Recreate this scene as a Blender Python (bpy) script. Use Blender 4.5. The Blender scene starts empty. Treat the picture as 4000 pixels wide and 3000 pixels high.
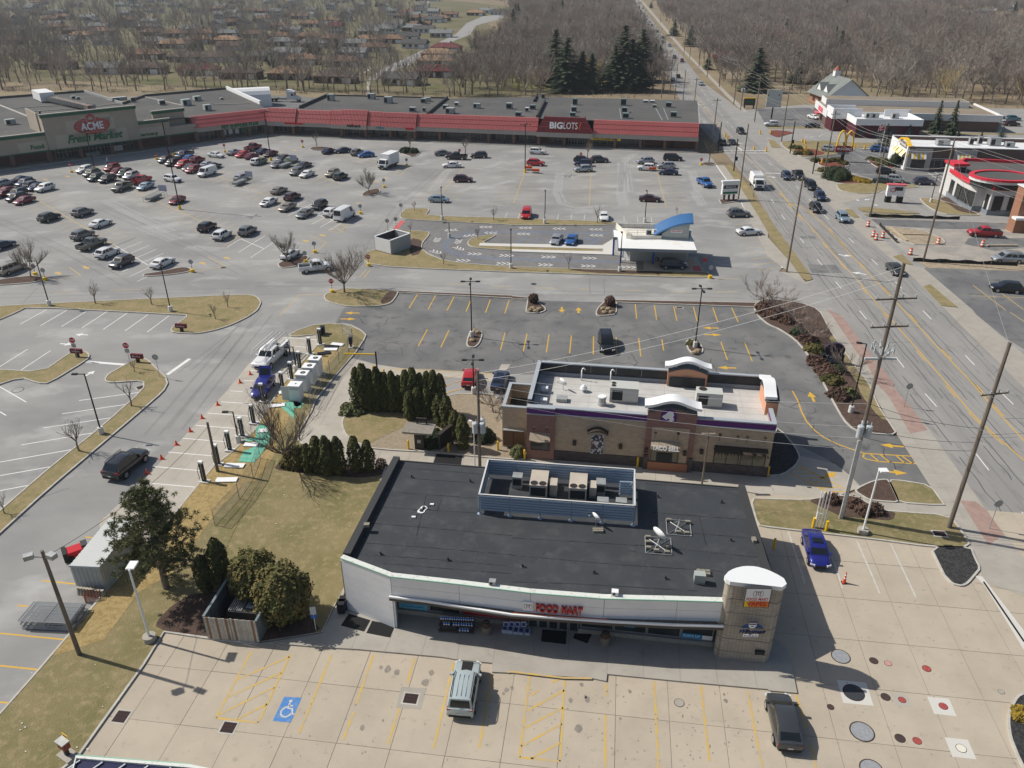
import bpy,bmesh,math,random
from mathutils import Vector,Matrix
random.seed(7)
S=bpy.context.scene
COL=S.collection
D=bpy.data
R=math.radians
FPX=3060.0
TILT=math.atan((1500+140)/FPX)
CAMH=45.0
cd=D.cameras.new("camera");cam=D.objects.new("camera",cd);COL.objects.link(cam)
cam.location=(0,0,CAMH);cam.rotation_euler=(math.pi/2-TILT,0,0)
cd.sensor_width=36;cd.lens=FPX/4000*36;cd.clip_start=.5;cd.clip_end=9000
S.camera=cam
S.render.resolution_x,S.render.resolution_y=1024,768
SUN_EL,SUN_DIR=R(45),Vector((-.954,.30))
w=D.worlds.new("World");S.world=w;w.use_nodes=True
wn=w.node_tree.nodes;wl=w.node_tree.links
for n in list(wn):wn.remove(n)
sky=wn.new("ShaderNodeTexSky");sky.sky_type='NISHITA';sky.sun_disc=False
sky.sun_elevation=SUN_EL;sky.sun_rotation=math.atan2(SUN_DIR.x,SUN_DIR.y)
sky.air_density=1.0;sky.dust_density=1.6;sky.ozone_density=1.0
bg=wn.new("ShaderNodeBackground");bg.inputs[1].default_value=.085
wo=wn.new("ShaderNodeOutputWorld")
wl.new(sky.outputs[0],bg.inputs[0]);wl.new(bg.outputs[0],wo.inputs[0])
sd=D.lights.new("sun",'SUN');sd.energy=4.6;sd.angle=R(.53);sd.color=(1,.955,.88)
sun=D.objects.new("sun",sd);COL.objects.link(sun)
sv=Vector((SUN_DIR.x*math.cos(SUN_EL),SUN_DIR.y*math.cos(SUN_EL),math.sin(SUN_EL)))
sun.rotation_euler=sv.to_track_quat('Z','Y').to_euler();sun.location=(-60,30,90)
S.view_settings.view_transform='Standard';S.view_settings.look='None'
S.view_settings.gamma=1;S.view_settings.use_curve_mapping=False
S.view_settings.exposure=0.0
S.cycles.max_bounces=5;S.cycles.diffuse_bounces=3;S.cycles.glossy_bounces=2
S.cycles.transparent_max_bounces=12;S.cycles.use_denoising=True
S.cycles.volume_bounces=0;S.cycles.transmission_bounces=2
_c,_s=math.cos(TILT),math.sin(TILT)
def G(u,v,z=0.0):
 x=(u-2000)/FPX;y=(v-1500)/FPX
 d=Vector((x,_c-y*_s,-_s-y*_c));t=(z-CAMH)/d.z
 return Vector((d.x*t,d.y*t,z))
def inview(p,m=60):
 d=Vector(p)-Vector((0,0,CAMH));zc=d.y*_c-d.z*_s
 if zc<1:return False
 u=2000+FPX*d.x/zc;v=1500+FPX*(-d.y*_s-d.z*_c)/zc
 return-m<u<4000+m and-m<v<3000+m
def px(tile,x,y):
 if tile=='o':return x*4000/2212,y*4000/2212
 if tile=='f':return x,y
 return int(tile[1])*1000+x/2.212,int(tile[0])*750+y/2.212
def pts(s,z=0.0):
 """'31:10,20 30,40 32:5,6' -> ground points (tile row+column of the 4x4 survey grid, then x,y inside the tile)"""
 out=[];tile='f'
 for tok in s.replace(':',': ').split():
  if tok.endswith(':'):tile=tok[:-1]
  else:
   x,y=tok.split(',');out.append(G(*px(tile,float(x),float(y)),z))
 return out
def at(s,z=0.0):return pts(s,z)[0]
def ang(s,z=0.0):
 a,b=pts(s,z)[:2];return math.atan2(b.y-a.y,b.x-a.x)
MATS={}
def _sock(n,*names):
 for k in names:
  if k in n.inputs:return n.inputs[k]
def mat(name,c1,c2=None,s=1.0,lo=.4,hi=.62,detail=5,c3=None,s3=8.0,lo3=.5,hi3=.7,rough=.85,bump=0.0,bs=None,spec=.25,metal=0.0,coat=0.0,space='pos',stretch=(1,1,1),alpha=1.0,emit=None,tr=0.0,vary=0.0):
 if name in MATS:return MATS[name]
 m=D.materials.new(name);m.use_nodes=True;MATS[name]=m
 nt=m.node_tree;N=nt.nodes;L=nt.links
 b=N["Principled BSDF"]
 b.inputs["Base Color"].default_value=(*c1,1);b.inputs["Roughness"].default_value=rough
 b.inputs["Metallic"].default_value=metal
 x=_sock(b,"Specular IOR Level","Specular")
 if x:x.default_value=spec
 x=_sock(b,"Coat Weight","Clearcoat")
 if x and coat:x.default_value=coat;_sock(b,"Coat Roughness","Clearcoat Roughness").default_value=.05
 if alpha<1:b.inputs["Alpha"].default_value=alpha
 if tr:b.inputs["Transmission Weight"].default_value=tr
 if emit:b.inputs["Emission Color"].default_value=(*emit,1);b.inputs["Emission Strength"].default_value=1
 m.diffuse_color=(*c1,1)
 if c2 or bump or c3 or vary:
  if space=='pos':
   g=N.new("ShaderNodeNewGeometry");vec=g.outputs["Position"]
  else:
   g=N.new("ShaderNodeTexCoord");vec=g.outputs["Object"]
  if tuple(stretch)!=(1,1,1):
   mp=N.new("ShaderNodeMapping");mp.inputs["Scale"].default_value=stretch
   L.new(vec,mp.inputs[0]);vec=mp.outputs[0]
  def nz(sc,det=detail,ro=.6):
   n=N.new("ShaderNodeTexNoise");n.inputs["Scale"].default_value=sc;n.inputs["Detail"].default_value=det
   n.inputs["Roughness"].default_value=ro;L.new(vec,n.inputs["Vector"]);return n.outputs[0]
  def rng(f,a,c):
   r=N.new("ShaderNodeMapRange");r.inputs[1].default_value=a;r.inputs[2].default_value=c
   L.new(f,r.inputs[0]);return r.outputs[0]
  cur=None
  def mix(f,A,B):
   k=N.new("ShaderNodeMix");k.data_type='RGBA'
   L.new(f,k.inputs[0])
   if isinstance(A,tuple):k.inputs[6].default_value=(*A,1)
   else:L.new(A,k.inputs[6])
   if isinstance(B,tuple):k.inputs[7].default_value=(*B,1)
   else:L.new(B,k.inputs[7])
   return k.outputs[2]
  cur=tuple(c1)
  if c2:cur=mix(rng(nz(s),lo,hi),cur,tuple(c2))
  if c3:cur=mix(rng(nz(s3),lo3,hi3),cur,tuple(c3))
  if vary:
   oi=N.new("ShaderNodeObjectInfo");r=N.new("ShaderNodeMapRange")
   r.inputs[3].default_value=1-vary;r.inputs[4].default_value=1+vary
   L.new(oi.outputs["Random"],r.inputs[0])
   k=N.new("ShaderNodeVectorMath");k.operation='SCALE'
   if isinstance(cur,tuple):k.inputs[0].default_value=cur
   else:L.new(cur,k.inputs[0])
   L.new(r.outputs[0],k.inputs["Scale"]);cur=k.outputs[0]
  if not isinstance(cur,tuple):L.new(cur,b.inputs["Base Color"])
  if bump:
   bp=N.new("ShaderNodeBump");bp.inputs["Strength"].default_value=1;bp.inputs["Distance"].default_value=bump
   L.new(nz(bs or s*4,6,.7),bp.inputs["Height"]);L.new(bp.outputs[0],b.inputs["Normal"])
 return m
def brick_mat(name,c1,c2,mortar,w=.2,h=.065,bump=.004,m_size=.008,off=.5):
 if name in MATS:return MATS[name]
 m=D.materials.new(name);m.use_nodes=True;MATS[name]=m
 nt=m.node_tree;N=nt.nodes;L=nt.links;b=N["Principled BSDF"]
 tc=N.new("ShaderNodeTexCoord");sp=N.new("ShaderNodeSeparateXYZ");ad=N.new("ShaderNodeMath");cb=N.new("ShaderNodeCombineXYZ")
 L.new(tc.outputs["Object"],sp.inputs[0]);L.new(sp.outputs[0],ad.inputs[0]);L.new(sp.outputs[1],ad.inputs[1])
 L.new(ad.outputs[0],cb.inputs[0]);L.new(sp.outputs[2],cb.inputs[1])
 t=N.new("ShaderNodeTexBrick");t.inputs["Scale"].default_value=1;t.inputs["Brick Width"].default_value=w
 t.inputs["Row Height"].default_value=h;t.inputs["Mortar Size"].default_value=m_size;t.offset=off
 t.inputs["Color1"].default_value=(*c1,1);t.inputs["Color2"].default_value=(*c2,1);t.inputs["Mortar"].default_value=(*mortar,1)
 L.new(cb.outputs[0],t.inputs[0])
 n=N.new("ShaderNodeTexNoise");n.inputs["Scale"].default_value=1.3;L.new(tc.outputs["Object"],n.inputs["Vector"])
 k=N.new("ShaderNodeMix");k.data_type='RGBA';k.blend_type='MULTIPLY';k.inputs[0].default_value=.22
 L.new(t.outputs["Color"],k.inputs[6]);L.new(n.outputs["Fac"],k.inputs[7]);L.new(k.outputs[2],b.inputs["Base Color"])
 b.inputs["Roughness"].default_value=.9
 bp=N.new("ShaderNodeBump");bp.inputs["Distance"].default_value=bump;bp.invert=True
 L.new(t.outputs["Fac"],bp.inputs["Height"]);L.new(bp.outputs[0],b.inputs["Normal"])
 return m
def flat(name,c,rough=.6,**k):return mat(name,c,rough=rough,**k)
class MB:
 def __init__(s):s.v=[];s.f=[];s.mi=[];s.M=Matrix();s.cur=0
 def add(s,vs,fs,m=None):
  o=len(s.v);M=s.M
  s.v+=[tuple(M@Vector(p))for p in vs]
  s.f+=[tuple(o+i for i in f)for f in fs];s.mi+=[s.cur if m is None else m]*len(fs)
  return s
 def poly(s,ps,m=None):return s.add([tuple(p)for p in ps],[tuple(range(len(ps)))],m)
 def box(s,x0,y0,z0,x1,y1,z1,m=None):
  return s.add([(x0,y0,z0),(x1,y0,z0),(x1,y1,z0),(x0,y1,z0),(x0,y0,z1),(x1,y0,z1),(x1,y1,z1),(x0,y1,z1)],[(0,3,2,1),(4,5,6,7),(0,1,5,4),(1,2,6,5),(2,3,7,6),(3,0,4,7)],m)
 def prism(s,ps,z0,z1,m=None):
  n=len(ps);A=sum(ps[i][0]*ps[(i+1)%n][1]-ps[(i+1)%n][0]*ps[i][1]for i in range(n))
  if A<0:ps=list(ps)[::-1]
  vs=[(p[0],p[1],z0)for p in ps]+[(p[0],p[1],z1)for p in ps]
  return s.add(vs,[tuple(range(n))[::-1],tuple(range(n,2*n))]+[(i,(i+1)%n,n+(i+1)%n,n+i)for i in range(n)],m)
 def se(s,ps,z,m=None):
  n=len(ps);A=sum(ps[i][0]*ps[(i+1)%n][1]-ps[(i+1)%n][0]*ps[i][1]for i in range(n))
  if A<0:ps=list(ps)[::-1]
  return s.add([(p[0],p[1],z)for p in ps],[tuple(range(n))],m)
 def tu(s,path,r,n=6,m=None,caps=True):
  if not isinstance(r,(list,tuple)):r=[r]*len(path)
  P=[Vector(p)for p in path];vs=[];fs=[]
  for i,p in enumerate(P):
   t=(P[min(i+1,len(P)-1)]-P[max(i-1,0)]).normalized()
   a=t.cross(Vector((0,0,1))if abs(t.z)<.9 else Vector((1,0,0))).normalized();b=a.cross(t)
   for k in range(n):
    q=2*math.pi*k/n;vs.append(tuple(p+(a*math.cos(q)+b*math.sin(q))*r[i]))
  for i in range(len(P)-1):
   for k in range(n):fs.append((i*n+k,i*n+(k+1)%n,(i+1)*n+(k+1)%n,(i+1)*n+k))
  if caps:fs+=[tuple(range(n))[::-1],tuple(range((len(P)-1)*n,len(P)*n))]
  return s.add(vs,fs,m)
 def cyl(s,x,y,z0,z1,r0,r1=None,n=12,m=None):
  r1=r0 if r1 is None else r1
  vs=[(x+r0*math.cos(2*math.pi*k/n),y+r0*math.sin(2*math.pi*k/n),z0)for k in range(n)]
  vs+=[(x+r1*math.cos(2*math.pi*k/n),y+r1*math.sin(2*math.pi*k/n),z1)for k in range(n)]
  return s.add(vs,[tuple(range(n))[::-1],tuple(range(n,2*n))]+[(k,(k+1)%n,n+(k+1)%n,n+k)for k in range(n)],m)
 def disc(s,c,axis,r,t,n=14,m=None):
  """flat round body centred at c along an axis"""
  a=Vector(axis).normalized();c=Vector(c);return s.tu([c-a*t/2,c+a*t/2],r,n,m)
 def rb9(s,path,w,z,closed=False,m=None,z0=None):
  P=[Vector((p[0],p[1]))for p in path];n=len(P);A=[];B=[]
  for i in range(n):
   if closed:t=P[(i+1)%n]-P[i-1]
   else:t=P[min(i+1,n-1)]-P[max(i-1,0)]
   if t.length<1e-6:t=Vector((1,0))
   t.normalize();q=Vector((-t.y,t.x))*w/2;A.append(P[i]+q);B.append(P[i]-q)
  k=n if closed else n-1
  top=[(p.x,p.y,z)for p in A]+[(p.x,p.y,z)for p in B]
  fs=[(i,n+i,n+(i+1)%n,(i+1)%n)for i in range(k)]
  if z0 is None:return s.add(top,fs,m)
  vs=top+[(p.x,p.y,z0)for p in A]+[(p.x,p.y,z0)for p in B]
  fs+=[(2*n+i,i,(i+1)%n,2*n+(i+1)%n)for i in range(k)]
  fs+=[(n+i,3*n+i,3*n+(i+1)%n,n+(i+1)%n)for i in range(k)]
  if not closed:fs+=[(0,2*n,3*n,n),(n-1,2*n-1,4*n-1,3*n-1)]
  return s.add(vs,fs,m)
 def mesh(s,name,mats):
  me=D.meshes.new(name);me.from_pydata(s.v,[],s.f)
  for m in(mats if isinstance(mats,(list,tuple))else[mats]):me.materials.append(m)
  if any(s.mi):me.polygons.foreach_set("material_index",s.mi)
  me.update();return me
 def bd9(s,name,mats,parent=None,loc=None,rz=0,smooth=False):
  return obj(name,s.mesh(name,mats),parent,loc,rz,smooth)
def obj(name,me,parent=None,loc=None,rz=0,smooth=False):
 o=D.objects.new(name,me);COL.objects.link(o)
 if parent:o.parent=parent
 if loc is not None:o.location=loc
 if rz:o.rotation_euler.z=rz
 if smooth and me:
  me.polygons.foreach_set("use_smooth",[True]*len(me.polygons))
  if smooth is not True:me.set_sharp_from_angle(angle=R(smooth))
 return o
THINGS=[]
def tag(o,label,cat,group=None):
 o["label"]=label;o["category"]=cat
 if group:o["group"]=group
 THINGS.append(o);return o
def tn(name,label,cat,loc=(0,0,0),rz=0,group=None):
 o=D.objects.new(name,None);COL.objects.link(o);o.location=loc;o.rotation_euler.z=rz;o.empty_display_size=.3
 return tag(o,label,cat,group)
def struct(o):o["kind"]="structure";return o
def stuff(o):o["kind"]="stuff";return o
def kids(root):
 return[c for c in D.objects if c.parent==root]
KIDS={}
def proto_tree(root):
 """remember a thing's tree so that copies are quick"""
 t=[(c,[(d,None)for d in kids(c)])for c in kids(root)];KIDS[root.name]=t;return root
def dup(root,loc,rz=0,scale=None,label=None,group=None,swap=None):
 r=root.copy();COL.objects.link(r);r.location=loc;r.rotation_euler.z=rz
 if scale is not None:r.scale=(scale,)*3 if not isinstance(scale,tuple)else scale
 if label:r["label"]=label
 if group:r["group"]=group
 THINGS.append(r)
 for c,gs in KIDS.get(root.name,()):
  k=c.copy();COL.objects.link(k);k.parent=r
  if swap:
   for sl in k.material_slots:
    if sl.link=='OBJECT':sl.material=swap
  for d,_ in gs:
   e=d.copy();COL.objects.link(e);e.parent=k
 return r
def tx(name,body,size,mats,parent,M,ext=.02,bold=0.0,shear=0.0,align='CENTER',space=1.0,fit=None,ht=None):
 cu=D.curves.new(name,'FONT');cu.body=body;cu.size=size;cu.extrude=ext;cu.offset=bold;cu.shear=shear
 cu.align_x=align;cu.align_y='CENTER';cu.space_character=space;cu.resolution_u=3
 t=D.objects.new(name,cu);COL.objects.link(t);dg=bpy.context.evaluated_depsgraph_get()
 me=D.meshes.new_from_object(t.evaluated_get(dg));D.objects.remove(t);D.curves.remove(cu)
 xs=[v.co.x for v in me.vertices]or[0,1];ys=[v.co.y for v in me.vertices]or[0,1]
 sx=fit/(max(xs)-min(xs))if fit else 1;sy=ht/(max(ys)-min(ys))if ht else(sx if fit else 1)
 me.transform(M@Matrix.Diagonal((sx,sy,1,1)));me.materials.clear()
 for m in(mats if isinstance(mats,(list,tuple))else[mats]):me.materials.append(m)
 return obj(name,me,parent)
def fM(o,right,up=(0,0,1)):
 """text plane with its origin at o, reading along 'right'"""
 r=Vector(right).normalized();u=Vector(up).normalized();n=r.cross(u)
 return Matrix(((r.x,u.x,n.x,o[0]),(r.y,u.y,n.y,o[1]),(r.z,u.z,n.z,o[2]),(0,0,0,1)))
qm=mat("leaf_litter",(.255,.20,.125),(.185,.145,.095),s=.05,c3=(.25,.215,.12),s3=.012,rough=1,bump=.05,bs=1.5)
Zz=mat("yard_grass",(.142,.122,.066),(.112,.116,.045),s=.035,lo=.35,hi=.7,c3=(.19,.155,.095),s3=.03,lo3=.45,hi3=.7,rough=1)
ZB=mat("worn_asphalt",(.300,.292,.276),(.228,.223,.214),s=.06,lo=.40,hi=.66,c3=(.40,.39,.37),s3=.11,lo3=.54,hi3=.74,rough=.9,bump=.006,bs=3,stretch=(1,1.6,1))
qn=mat("sealed_asphalt",(.135,.135,.133),(.205,.20,.19),s=.16,lo=.38,hi=.68,c3=(.085,.086,.088),s3=.55,lo3=.55,hi3=.75,rough=.85,bump=.008,bs=6)
Qt=mat("blue_grey_asphalt",(.14,.14,.142),(.19,.188,.18),s=.1,c3=(.11,.11,.112),s3=.5,rough=.88,bump=.006,bs=5)
qo=mat("fresh_asphalt",(.17,.165,.16),(.20,.195,.187),s=.12,c3=(.145,.14,.138),s3=.8,rough=.88,bump=.006,bs=6)
qp=mat("road_asphalt",(.255,.245,.230),(.30,.288,.268),s=.12,c3=(.175,.17,.163),s3=.5,lo3=.55,hi3=.75,rough=.88,bump=.005,bs=5,stretch=(3,.5,1))
Za=mat("lane_concrete_grey",(.30,.29,.27),(.265,.255,.24),s=.15,c3=(.345,.33,.31),s3=.5,rough=.9,bump=.004,bs=5,stretch=(.8,2,1))
qr=mat("slab_concrete",(.45,.387,.302),(.395,.34,.266),s=.35,lo=.4,hi=.7,c3=(.30,.265,.215),s3=1.6,lo3=.6,hi3=.8,rough=.9,bump=.004,bs=9,vary=.03)
QK=mat("pale_concrete",(.43,.395,.335),(.375,.34,.285),s=.3,c3=(.32,.29,.245),s3=1.2,lo3=.6,hi3=.8,rough=.9,bump=.004,bs=9,vary=.05)
Qi=mat("walk_concrete",(.39,.36,.31),(.35,.32,.275),s=.5,c3=(.30,.275,.235),s3=2,lo3=.6,hi3=.8,rough=.9,bump=.003,bs=12,vary=.05)
Qx=mat("joint_filler",(.25,.225,.19),(.20,.18,.15),s=2,rough=1)
Zd=flat("new_concrete",(.58,.56,.51),.9)
Zf=mat("kerb_concrete",(.50,.475,.42),(.42,.395,.35),s=1.2,c3=(.30,.28,.25),s3=4,lo3=.6,hi3=.8,rough=.9,bump=.004,bs=15)
Qh=mat("dormant_grass",(.29,.225,.12),(.20,.178,.078),s=.55,lo=.36,hi=.66,c3=(.36,.28,.165),s3=3,lo3=.52,hi3=.75,rough=1,bump=.05,bs=9)
Zg=mat("lawn_grass",(.25,.205,.105),(.165,.152,.062),s=.22,lo=.40,hi=.72,c3=(.32,.255,.14),s3=1.6,lo3=.5,hi3=.72,rough=1,bump=.07,bs=7)
Qd=mat("bark_mulch",(.085,.055,.042),(.12,.08,.062),s=3,c3=(.05,.034,.028),s3=11,rough=1,bump=.06,bs=14)
QC=mat("red_mulch",(.20,.062,.042),(.15,.05,.036),s=2,rough=1,bump=.05,bs=12)
qs=mat("straw",(.40,.30,.135),(.30,.215,.09),s=2.5,c3=(.18,.125,.06),s3=9,lo3=.55,hi3=.72,rough=1,bump=.05,bs=14)
qt=mat("tan_gravel",(.33,.265,.185),(.24,.19,.13),s=4,c3=(.42,.36,.28),s3=14,rough=1,bump=.05,bs=18)
Zh=mat("black_rock",(.035,.034,.034),(.075,.073,.072),s=5,c3=(.015,.015,.015),s3=11,rough=.95,bump=.08,bs=10)
Zi=mat("construction_sand",(.36,.29,.20),(.28,.22,.15),s=.6,c3=(.43,.37,.28),s3=2,rough=1,bump=.05,bs=5)
qu=mat("red_paver",(.36,.25,.21),(.30,.205,.17),s=1.2,rough=.95,bump=.004,bs=10)
Qn=mat("yellow_paint",(.62,.37,.045),(.50,.31,.07),s=3,lo=.5,hi=.75,rough=.7)
Ql=mat("worn_yellow_paint",(.56,.38,.10),(.42,.35,.24),s=1.6,lo=.42,hi=.68,rough=.8)
Qf=mat("white_paint",(.72,.71,.68),(.58,.57,.54),s=2,lo=.5,hi=.75,rough=.7)
QD=mat("worn_white_paint",(.55,.53,.49),(.44,.42,.38),s=1.4,lo=.42,hi=.7,rough=.8)
Zj=mat("blue_paint",(.07,.21,.50),(.16,.27,.44),s=3,lo=.45,hi=.7,rough=.7)
ZE=mat("red_paint",(.60,.09,.09),(.52,.15,.14),s=3,rough=.7)
Zk=flat("crack_tar",(.055,.055,.058),.7)
ZG=mat("old_crack_tar",(.10,.10,.10),(.13,.128,.125),s=2,rough=.8)
qv=mat("rusty_iron",(.075,.045,.035),(.05,.034,.028),s=6,rough=.8,metal=.3)
qw=flat("grate_iron",(.055,.032,.03),.75)
QM=flat("drain_pit",(.012,.011,.011),.9)
def smooth_pts(P,n=1):
 for _ in range(n):
  Q=[]
  for i in range(len(P)):
   a,b=P[i],P[(i+1)%len(P)]
   if(a-b).length<.6:Q.append(a);continue
   Q+=[a*.8+b*.2,a*.2+b*.8]
  P=Q
 return P
def se(name,P,z,m,thick=.0):
 if isinstance(P,str):P=pts(P)
 b=MB()
 if thick:b.prism(P,z-thick,z)
 else:b.se(P,z)
 return struct(b.bd9(name,m))
def il(name,s,m,z=.11,kerb=True,km=None,kw=.17,rnd=1,kh=.15):
 P=pts(s)if isinstance(s,str)else s
 P=smooth_pts(P,rnd)if rnd else P
 o=se(name,P,z,m)
 if kerb:
  b=MB();b.rb9(P,kw,kh,closed=True,z0=-.02);b.bd9("kerb",km or Zf,o)
 return o
ground=struct(MB().se([(-3500,-300),(3500,-300),(3500,6500),(-3500,6500)],-.08).bd9("ground",qm))
yard=se("neighbourhood_lawn","00:-300,700 700,700 2212,775 01:1000,800 2000,840 02:700,800 640,560 01:2150,330 2000,200 2212,60 1500,-20 00:-300,-10",-.05,Zz)
parking=se("parking_lot",[Vector(p)for p in((-190,140),(-125,200),(-92,228),(-74,243),(51,219))]+pts("02:1620,1325 1700,1330 1775,1432 1890,1600 12:1985,95 2212,465 13:125,655 95,690 200,720 330,800 560,980 23:600,400 33:0,2000 30:0,2600 00:-1500,2600"),.0,ZB)
dark_lot=se("taco_parking_lot","11:1235,868 2212,922 12:0,932 890,955 2090,1000 2130,1080 2212,1148 13:100,1190 230,1275 320,1375 470,1625 23:560,155 650,315 740,405 880,435 1115,450 1400,880 1150,835 980,828 900,842 800,888 720,800 590,690 0,400 12:1000,1600 11:2100,1570 1300,1540 1040,1490 830,1430 950,1240 900,1180 820,1140 750,1130 690,1140 770,1000 1050,990 1140,975",.012,qn)
lane=se("drive_through_lane","11:830,1440 640,1659 21:660,0 480,240 370,430 400,520 800,720 1120,790 22:0,900 2050,1010 23:0,1005 340,1012 590,975 800,890 720,800 580,690 0,560 22:2212,560 0,500 21:2212,480 980,400 870,100 11:1200,1659 1300,1560 2212,1660 2130,1585 2200,1490 2120,1490 2080,1572 1300,1530 1040,1490",.02,QK)
ev=se("charging_bay","20:860,1200 1270,800 1960,60 z:100,760 640,300 1290,260 1320,420 1000,780 700,1170 20:2212,400 1850,725 1570,1070 1300,1400 900,1659".replace("z:","11:").replace("11:100,760 640,300 1290,260 1320,420 1000,780 700,1170","f:972,1422 1095,1318 1241,1309 1248,1345 1176,1426 1108,1514"),.02,QK)
brew_lane=se("coffee_lane","11:1290,240 2212,290 12:890,290 870,420 780,470 0,460 11:1935,452 12:0,500 790,545 1130,560 1140,690 0,640 11:1640,600 1430,490 1500,370 1200,330",.012,qo)
LE=pts("02:1005,-60 1015,0 1090,170 1190,330 1290,480 1375,700 1450,860 1610,1080 1720,1200 1850,1330 2060,1590 13:0,215 395,760 650,1085 23:1085,30 1395,400 1790,960 2045,1305 2500,1860")
RE=pts("02:1070,-60 1090,0 1205,170 1320,330 1470,480 1640,700 1760,860 1960,1080 2070,1200 2200,1330 03:330,1590 13:640,215 1275,760 1600,1085 2160,1640 2600,2050 3200,2600 3800,3150 4800,4100")
def rfrac(i0,f):
 n=len(LE)-1;k=min(int(i0),n-1);t=i0-k
 return(LE[k].lerp(LE[k+1],t)).lerp(RE[k].lerp(RE[k+1],t),f)
road=se("road",LE+RE[::-1],.006,qp)
west_walk=se("west_pavement","02:1770,1430 1835,1430 12:2000,0 2130,210 2212,350 13:0,395 200,615 320,780 395,760 650,1085 23:1085,30 1395,400 1790,960 2045,1305 2500,1860 33:2300,200 1850,50 23:1830,1600 1760,1430 1660,1270 1560,1150 1520,1050 1400,880 1110,430 860,0 13:640,1340 530,1190 440,1020 280,850 95,690 195,700 12:2212,560 1985,95 02:1890,1600",.05,Qi,.06)
verge=il("grass_verge","02:1835,1430 1900,1425 2080,1659 12:2090,60 2212,190 13:0,215 220,520 395,755 320,775 240,665 0,370 12:2212,345 2000,0",Qh,.09,kerb=False)
for s in("13:500,1010 640,1075 830,1330 1090,1659 23:1080,30 1265,240 1380,400 1230,430 1150,300 1050,120 940,0 13:860,1500 760,1380 640,1200 560,1080","23:1660,1010 1790,1020 1870,1075 2040,1305 1900,1395 1780,1200"):
 se("brick_pavement",s,.056,qu)
apron=se("driveway_apron","13:100,690 330,795 395,760 520,890 640,1080 440,1020 280,950 0,900 12:2150,880 2212,700",.054,Za)
east=se("east_lot",RE[5:9]+pts("02:2060,1190 2212,1370 03:330,1590 13:640,215 1275,760 1600,1085 2160,1640 2600,2050 4500,2050 03:4500,1300 3200,900 2212,940 300,905 0,930 02:1980,955"),.0,Za)
mcd_lot=se("restaurant_lot","03:480,1340 760,1290 950,1285 1350,1230 2600,1280 2600,1659 1290,1600 950,1560 720,1490 400,1490 330,1440 300,1370",.008,Qt)
pastor_lot=se("back_lot","03:-100,940 360,930 560,1020 620,1120 250,1110 0,1110",.008,Qt)
east_walk=se("east_pavement",RE[9:14]+pts("13:2160,1640 2600,2050 3500,2500 3500,2000 2400,1560 2040,1265 1800,1060 1755,1010 1340,655 1260,640 1010,425 800,210 690,130 640,100 03:1060,1650 600,1490 400,1400 130,1290 0,1180 02:2212,1150"),.02,Qi)
for s in("03:0,1205 60,1220 115,1280 30,1275","13:665,150 720,150 790,220 740,222 685,190","13:1080,560 1160,540 1255,637 1180,620","13:1340,820 1400,800 1640,1000 1500,985","03:330,1560? 400,1600".split()[0]+" 520,1590 420,1480"):
 try:il("grass_verge",s,Qh,.09,kerb=False,rnd=0)
 except Exception:pass
dark_bay=se("side_parking_lot","13:1370,655 2700,700 2700,1650 2040,1255 1800,1060 1760,1010 1345,660",.03,Qt)
site=se("construction_site","13:880,232 2600,270 2600,640 1330,600 1230,560 960,330",.028,Zi if False else mat("dusty_asphalt",(.36,.33,.29),(.27,.25,.225),s=.12,c3=(.42,.37,.30),s3=.4,rough=.95,bump=.01,bs=3))
se("fresh_asphalt_strip","13:890,235 2600,285 2600,330 1500,320 960,290",.034,Qt)
se("fresh_asphalt_strip","13:1730,400 2212,400 2300,470 1960,510 1700,450",.034,Qt)
il("sand_bed","13:962,300 1330,330 1500,405 1530,440 1480,460 1210,455",Zi,.1)
se("dirt_strip","13:1300,600 2600,640 2600,700 1370,655",.034,Zi)
il("grass_island","13:1310,62 1335,55 1430,60 1650,120 1850,205 1700,205 1500,190 1380,130",Qh,.11)
il("mulch_bed","13:1480,60 1540,40 1640,110 1830,170 1790,195 1640,170 1560,110",Qd,.125,kerb=False)
il("grass_island","13:765,140 840,130 1310,182 1300,192 830,180",Qh,.09,kerb=False)
il("grass_island","13:815,186 1300,200 1330,228 880,222",Qh,.09,kerb=False)
il("grass_island","03:585,1590 930,1588 1290,1602 1300,1620 1000,1640 950,1659 13:955,10 800,20 660,0 03:610,1640",Qh,.11)
il("mulch_bed","03:455,1500 560,1505 700,1500 905,1585 800,1590 600,1580 500,1540",QC,.125,kerb=False)
il("grass_island","03:390,1480 455,1462 560,1478 700,1425 690,1445 600,1440 480,1450",Qh,.1)
il("mulch_bed","03:440,1400 640,1385 705,1435 640,1445 470,1440 430,1420",QC,.11)
il("grass_island","03:105,1222 500,1218 600,1232 960,1240 1000,1262 720,1283 590,1335 390,1357 260,1352 130,1270",Qh,.11)
il("mulch_bed","03:215,1290 400,1290 510,1330 390,1352 270,1345",QC,.125,kerb=False)
il("mulch_bed","03:850,1385 880,1370 1000,1375 1110,1420 1090,1460 950,1455",QC,.11)
il("grass_island","03:0,1155 40,1125 170,1135 230,1150 160,1165 80,1190",QC,.1,kerb=False)
se("grass_verge","03:1300,1140 2300,1155 2300,1165 1290,1160",.03,Qh)
se("grass_verge","03:0,1098 300,1095 500,1100 480,1112 0,1112",.03,Qh)
il("grass_island","10:-120,1000 0,990 700,955 1440,920 2130,890 11:0,905 45,955 20,1010 10:2212,1035 2130,1090 1980,1160 1850,1200 1700,1228 1500,1220 1478,1195 1500,1165 1640,1068 1500,1062 240,995 130,1050 0,1105 -120,1150",Qh)
il("grass_island","10:-160,1530 370,1562 590,1405 650,1383 740,1383 775,1415 755,1455 420,1659 330,1655 180,1605 -160,1720",Qh)
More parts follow.
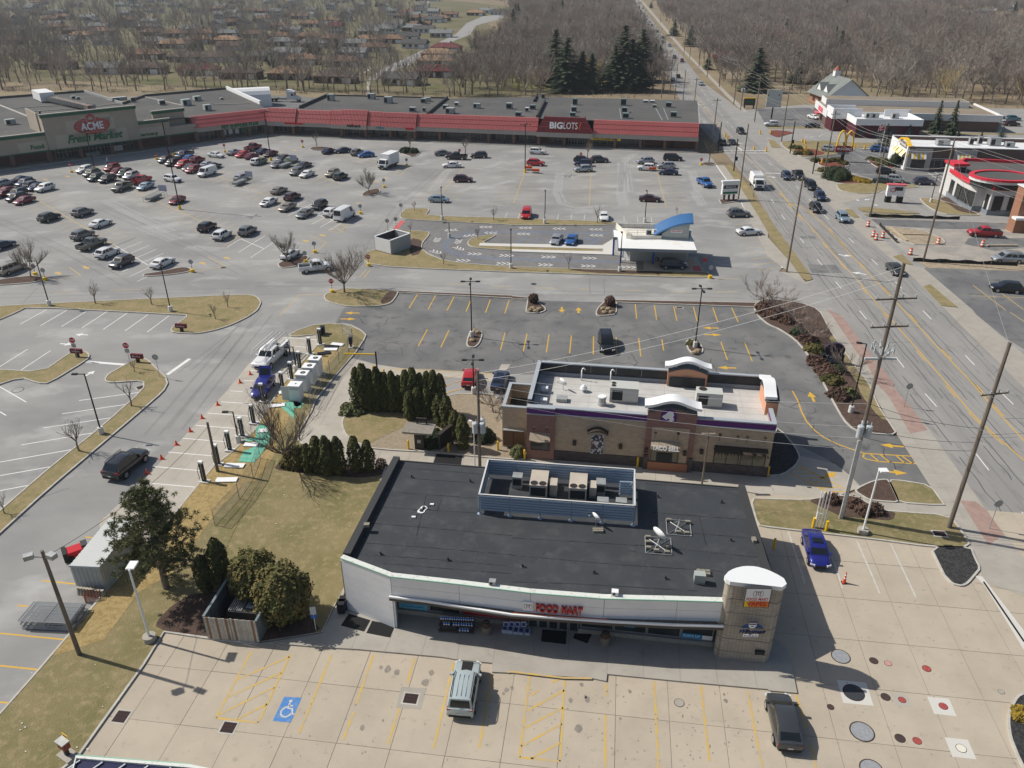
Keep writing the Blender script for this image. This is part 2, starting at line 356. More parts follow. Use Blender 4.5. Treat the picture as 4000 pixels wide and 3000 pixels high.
il("grass_island","10:1240,1442 1290,1465 1350,1530 1430,1600 1448,1659 20:1440,15 1410,70 1220,235 790,600 400,930 0,1295 -160,1440 -160,1250 0,1105 450,715 880,375 1245,50 10:1243,1632 960,1652 915,1640 912,1615 940,1580 1080,1500 1170,1455",Qh)
il("grass_island","11:735,840 780,838 1000,845 1210,860 1232,870 1180,950 1140,975 1050,990 800,995 690,970 610,945 588,915 600,890 660,865",Qh)
il("mulch_bed","11:1140,865 1225,868 1170,950 1090,975 1075,950",Qd,.13,kerb=False)
il("mulch_bed","10:1235,715 1400,690 1560,655 1630,658 1655,680 1600,700 1400,725 1250,732",Qd,.12)
il("mulch_bed","10:-100,780 100,745 270,728 360,735 372,760 300,785 100,802 -100,810",Qd,.12)
il("mulch_bed","11:190,620 330,570 440,555 462,560 430,600 350,645 230,660 200,650",Qd,.12)
il("mulch_bed","11:910,25 960,-10 1060,-30 1075,0 1040,30 930,38",Qd,.12)
il("mulch_bed","01:1190,1305 1340,1305 1420,1320 1385,1350 1340,1356",Qd,.12,rnd=0)
il("mulch_bed","01:460,1290 490,1272 600,1272 680,1285 660,1300 500,1302",Qd,.12)
il("mulch_bed","02:1640,1415 1670,1405 1750,1410 1760,1425 1700,1435 1650,1428",Qd,.12)
il("mulch_bed","12:1790,70 1950,65 1960,80 1810,105",Qd,.12,rnd=0)
il("grass_island","11:1300,145 1480,145 1497,160 1460,208 2212,230 12:900,262 900,290 0,290 11:2212,285 1900,272 1400,245 1270,235 1243,215 1250,190",Qh)
il("grass_island","11:1130,338 1160,330 1490,345 1500,370 1435,445 1430,490 1490,545 1640,600 1900,630 2212,650 12:700,672 1480,692 1690,695 1705,720 1695,740 1600,745 1000,725 0,695 11:2212,695 1200,655 990,625 940,600 930,570 960,530 1000,510 1040,500 1085,420",Qh)
il("mulch_bed","11:1330,400 1440,420 1420,540 1330,560",Qd,.125,kerb=False)
il("mulch_bed","12:420,672 900,680 1380,695 1390,715 800,710",Qd,.125,kerb=False)
il("grass_island","11:1828,440 1850,415 1890,395 2060,372 2068,382 1935,450 12:0,475 788,497 785,518 0,512 11:1960,490 1880,482 1840,465",Qh)
se("footpath","11:1925,470 1935,447 2212,455 12:0,452 780,467 870,412 875,548 790,545 0,520 0,500 785,520 788,497 0,478",.16,Zd,.15)
il("mulch_bed","12:140,922 125,1010 120,1035 160,1050 230,1052 290,1030 285,1005 230,960 165,920",Qd,.13)
il("mulch_bed","12:725,1050 740,1075 810,1072 900,1060 905,950 850,930 800,950 740,1010",Qd,.13)
il("mulch_bed","11:1820,1320 1830,1270 1850,1210 1890,1198 1945,1210 1955,1240 1930,1310 1890,1348 1840,1345",Qd,.13)
il("mulch_bed","12:1505,1300 1520,1283 1570,1282 1620,1310 1650,1360 1640,1400 1560,1400 1520,1360",Qd,.13)
il("mulch_bed","11:1235,860 2212,900 12:0,905 140,918 135,932 0,932 11:2212,922 1500,887 1230,873",Qd,.12,rnd=0)
il("mulch_bed","12:895,938 2110,962 2090,998 900,957",Qd,.12,rnd=0)
roadbed=il("mulch_bed","12:2110,962 2088,1000 2130,1080 2212,1148 13:100,1190 230,1275 320,1375 400,1500 470,1625 23:480,0 560,152 650,312 740,402 880,432 1115,447 1040,330 950,200 870,0 13:800,1580 620,1330 530,1190 440,1020 280,960 100,940 12:2180,930",Qd,.13)
il("grass_strip","13:560,1240 620,1330 800,1580 23:870,0 960,200 1040,330 960,300 800,100 770,0 13:700,1560 600,1380 520,1270",Qh,.14,kerb=False)
il("gravel_bed","21:865,150 755,295 745,360 775,445 850,500 980,558 1200,578 1500,592 1700,612 2212,658 22:130,652 21:2212,480 2130,95 1655,90 1640,200 1400,200",qt,.11)
il("grass_island","21:800,235 960,243 1290,268 1305,300 1270,385 1100,455 975,528 850,498 778,440 755,365 762,300",Qh,.125,kerb=False)
il("gravel_bed","23:80,392 110,402 240,560 275,640 240,710 130,790 0,800 22:2150,700 2190,560",Zh,.1)
il("mulch_bed","23:745,930 800,892 900,848 980,832 1040,835 1100,960 1128,1030 960,1017 870,1008",Qd,.11)
il("grass_island","23:1040,836 1150,842 1400,882 1520,1050 1470,1055 1128,1030 1100,960",Zg,.11)
fm_lawn=il("grass_strip","22:2060,995 23:0,1000 330,1010 480,985 740,965 960,1095 1060,1106 1560,1142 1660,1262 1755,1420 1400,1412 900,1345 0,1243 22:2120,1225",Zg,.11)
il("mulch_bed","23:340,1012 480,988 740,968 960,1093 1100,1110 1080,1190 850,1170 620,1150 480,1080",Qd,.125,kerb=False)
se("footpath","23:740,940 870,1008 970,1020 1540,1058 1565,1140 1030,1100 960,1090 750,965 690,960",.06,Qi,.05)
il("rock_bed","23:1400,1412 1750,1420 1780,1500 1830,1600 33:1780,0 1720,70 1670,93 1590,75 1520,0 23:1500,1620",Zh,.11)
il("rock_bed","33:2212,1020 2150,1050 2095,1150 2072,1250 2090,1400 2150,1550 2212,1680 2500,1900 2700,900",Zh,.11)
lawn=il("lawn","30:-120,1340 330,830 450,690 620,490 900,160 20:1400,1260 1570,1055 1700,895 1850,715 2000,600 2212,395 f:1100,1510 1176,1422 1242,1349 1237,1308 1162,1316 1138,1315 1131,1310 1162,1293 1221,1273 1289,1266 1345,1270 1375,1277 1413,1295 1429,1311 1422,1329 1391,1376 1312,1467 1232,1566 21:480,240 365,430 365,490 480,600 800,700 1000,745 1130,700 1110,760 31:760,200 690,250 570,500 0,590 30:1770,540 1420,490 1245,770 680,1560 560,1659 400,1800 -120,1990",Zg,.12,rnd=0)
il("straw_strip","30:450,700 620,490 900,160 20:1400,1280 1575,1060 1705,900 1855,725 2010,605 2212,405 f:1100,1520 1176,1432 1242,1359 1260,1370 1345,1350 1330,1375 1240,1480 1150,1580 21:150,640 0,850 20:2140,850 1900,1080 1500,1640 30:1200,150 1050,360 900,560 600,660",qs,.13,kerb=False,rnd=0)
il("mulch_bed","21:150,750 200,680 300,650 480,640 800,700 1110,740 1090,800 900,820 660,800 430,775",Qd,.13,kerb=False)
il("mulch_bed","30:1330,430 1500,250 1700,150 2212,150 31:450,330 580,500 0,585 30:1770,538 1430,488",Qd,.13,kerb=False)
mesh_green=mat("green_netting",(.10,.38,.27),(.20,.48,.36),s=3,rough=.8,bump=.03,bs=6)
for s in("20:2060,680 2110,590 2212,550 2212,640 2200,690","20:2110,490 2212,470 2212,505 2130,505","21:0,390 60,350 150,430 110,520 30,640 0,670","f:1140,1555 1165,1540 1185,1560 1175,1600 1150,1590","21:200,190 300,150 420,180 330,220 330,310"):
 stuff(MB().prism(pts(s),.14,.165).bd9("green_netting",mesh_green))
fore=se("forecourt","30:300,2200 1770,500 31:700,0 22:2100,600 23:0,1235 1400,1405 1800,1600 33:2212,200 2700,900 2700,2500 30:300,2400",.008,Qx)
O0=at("31:875,963");AX=ang("31:470,912 32:1320,1245");ex=Vector((math.cos(AX),math.sin(AX),0));ey=Vector((-ex.y,ex.x,0))
LA,LB=at("30:-120,1340"),at("30:900,160");LA,LB=LB,LA
SL=[D.meshes.new("slab")for _ in range(3)]
for k,me in enumerate(SL):
 b=MB();g_=.012+.004*k;b.box(g_,g_,.0,3.62-g_,4.55-g_,.03+.0012*k)
 me.from_pydata(b.v,[],b.f);me.materials.append(qr)
for i in range(-9,17):
 for j in range(-5,6):
  p=O0+ex*(i*3.62)+ey*(j*4.55)
  c=p+ex*1.8+ey*2.2
  if(LB-LA).cross(c-LA).z<3*(LB-LA).length*-1 or(LB-LA).cross(c-LA).z<0:continue
  if not inview(c,300)or(-9<c.x<14 and 45<c.y):continue
  if c.y>62 or(c.x<-36):continue
  obj("slab",random.choice(SL),fore,p,AX)
def walk_piece(s,z=.15):
 b=MB();b.prism(pts(s),0,z);o=struct(b.bd9("shop_walk",Qi));return o
sw=walk_piece("30:2212,590 31:0,592 250,600 520,622 900,645 1600,710 1750,735 2040,762 2040,840 32:0,848 690,895 815,920 822,858 1450,920 2212,990 33:0,1000 250,1022 205,800 160,640 60,560 32:2212,560 31:1700,200 760,110 690,250 575,500")
for s in("31:870,510 820,640","31:1180,500 1110,660","31:1480,510 1425,690","31:1770,500 1735,730","31:2085,510 2040,770","32:1130,590 1135,880","32:1440,600 1455,915","32:1745,640 1780,950","32:2080,740 2120,980","32:820,550 820,850","32:185,540 185,690","32:490,520 490,700"):
 b=MB();b.rb9(pts(s,.15),.025,.1545);b.bd9("joint",Qx,sw)
def seams(parent,name,m,z,ls9,w):
 b=MB()
 for s in ls9:b.rb9(pts(s),w,z)
 return stuff(b.bd9(name,m,parent))
seams(lane,"joint",Qx,.0245,["11:910,1450 700,1659","21:720,80 550,360","21:640,200 480,350","21:560,160 720,180","21:480,280 600,290","11:830,1500 950,1540","11:780,1540 940,1600","21:1340,590 1300,690","21:1080,580 1030,700","22:1240,760 1240,850","22:1000,740 1010,830","22:1370,770 1380,860","23:20,850 70,990","22:1700,790 1760,870","21:1550,600 1530,690","21:1800,620 1780,710"],.03)
seams(ev,"joint",Qx,.0245,["20:1700,830 2212,250","20:1500,830 2212,30"],.025)
seams(west_walk,"joint",Qx,.0545,[f"23:{1110+i*75},{400+i*125} {1330+i*75},{400+i*125}" for i in range(9)]+["23:1230,430 1700,1170","33:1780,60 2212,150"],.025)
seams(east_walk,"joint",Qx,.0245,[f"13:{700+i*82},{160+i*75} {760+i*82},{150+i*75}" for i in range(13)]+["13:1500,990 2212,1720","13:1700,1060 1560,1180","13:1900,1240 1760,1380","13:2100,1430 1960,1560"],.03)
def line(parent,s,z,m,w=.12,name="painted_line"):
 P=pts(s);b=MB();b.rb9(P,w,z);return b.bd9(name,m,parent)
def ls9(parent,z,m,w,txt,tile=None):
 for s in txt.split(";"):
  s=s.strip()
  if s:line(parent,(tile+":" if tile else "")+s,z,m,w)
def arrow(parent,s,z,m,w=.22,hw=.75,hl=1.3,bend=0):
 a,b_=pts(s);d=b_-a;L=d.length;u=d/L;q=Vector((-u.y,u.x,0));hl=min(hl,L*.5)
 def P(x,y):return a+u*x+q*(y+bend*x*x/(L*L))
 ps=[P(0,-w/2),P(L-hl,-w/2),P(L-hl,-hw/2),P(L,0),P(L-hl,hw/2),P(L-hl,w/2),P(0,w/2)]
 b=MB();b.se(ps,z);return b.bd9("painted_arrow",m,parent)
ZD=.0165
ls9(dark_lot,ZD,Qn,.14,"1395,885 1322,1005;1552,893 1487,1015;1712,905 1650,1025;1858,930 1815,1033;2025,930 1983,1043;2187,935 2150,1050;1482,1185 1402,1332;1667,1195 1597,1343;2152,1217 2112,1368","11")
ls9(dark_lot,ZD,Qn,.14,"1065,970 1077,1098;1230,978 1250,1105;1397,988 1425,1113;1567,993 1600,1118;1735,998 1777,1122;1897,1000 1955,1125;130,1225 97,1378;320,1232 297,1386;513,1240 497,1395;705,1248 702,1403;900,1257 906,1410;1095,1265 1113,1422;1295,1273 1310,1370;1805,1297 1862,1453;2010,1302 2075,1462","12")
for s in("11:895,1047 765,1045","11:730,1097 865,1098","12:430,995 430,1042","12:575,1048 575,998","12:1787,1177 1645,1175","12:1660,1232 1812,1236","12:1938,1522 1777,1517","23:400,155 360,68","23:1172,543 970,526","23:985,755 1205,772"):
 arrow(dark_lot,s,ZD,Qn,.3,1.0,1.5)
arrow(lane,"23:450,822 592,765",.0285,Qn,.3,1.0,1.5);arrow(lane,"11:915,1500 865,1560",.0285,Qn,.5,1.3,1.3)
ls9(dark_lot,ZD,Qn,.16,"210,60 260,150 290,240 330,320 400,400 480,460 600,520 740,570 830,600 1240,625 1275,690 950,670 850,650 820,630 832,602;880,605 960,670;970,612 1060,680;1110,622 1180,685;1160,625 1250,690","23")
ls9(lane,.0285,Qn,.14,"190,770 590,975;270,705 670,910;230,740 330,738;290,775 400,772;330,815 470,812;370,850 520,850;450,900 600,895;540,935 660,930","23")
ls9(lane,.0285,Ql,.14,"1150,1525 1500,1535 2100,1575;1180,1560 1330,1530;1170,1600 1500,1540;1200,1640 1680,1555;1500,1640 1850,1565;1700,1650 2000,1570;2030,1580 1960,1659","11")
ls9(lane,.0285,Qn,.14,"1600,30 1680,0;1640,80 1780,40","21")
ZC=.0375
ls9(fore,ZC,Ql,.16,"30:2175,650 1865,1230;30:1865,1230 31:20,1270;31:300,680 20,1270;31:290,700 30:2060,895;31:220,838 30:1975,1048;31:160,965 30:1895,1200;31:95,1110 30:2050,1240;31:655,680 370,1365;31:1015,680 865,1110;31:845,1180 755,1415;31:1372,710 1305,935;31:1240,1145 1140,1455;31:1710,745 1535,1490;31:2040,850 1930,1490")
ls9(fore,ZC,Ql,.16,"150,870 65,1570;65,1570 420,1605;455,890 415,1605;345,922 410,893;160,1035 235,990;130,1170 450,990;105,1320 440,1140;80,1475 430,1280;165,1580 415,1445;810,935 812,1040;808,1200 806,1655;1225,910 1242,1170;1242,1170 1265,1655;1632,950 1665,1250 1705,1600;2035,995 2100,1340 2165,1655","32")
ls9(fore,ZC,Ql,.16,"240,1030 330,1310;370,1450 410,1655","33")
ls9(fore,ZC,QD,.14,"23:175,1280 300,1659 33:315,70;23:540,1480 610,1659 33:640,110;23:765,1355 900,1659 33:965,155;23:1060,1385 1190,1659 33:1277,187")
line(sw,"31:2170,842 32:0,838 150,858 450,893 690,897",.1545,Ql,.16)
b=MB();b.se(pts("31:245,1045 395,1055 300,1270 145,1255"),ZC);blue_sq=b.bd9("blue_square",Zj,fore)
def isa_symbol(parent,c,a,s,z,m):
 b=MB();b.M=Matrix.Translation(c)@Matrix.Rotation(a,4,'Z')@Matrix.Scale(s,4)
 b.cyl(0,.82,z/s,z/s+.0005,.12,n=12)
 b.rb9([(.0,.66),(.02,.25),(.35,.22),(.5,-.2),(.66,-.15)],.13,z/s);b.rb9([(0,.48),(.3,.46)],.1,z/s)
 b.rb9([(-.05,.36),(-.25,.2),(-.34,-.05),(-.28,-.3),(-.08,-.46),(.15,-.46),(.34,-.3),(.4,-.12)],.12,z/s)
 return b.bd9("wheelchair_symbol",m,parent)
isa_symbol(fore,at("31:262,1170"),AX,1.0,ZC+.004,QD)
ZA=.0045
ls9(parking,ZA,Qf,.13,"405,1015 172,1143;580,1020 350,1155;752,1028 530,1163;925,1033 710,1173;1100,1045 892,1187;1280,1058 1080,1200;1460,1070 1270,1212;240,1357 0,1508;437,1370 175,1543","10")
ls9(parking,ZA,Qf,.5,"745,1465 1085,1492;1640,1440 1445,1578","10")
ls9(parking,ZA,Qf,.13,"1205,72 682,143;1080,177 535,258;950,293 375,380;800,423 182,527;630,565 0,675;465,710 0,792;275,870 0,922;62,1045 0,1058;0,25 228,157;0,240 52,272","20")
for s in("10:760,1235 650,1230","10:520,1310 620,1318","10:735,1590 820,1545"):arrow(parking,s,ZA,Qf,.25,1.0,1.5)
ls9(ev,.0245,Qf,.13,"1195,850 1685,892;1330,715 1735,750;1455,590 1835,622;1580,470 1970,503;1690,358 2040,385;1795,253 2160,280;1910,155 2212,175;1990,60 2135,70","20")
ls9(ev,.0245,Qf,.13,"950,1487 993,1488;978,1447 1013,1449;1104,1452 1130,1458;1104,1318 1241,1328;1153,1354 1208,1358;950,1530 968,1531;950,1575 982,1578","f")
ls9(parking,ZA,Qn,.14,"20:1440,1035 1545,1043;20:895,1155 940,1155;20:735,1322 805,1330;20:560,1500 610,1505;30:365,40 660,70;30:150,255 245,262;30:0,495 560,550;30:0,775 330,810;30:0,1090 80,1098")
ls9(parking,ZA,Ql,.13,"10:465,873 660,863;10:955,851 1215,842;11:1640,793 1815,800;11:2025,810 2198,818;12:182,827 375,832;12:578,837 672,838;12:958,848 1165,855;12:1367,860 1540,863;12:1770,870 1955,855;11:205,1065 375,893;11:375,890 610,885;11:895,735 955,668;11:930,740 990,670;12:1740,742 1960,752;10:600,650 700,722;10:430,765 700,722;10:1800,560 1950,640;10:1695,688 1950,640;11:460,378 610,435;11:515,520 610,435")
def row(p0,p1,a,n0,n1,L=5.0,sides=(1,-1),m=None,centre=True,a2=None):
 """stall lines along a centre line"""
 A,B=at(p0),at(p1);n=max(2,int((B-A).length/2.85))
 if centre:b=MB();b.rb9([A,B],.13,ZA);b.bd9("painted_line",m or Ql,parking)
 for k in range(n+1):
  c=A.lerp(B,k/n)
  for s in sides:
   q=a if s>0 or a2 is None else a2
   e=Vector((math.cos(q),math.sin(q),0))*s
   b=MB();b.rb9([c+e*.1,c+e*L],.11,ZA);b.bd9("painted_line",m or Ql,parking)
SA=ang("10:970,450 1160,373");SB=ang("10:1468,257 1590,197");SC=ang("11:470,278 610,205");SD=ang("01:690,1645 885,1555");SE=ang("01:855,1418 960,1375")
row("00:-60,1500","10:1000,465",SA,0,0);row("10:1000,465","10:1370,685",SA,0,0,m=Qf)
row("00:760,1470","10:2050,395",SB,0,0);row("10:2080,405","11:70,490",SB,0,0,m=Qf)
row("00:1480,1360","11:250,95",SC,0,0);row("11:330,125","11:740,268",SC,0,0,m=Qf)
row("00:2110,1340","01:750,1590",SD,0,0);row("01:600,1310","01:1230,1440",SE,0,0)
row("01:1810,1430","11:1560,60",R(-8),0,0,a2=R(8));row("02:110,1490","12:12,95",R(-4),0,0,a2=R(10));row("02:690,1420","12:667,118",R(0),0,0,a2=R(10));row("02:1235,1420","12:1333,132",R(8),0,0,a2=R(4))
e1=ang("12:2040,225 1880,245")
row("02:1765,1432","02:1885,1600",e1,0,0,sides=(1,),centre=False);row("12:1985,95","13:120,650",e1,0,0,sides=(1,),centre=False)
line(parking,"02:1765,1425 1888,1602",ZA+.004,Qf,.35);line(parking,"12:1982,92 2212,462 13:0,440 128,655",ZA+.004,Qf,.35)
ls9(parking,ZA,Ql,.13,"11:635,340 720,350;11:720,350 850,220;11:635,340 760,265;11:700,310 760,350;11:740,280 800,320;01:1190,1510 1250,1515;01:1250,1515 1310,1450;01:1190,1510 1260,1440;11:835,195 890,150")
ls9(parking,ZA,QD,.13,"403,192 388,250;515,195 507,253;630,197 620,256;742,203 735,260;858,205 853,260;967,207 970,258;1083,210 1088,260;1200,212 1208,262;70,185 45,240;292,190 278,246","12")
ls9(parking,ZA,QD,.13,"2170,180 2150,228;1925,210 1918,232;1815,205 1805,225","11")
for s in("10:720,640 770,665","10:525,715 480,690","10:1775,625 1725,605","10:1990,580 1935,560","11:405,415 460,432","11:600,382 548,366","11:900,98 865,92","01:350,1303 318,1295","01:200,1312 235,1318","01:1105,1535 1140,1542","01:1065,1575 1025,1562","00:370,1545 415,1553","00:560,1520 605,1528","00:1275,1425 1310,1420"):
 arrow(parking,s,ZA,Ql,.5,1.2,1.2)
def chevrons(s,d):
 c=at(s);u=Vector((math.cos(d),math.sin(d),0));q=Vector((-u.y,u.x,0));b=MB()
 for k in(-1,0,1):
  o=c+u*(k*.85);b.rb9([o-u*.35+q*.6,o+u*.35,o-u*.35-q*.6],.22,ZD)
 b.bd9("painted_chevron",Qf,brew_lane)
for s in("11:1985,303","11:2028,353","12:118,310","12:408,317","12:725,323","12:100,362","12:730,375"):chevrons(s,R(178))
for s in("11:1890,535","11:2165,550","11:1790,592","11:2140,618","12:315,562","12:670,572","12:1000,580","12:290,630","12:660,640","12:1005,650"):chevrons(s,R(-4))
for s,d in(("11:1685,330",195),("11:1845,377",200),("11:1565,415",265),("11:1748,428",262),("11:1755,488",310),("11:1555,517",320)):chevrons(s,R(d))
ls9(brew_lane,ZD,Zj,.1,"12:840,350 0,340 11:2100,335 1800,350 1690,385 1630,430 1620,480 1660,520 1800,560 2000,580 2212,585 12:500,600 950,612;12:840,362 0,352 11:2100,348 1830,362 1720,395 1660,440 1655,480 1700,515 1830,545 2000,565 2212,572 12:500,585 950,600")
ls9(brew_lane,ZD,Zj,.1,"130,390 20,448;253,392 148,452;385,395 275,457;640,395 540,470;765,400 665,470;640,395 765,400;620,410 740,415;600,425 720,430;575,440 700,450;555,455 680,465","12")
line(brew_lane,"11:1268,250 1200,325",ZD+.004,ZE,1.0,"painted_bar");line(brew_lane,"12:1590,640 1605,690",.03,ZE,1.3,"painted_bar")
ls9(brew_lane,ZD+.004,QD,.3,"11:1190,262 1240,262;11:1180,280 1225,280;11:1165,298 1210,298;11:1150,316 1200,316")
se("canopy_slab","12:1135,560 1600,560 1660,690 1140,672",.024,QK)
def rline(i0,i1,f,m,w,z=.0105,n=30):
 P=[rfrac(i0+(i1-i0)*k/n,f)for k in range(n+1)]
 b=MB();b.rb9(P,w,z);b.bd9("painted_line",m,road)
def dashes(i0,i1,f,m,w,on=3.0,gap=9.0,z=.0105):
 i=i0
 while i<i1-.01:
  k=min(int(i),len(LE)-2);seg=(LE[k+1]-LE[k]).length;d=on/seg
  b=MB();b.rb9([rfrac(i,f),rfrac(i+d,f)],w,z);b.bd9("painted_line",m,road)
  i+=(on+gap)/seg
rline(0,8.6,.465,Ql,.13);rline(0,8.6,.535,Ql,.13)
YL=pts("13:100,0 180,100 260,190 370,300 475,425 620,595 805,800 985,1015 1280,1345 1540,1650 23:1740,230 1880,370 2212,660 2700,1130");YR=pts("13:180,90 330,150 500,300 600,410 760,590 960,800 1180,1030 1455,1330 1770,1655 23:1880,130 2212,490 2700,1000")
for P_ in(YL,YR):
 b=MB();b.rb9(P_,.14,.0105);b.bd9("painted_line",Qn,road)
 for k in range(len(P_)-1):
  n_=max(1,int((P_[k+1]-P_[k]).length/9))
  for j in range(n_):a_=P_[k].lerp(P_[k+1],(j+.1)/n_);d_=(P_[k+1]-P_[k]).normalized();q_=Vector((d_.y,-d_.x,0))*(.3 if P_ is YR else-.3)*-1;b=MB();b.rb9([a_+q_,a_+q_+d_*3],.13,.0105);b.bd9("painted_line",Qn,road)
rline(8.6,11,.43,Ql,.14)
dashes(2,18,.2,Qf,.12);dashes(2,18,.785,Qf,.12)
for s in("13:715,562 608,540","13:850,715 730,685"):arrow(road,s[:3]+(" ".join(reversed(s[3:].split()))if s.startswith("13:715")else s[3:]),.0105,Qf,.3,1.3,1.6,bend=.6)
for s in("03:0,1525 75,1535","02:1650,905 1600,903","02:1690,932 1650,930","02:1990,1240 1950,1235","02:2040,1280 2000,1275"):arrow(road,s,.0105,Qf,.3,1.2,1.4)
ls9(road,.0105,Qf,.45,"02:1810,1300 2212,1300;02:1825,1322 2212,1322;02:1900,1235 1990,1300;03:0,1495 120,1500;02:2155,1495 2212,1497;02:1280,428 1440,428")
ls9(east,.0065,Qf,.5,"13:695,10 780,75;03:0,1310 100,1320");ls9(mcd_lot,.0125,Qf,.14,"03:755,1300 960,1330;03:300,1195 340,1180;03:360,1190 395,1175;03:440,1180 475,1160;03:740,1500 930,1510;03:1380,1490 1500,1570;03:1440,1485 1560,1570;03:1390,1510 1450,1505;03:1410,1530 1480,1525;03:1440,1550 1510,1545")
for s in("13:800,20 850,35","13:880,60 835,70","13:900,110 955,115"):arrow(east,s,.0065,Qf,.25,1.0,1.4)
ls9(dark_bay,.0345,Ql,.13,"1768,805 2055,1025;1760,898 2212,915;1925,810 2212,1020;2090,1040 2212,1120","13")
rc=random.Random(3)
def squiggle(a,b_,k=7,j=.7):
 P=[];d=b_-a;q=Vector((-d.y,d.x,0)).normalized();o=0
 for i in range(k+1):
  o+=rc.uniform(-j,j);P.append(a+d*(i/k)+q*o*(1 if 0<i<k else.3))
 return P
b=MB()
for s in("11:1030,1310 1240,1220","11:1240,1220 1420,1230","11:1100,1300 1330,1310","11:1280,1420 1330,1330","11:960,1140 890,1080","11:1140,1080 950,1200","12:0,1300 190,1480","12:440,1480 480,1400","12:20,1140 160,1110","12:370,1090 520,1020","12:560,1050 590,1100","12:700,1090 800,1160","12:1030,1400 1080,1520","12:1280,1120 1440,1240","12:1350,1310 1420,1270","12:1720,1440 1780,1560","12:1560,1140 1590,1240","12:1010,1210 1100,1170","12:1900,1270 2000,1320","12:260,1090 430,1010","11:1490,950 1690,925","11:1890,1130 1950,1230","11:2000,1180 2180,1210","23:120,60 330,80","23:270,140 290,220","23:350,260 370,200","23:370,310 480,440","23:480,440 640,590","23:980,540 1090,740","11:1050,1380 1180,1420","11:1700,1440 1850,1450","11:1390,1330 1380,1470","12:870,1480 1090,1500","12:150,1430 20,1480","11:830,1330 790,1420"):
 A,B=pts(s);b.rb9(squiggle(A,B,8,.35),rc.uniform(.05,.1),ZD+.0005)
stuff(b.bd9("tar_seam",Zk,dark_lot))
b=MB()
for f in(.08,.135,.3,.345,.48,.64,.70,.87,.93):
 i=6.0
 while i<18:
  e=i+rc.uniform(.5,1.5);P=[rfrac(i+(e-i)*k/6,f+rc.uniform(-.008,.008))for k in range(7)]
  b.rb9(P,rc.uniform(.05,.12),.0085);i=e+rc.uniform(.05,.4)
for k in range(24):
 i=rc.uniform(8,17.5);f=rc.uniform(.05,.6);P=[rfrac(i+rc.uniform(-.01,.01),f+rc.uniform(.1,.4)*t/4)for t in range(5)]
 b.rb9(P,.07,.0088)
stuff(b.bd9("tar_seam",ZG,road))
se("asphalt_patch","13:340,625 580,630 640,700 380,700",.0095,Qt);se("asphalt_patch","13:265,382 390,378 420,400 290,405",.0095,Qt)
b=MB()
for s in("12:675,745 672,885","12:800,750 795,885","12:680,885 795,887","10:320,830 200,950","10:2090,1140 1540,1560","11:0,890 580,870","20:0,1110 600,900","10:1650,1540 1990,1250","01:1810,1430 1500,1659","11:770,1000 690,1140"):
 A,B=pts(s);b.rb9(squiggle(A,B,10,.05),.06,ZA+.0005)
for k in range(26):
 A=at(f"{rc.choice(['20','30'])}:{rc.uniform(100,900)},{rc.uniform(300,1300)}")
 if not inview(A):continue
stuff(b.bd9("tar_seam",ZG,parking))
qW=mat("salt_stain",(.50,.49,.47),(.36,.35,.33),s=.35,lo=.38,hi=.6,rough=1)
qx=mat("pale_track",(.60,.59,.57),rough=1,alpha=.30);qy=mat("dark_track",(.10,.10,.10),rough=1,alpha=.09)
b=MB();b2=MB()
for s,w_ in(("02:940,1400 960,1659",2),("12:930,0 960,120",2),("02:980,1480 1000,1659",1),("02:400,1500 380,1659",1.5),("12:370,0 420,100 560,140 800,120",1.2),("02:1050,1330 960,1400 930,1659",1.5),("01:1500,1659 1620,1500 1700,1430",1.5),("02:20,1400 150,1370 330,1390",1.6),("01:1990,1450 2120,1400 2212,1420",1.8),("01:2050,1600 2212,1560",2),("02:1540,1480 1600,1659",1.4),("12:1560,0 1640,120",1.5),("10:1200,300 1500,420",2),("10:900,80 1450,350",1.5),("01:870,1400 1000,1360 1040,1380",1.2),("01:650,1550 760,1590",1.5),("00:1900,1600 2212,1659",1.5),("11:1750,0 1900,-60",1.6),("10:1600,480 1900,500",2)):
 P=pts(s);b.rb9(P,w_,ZA+.003);b.rb9([p+Vector((1.2,.8,0))for p in P],w_*.4,ZA+.005)
for k,s in enumerate(("10:0,900 900,870 2100,850","11:0,800 1000,790 2212,870","12:0,870 1000,880 2000,900","11:0,1010 -300,1400 -900,2100","11:100,1050 -150,1350 -700,2050","10:0,250 600,520 1100,800","10:900,150 1700,500 2100,700","11:300,0 900,250","00:300,1560 1200,1420 2100,1300","01:100,1230 1000,1290 2212,1330","02:0,1330 900,1360 1600,1370","11:1000,450 1250,100 1600,-200")):
 P=pts(s);d=(P[1]-P[0]).normalized();q=Vector((-d.y,d.x,0))
 for o in(-.8,.8):b2.rb9([p+q*o for p in P],.35,ZA+.002+.0002*k)
stuff(b.bd9("salt_streak",qx,parking));stuff(b2.bd9("tyre_track",qy,parking))
def grate(s,label,wx=1.0,wy=.75,a=AX,z=.035,pad=None):
 c=at(s);t=tn("storm_drain",label,"drain",(c.x,c.y,z),a)
 b=MB();b.box(-wx/2-.12,-wy/2-.12,-.02,wx/2+.12,wy/2+.12,.006);b.bd9("surround",Zf,t)
 b=MB();b.box(-wx/2,-wy/2,-.01,wx/2,wy/2,.009);b.bd9("pit",QM,t)
 b=MB()
 for k in range(9):x=-wx/2+(k+.5)*wx/9;b.box(x-wx/30,-wy/2,.0,x+wx/30,wy/2,.022)
 for y in(-wy/2,-wy/6,wy/6,wy/2-.05):b.box(-wx/2,y,.0,wx/2,y+.05,.018)
 stuff(b.bd9("grate_bars",qw,t));return t
grate("30:1048,1218","rusty storm drain grate against the kerb by the lawn",.9,.9);grate("30:1975,1312","square dark storm drain just below the blue wheelchair bay",.9,.8)
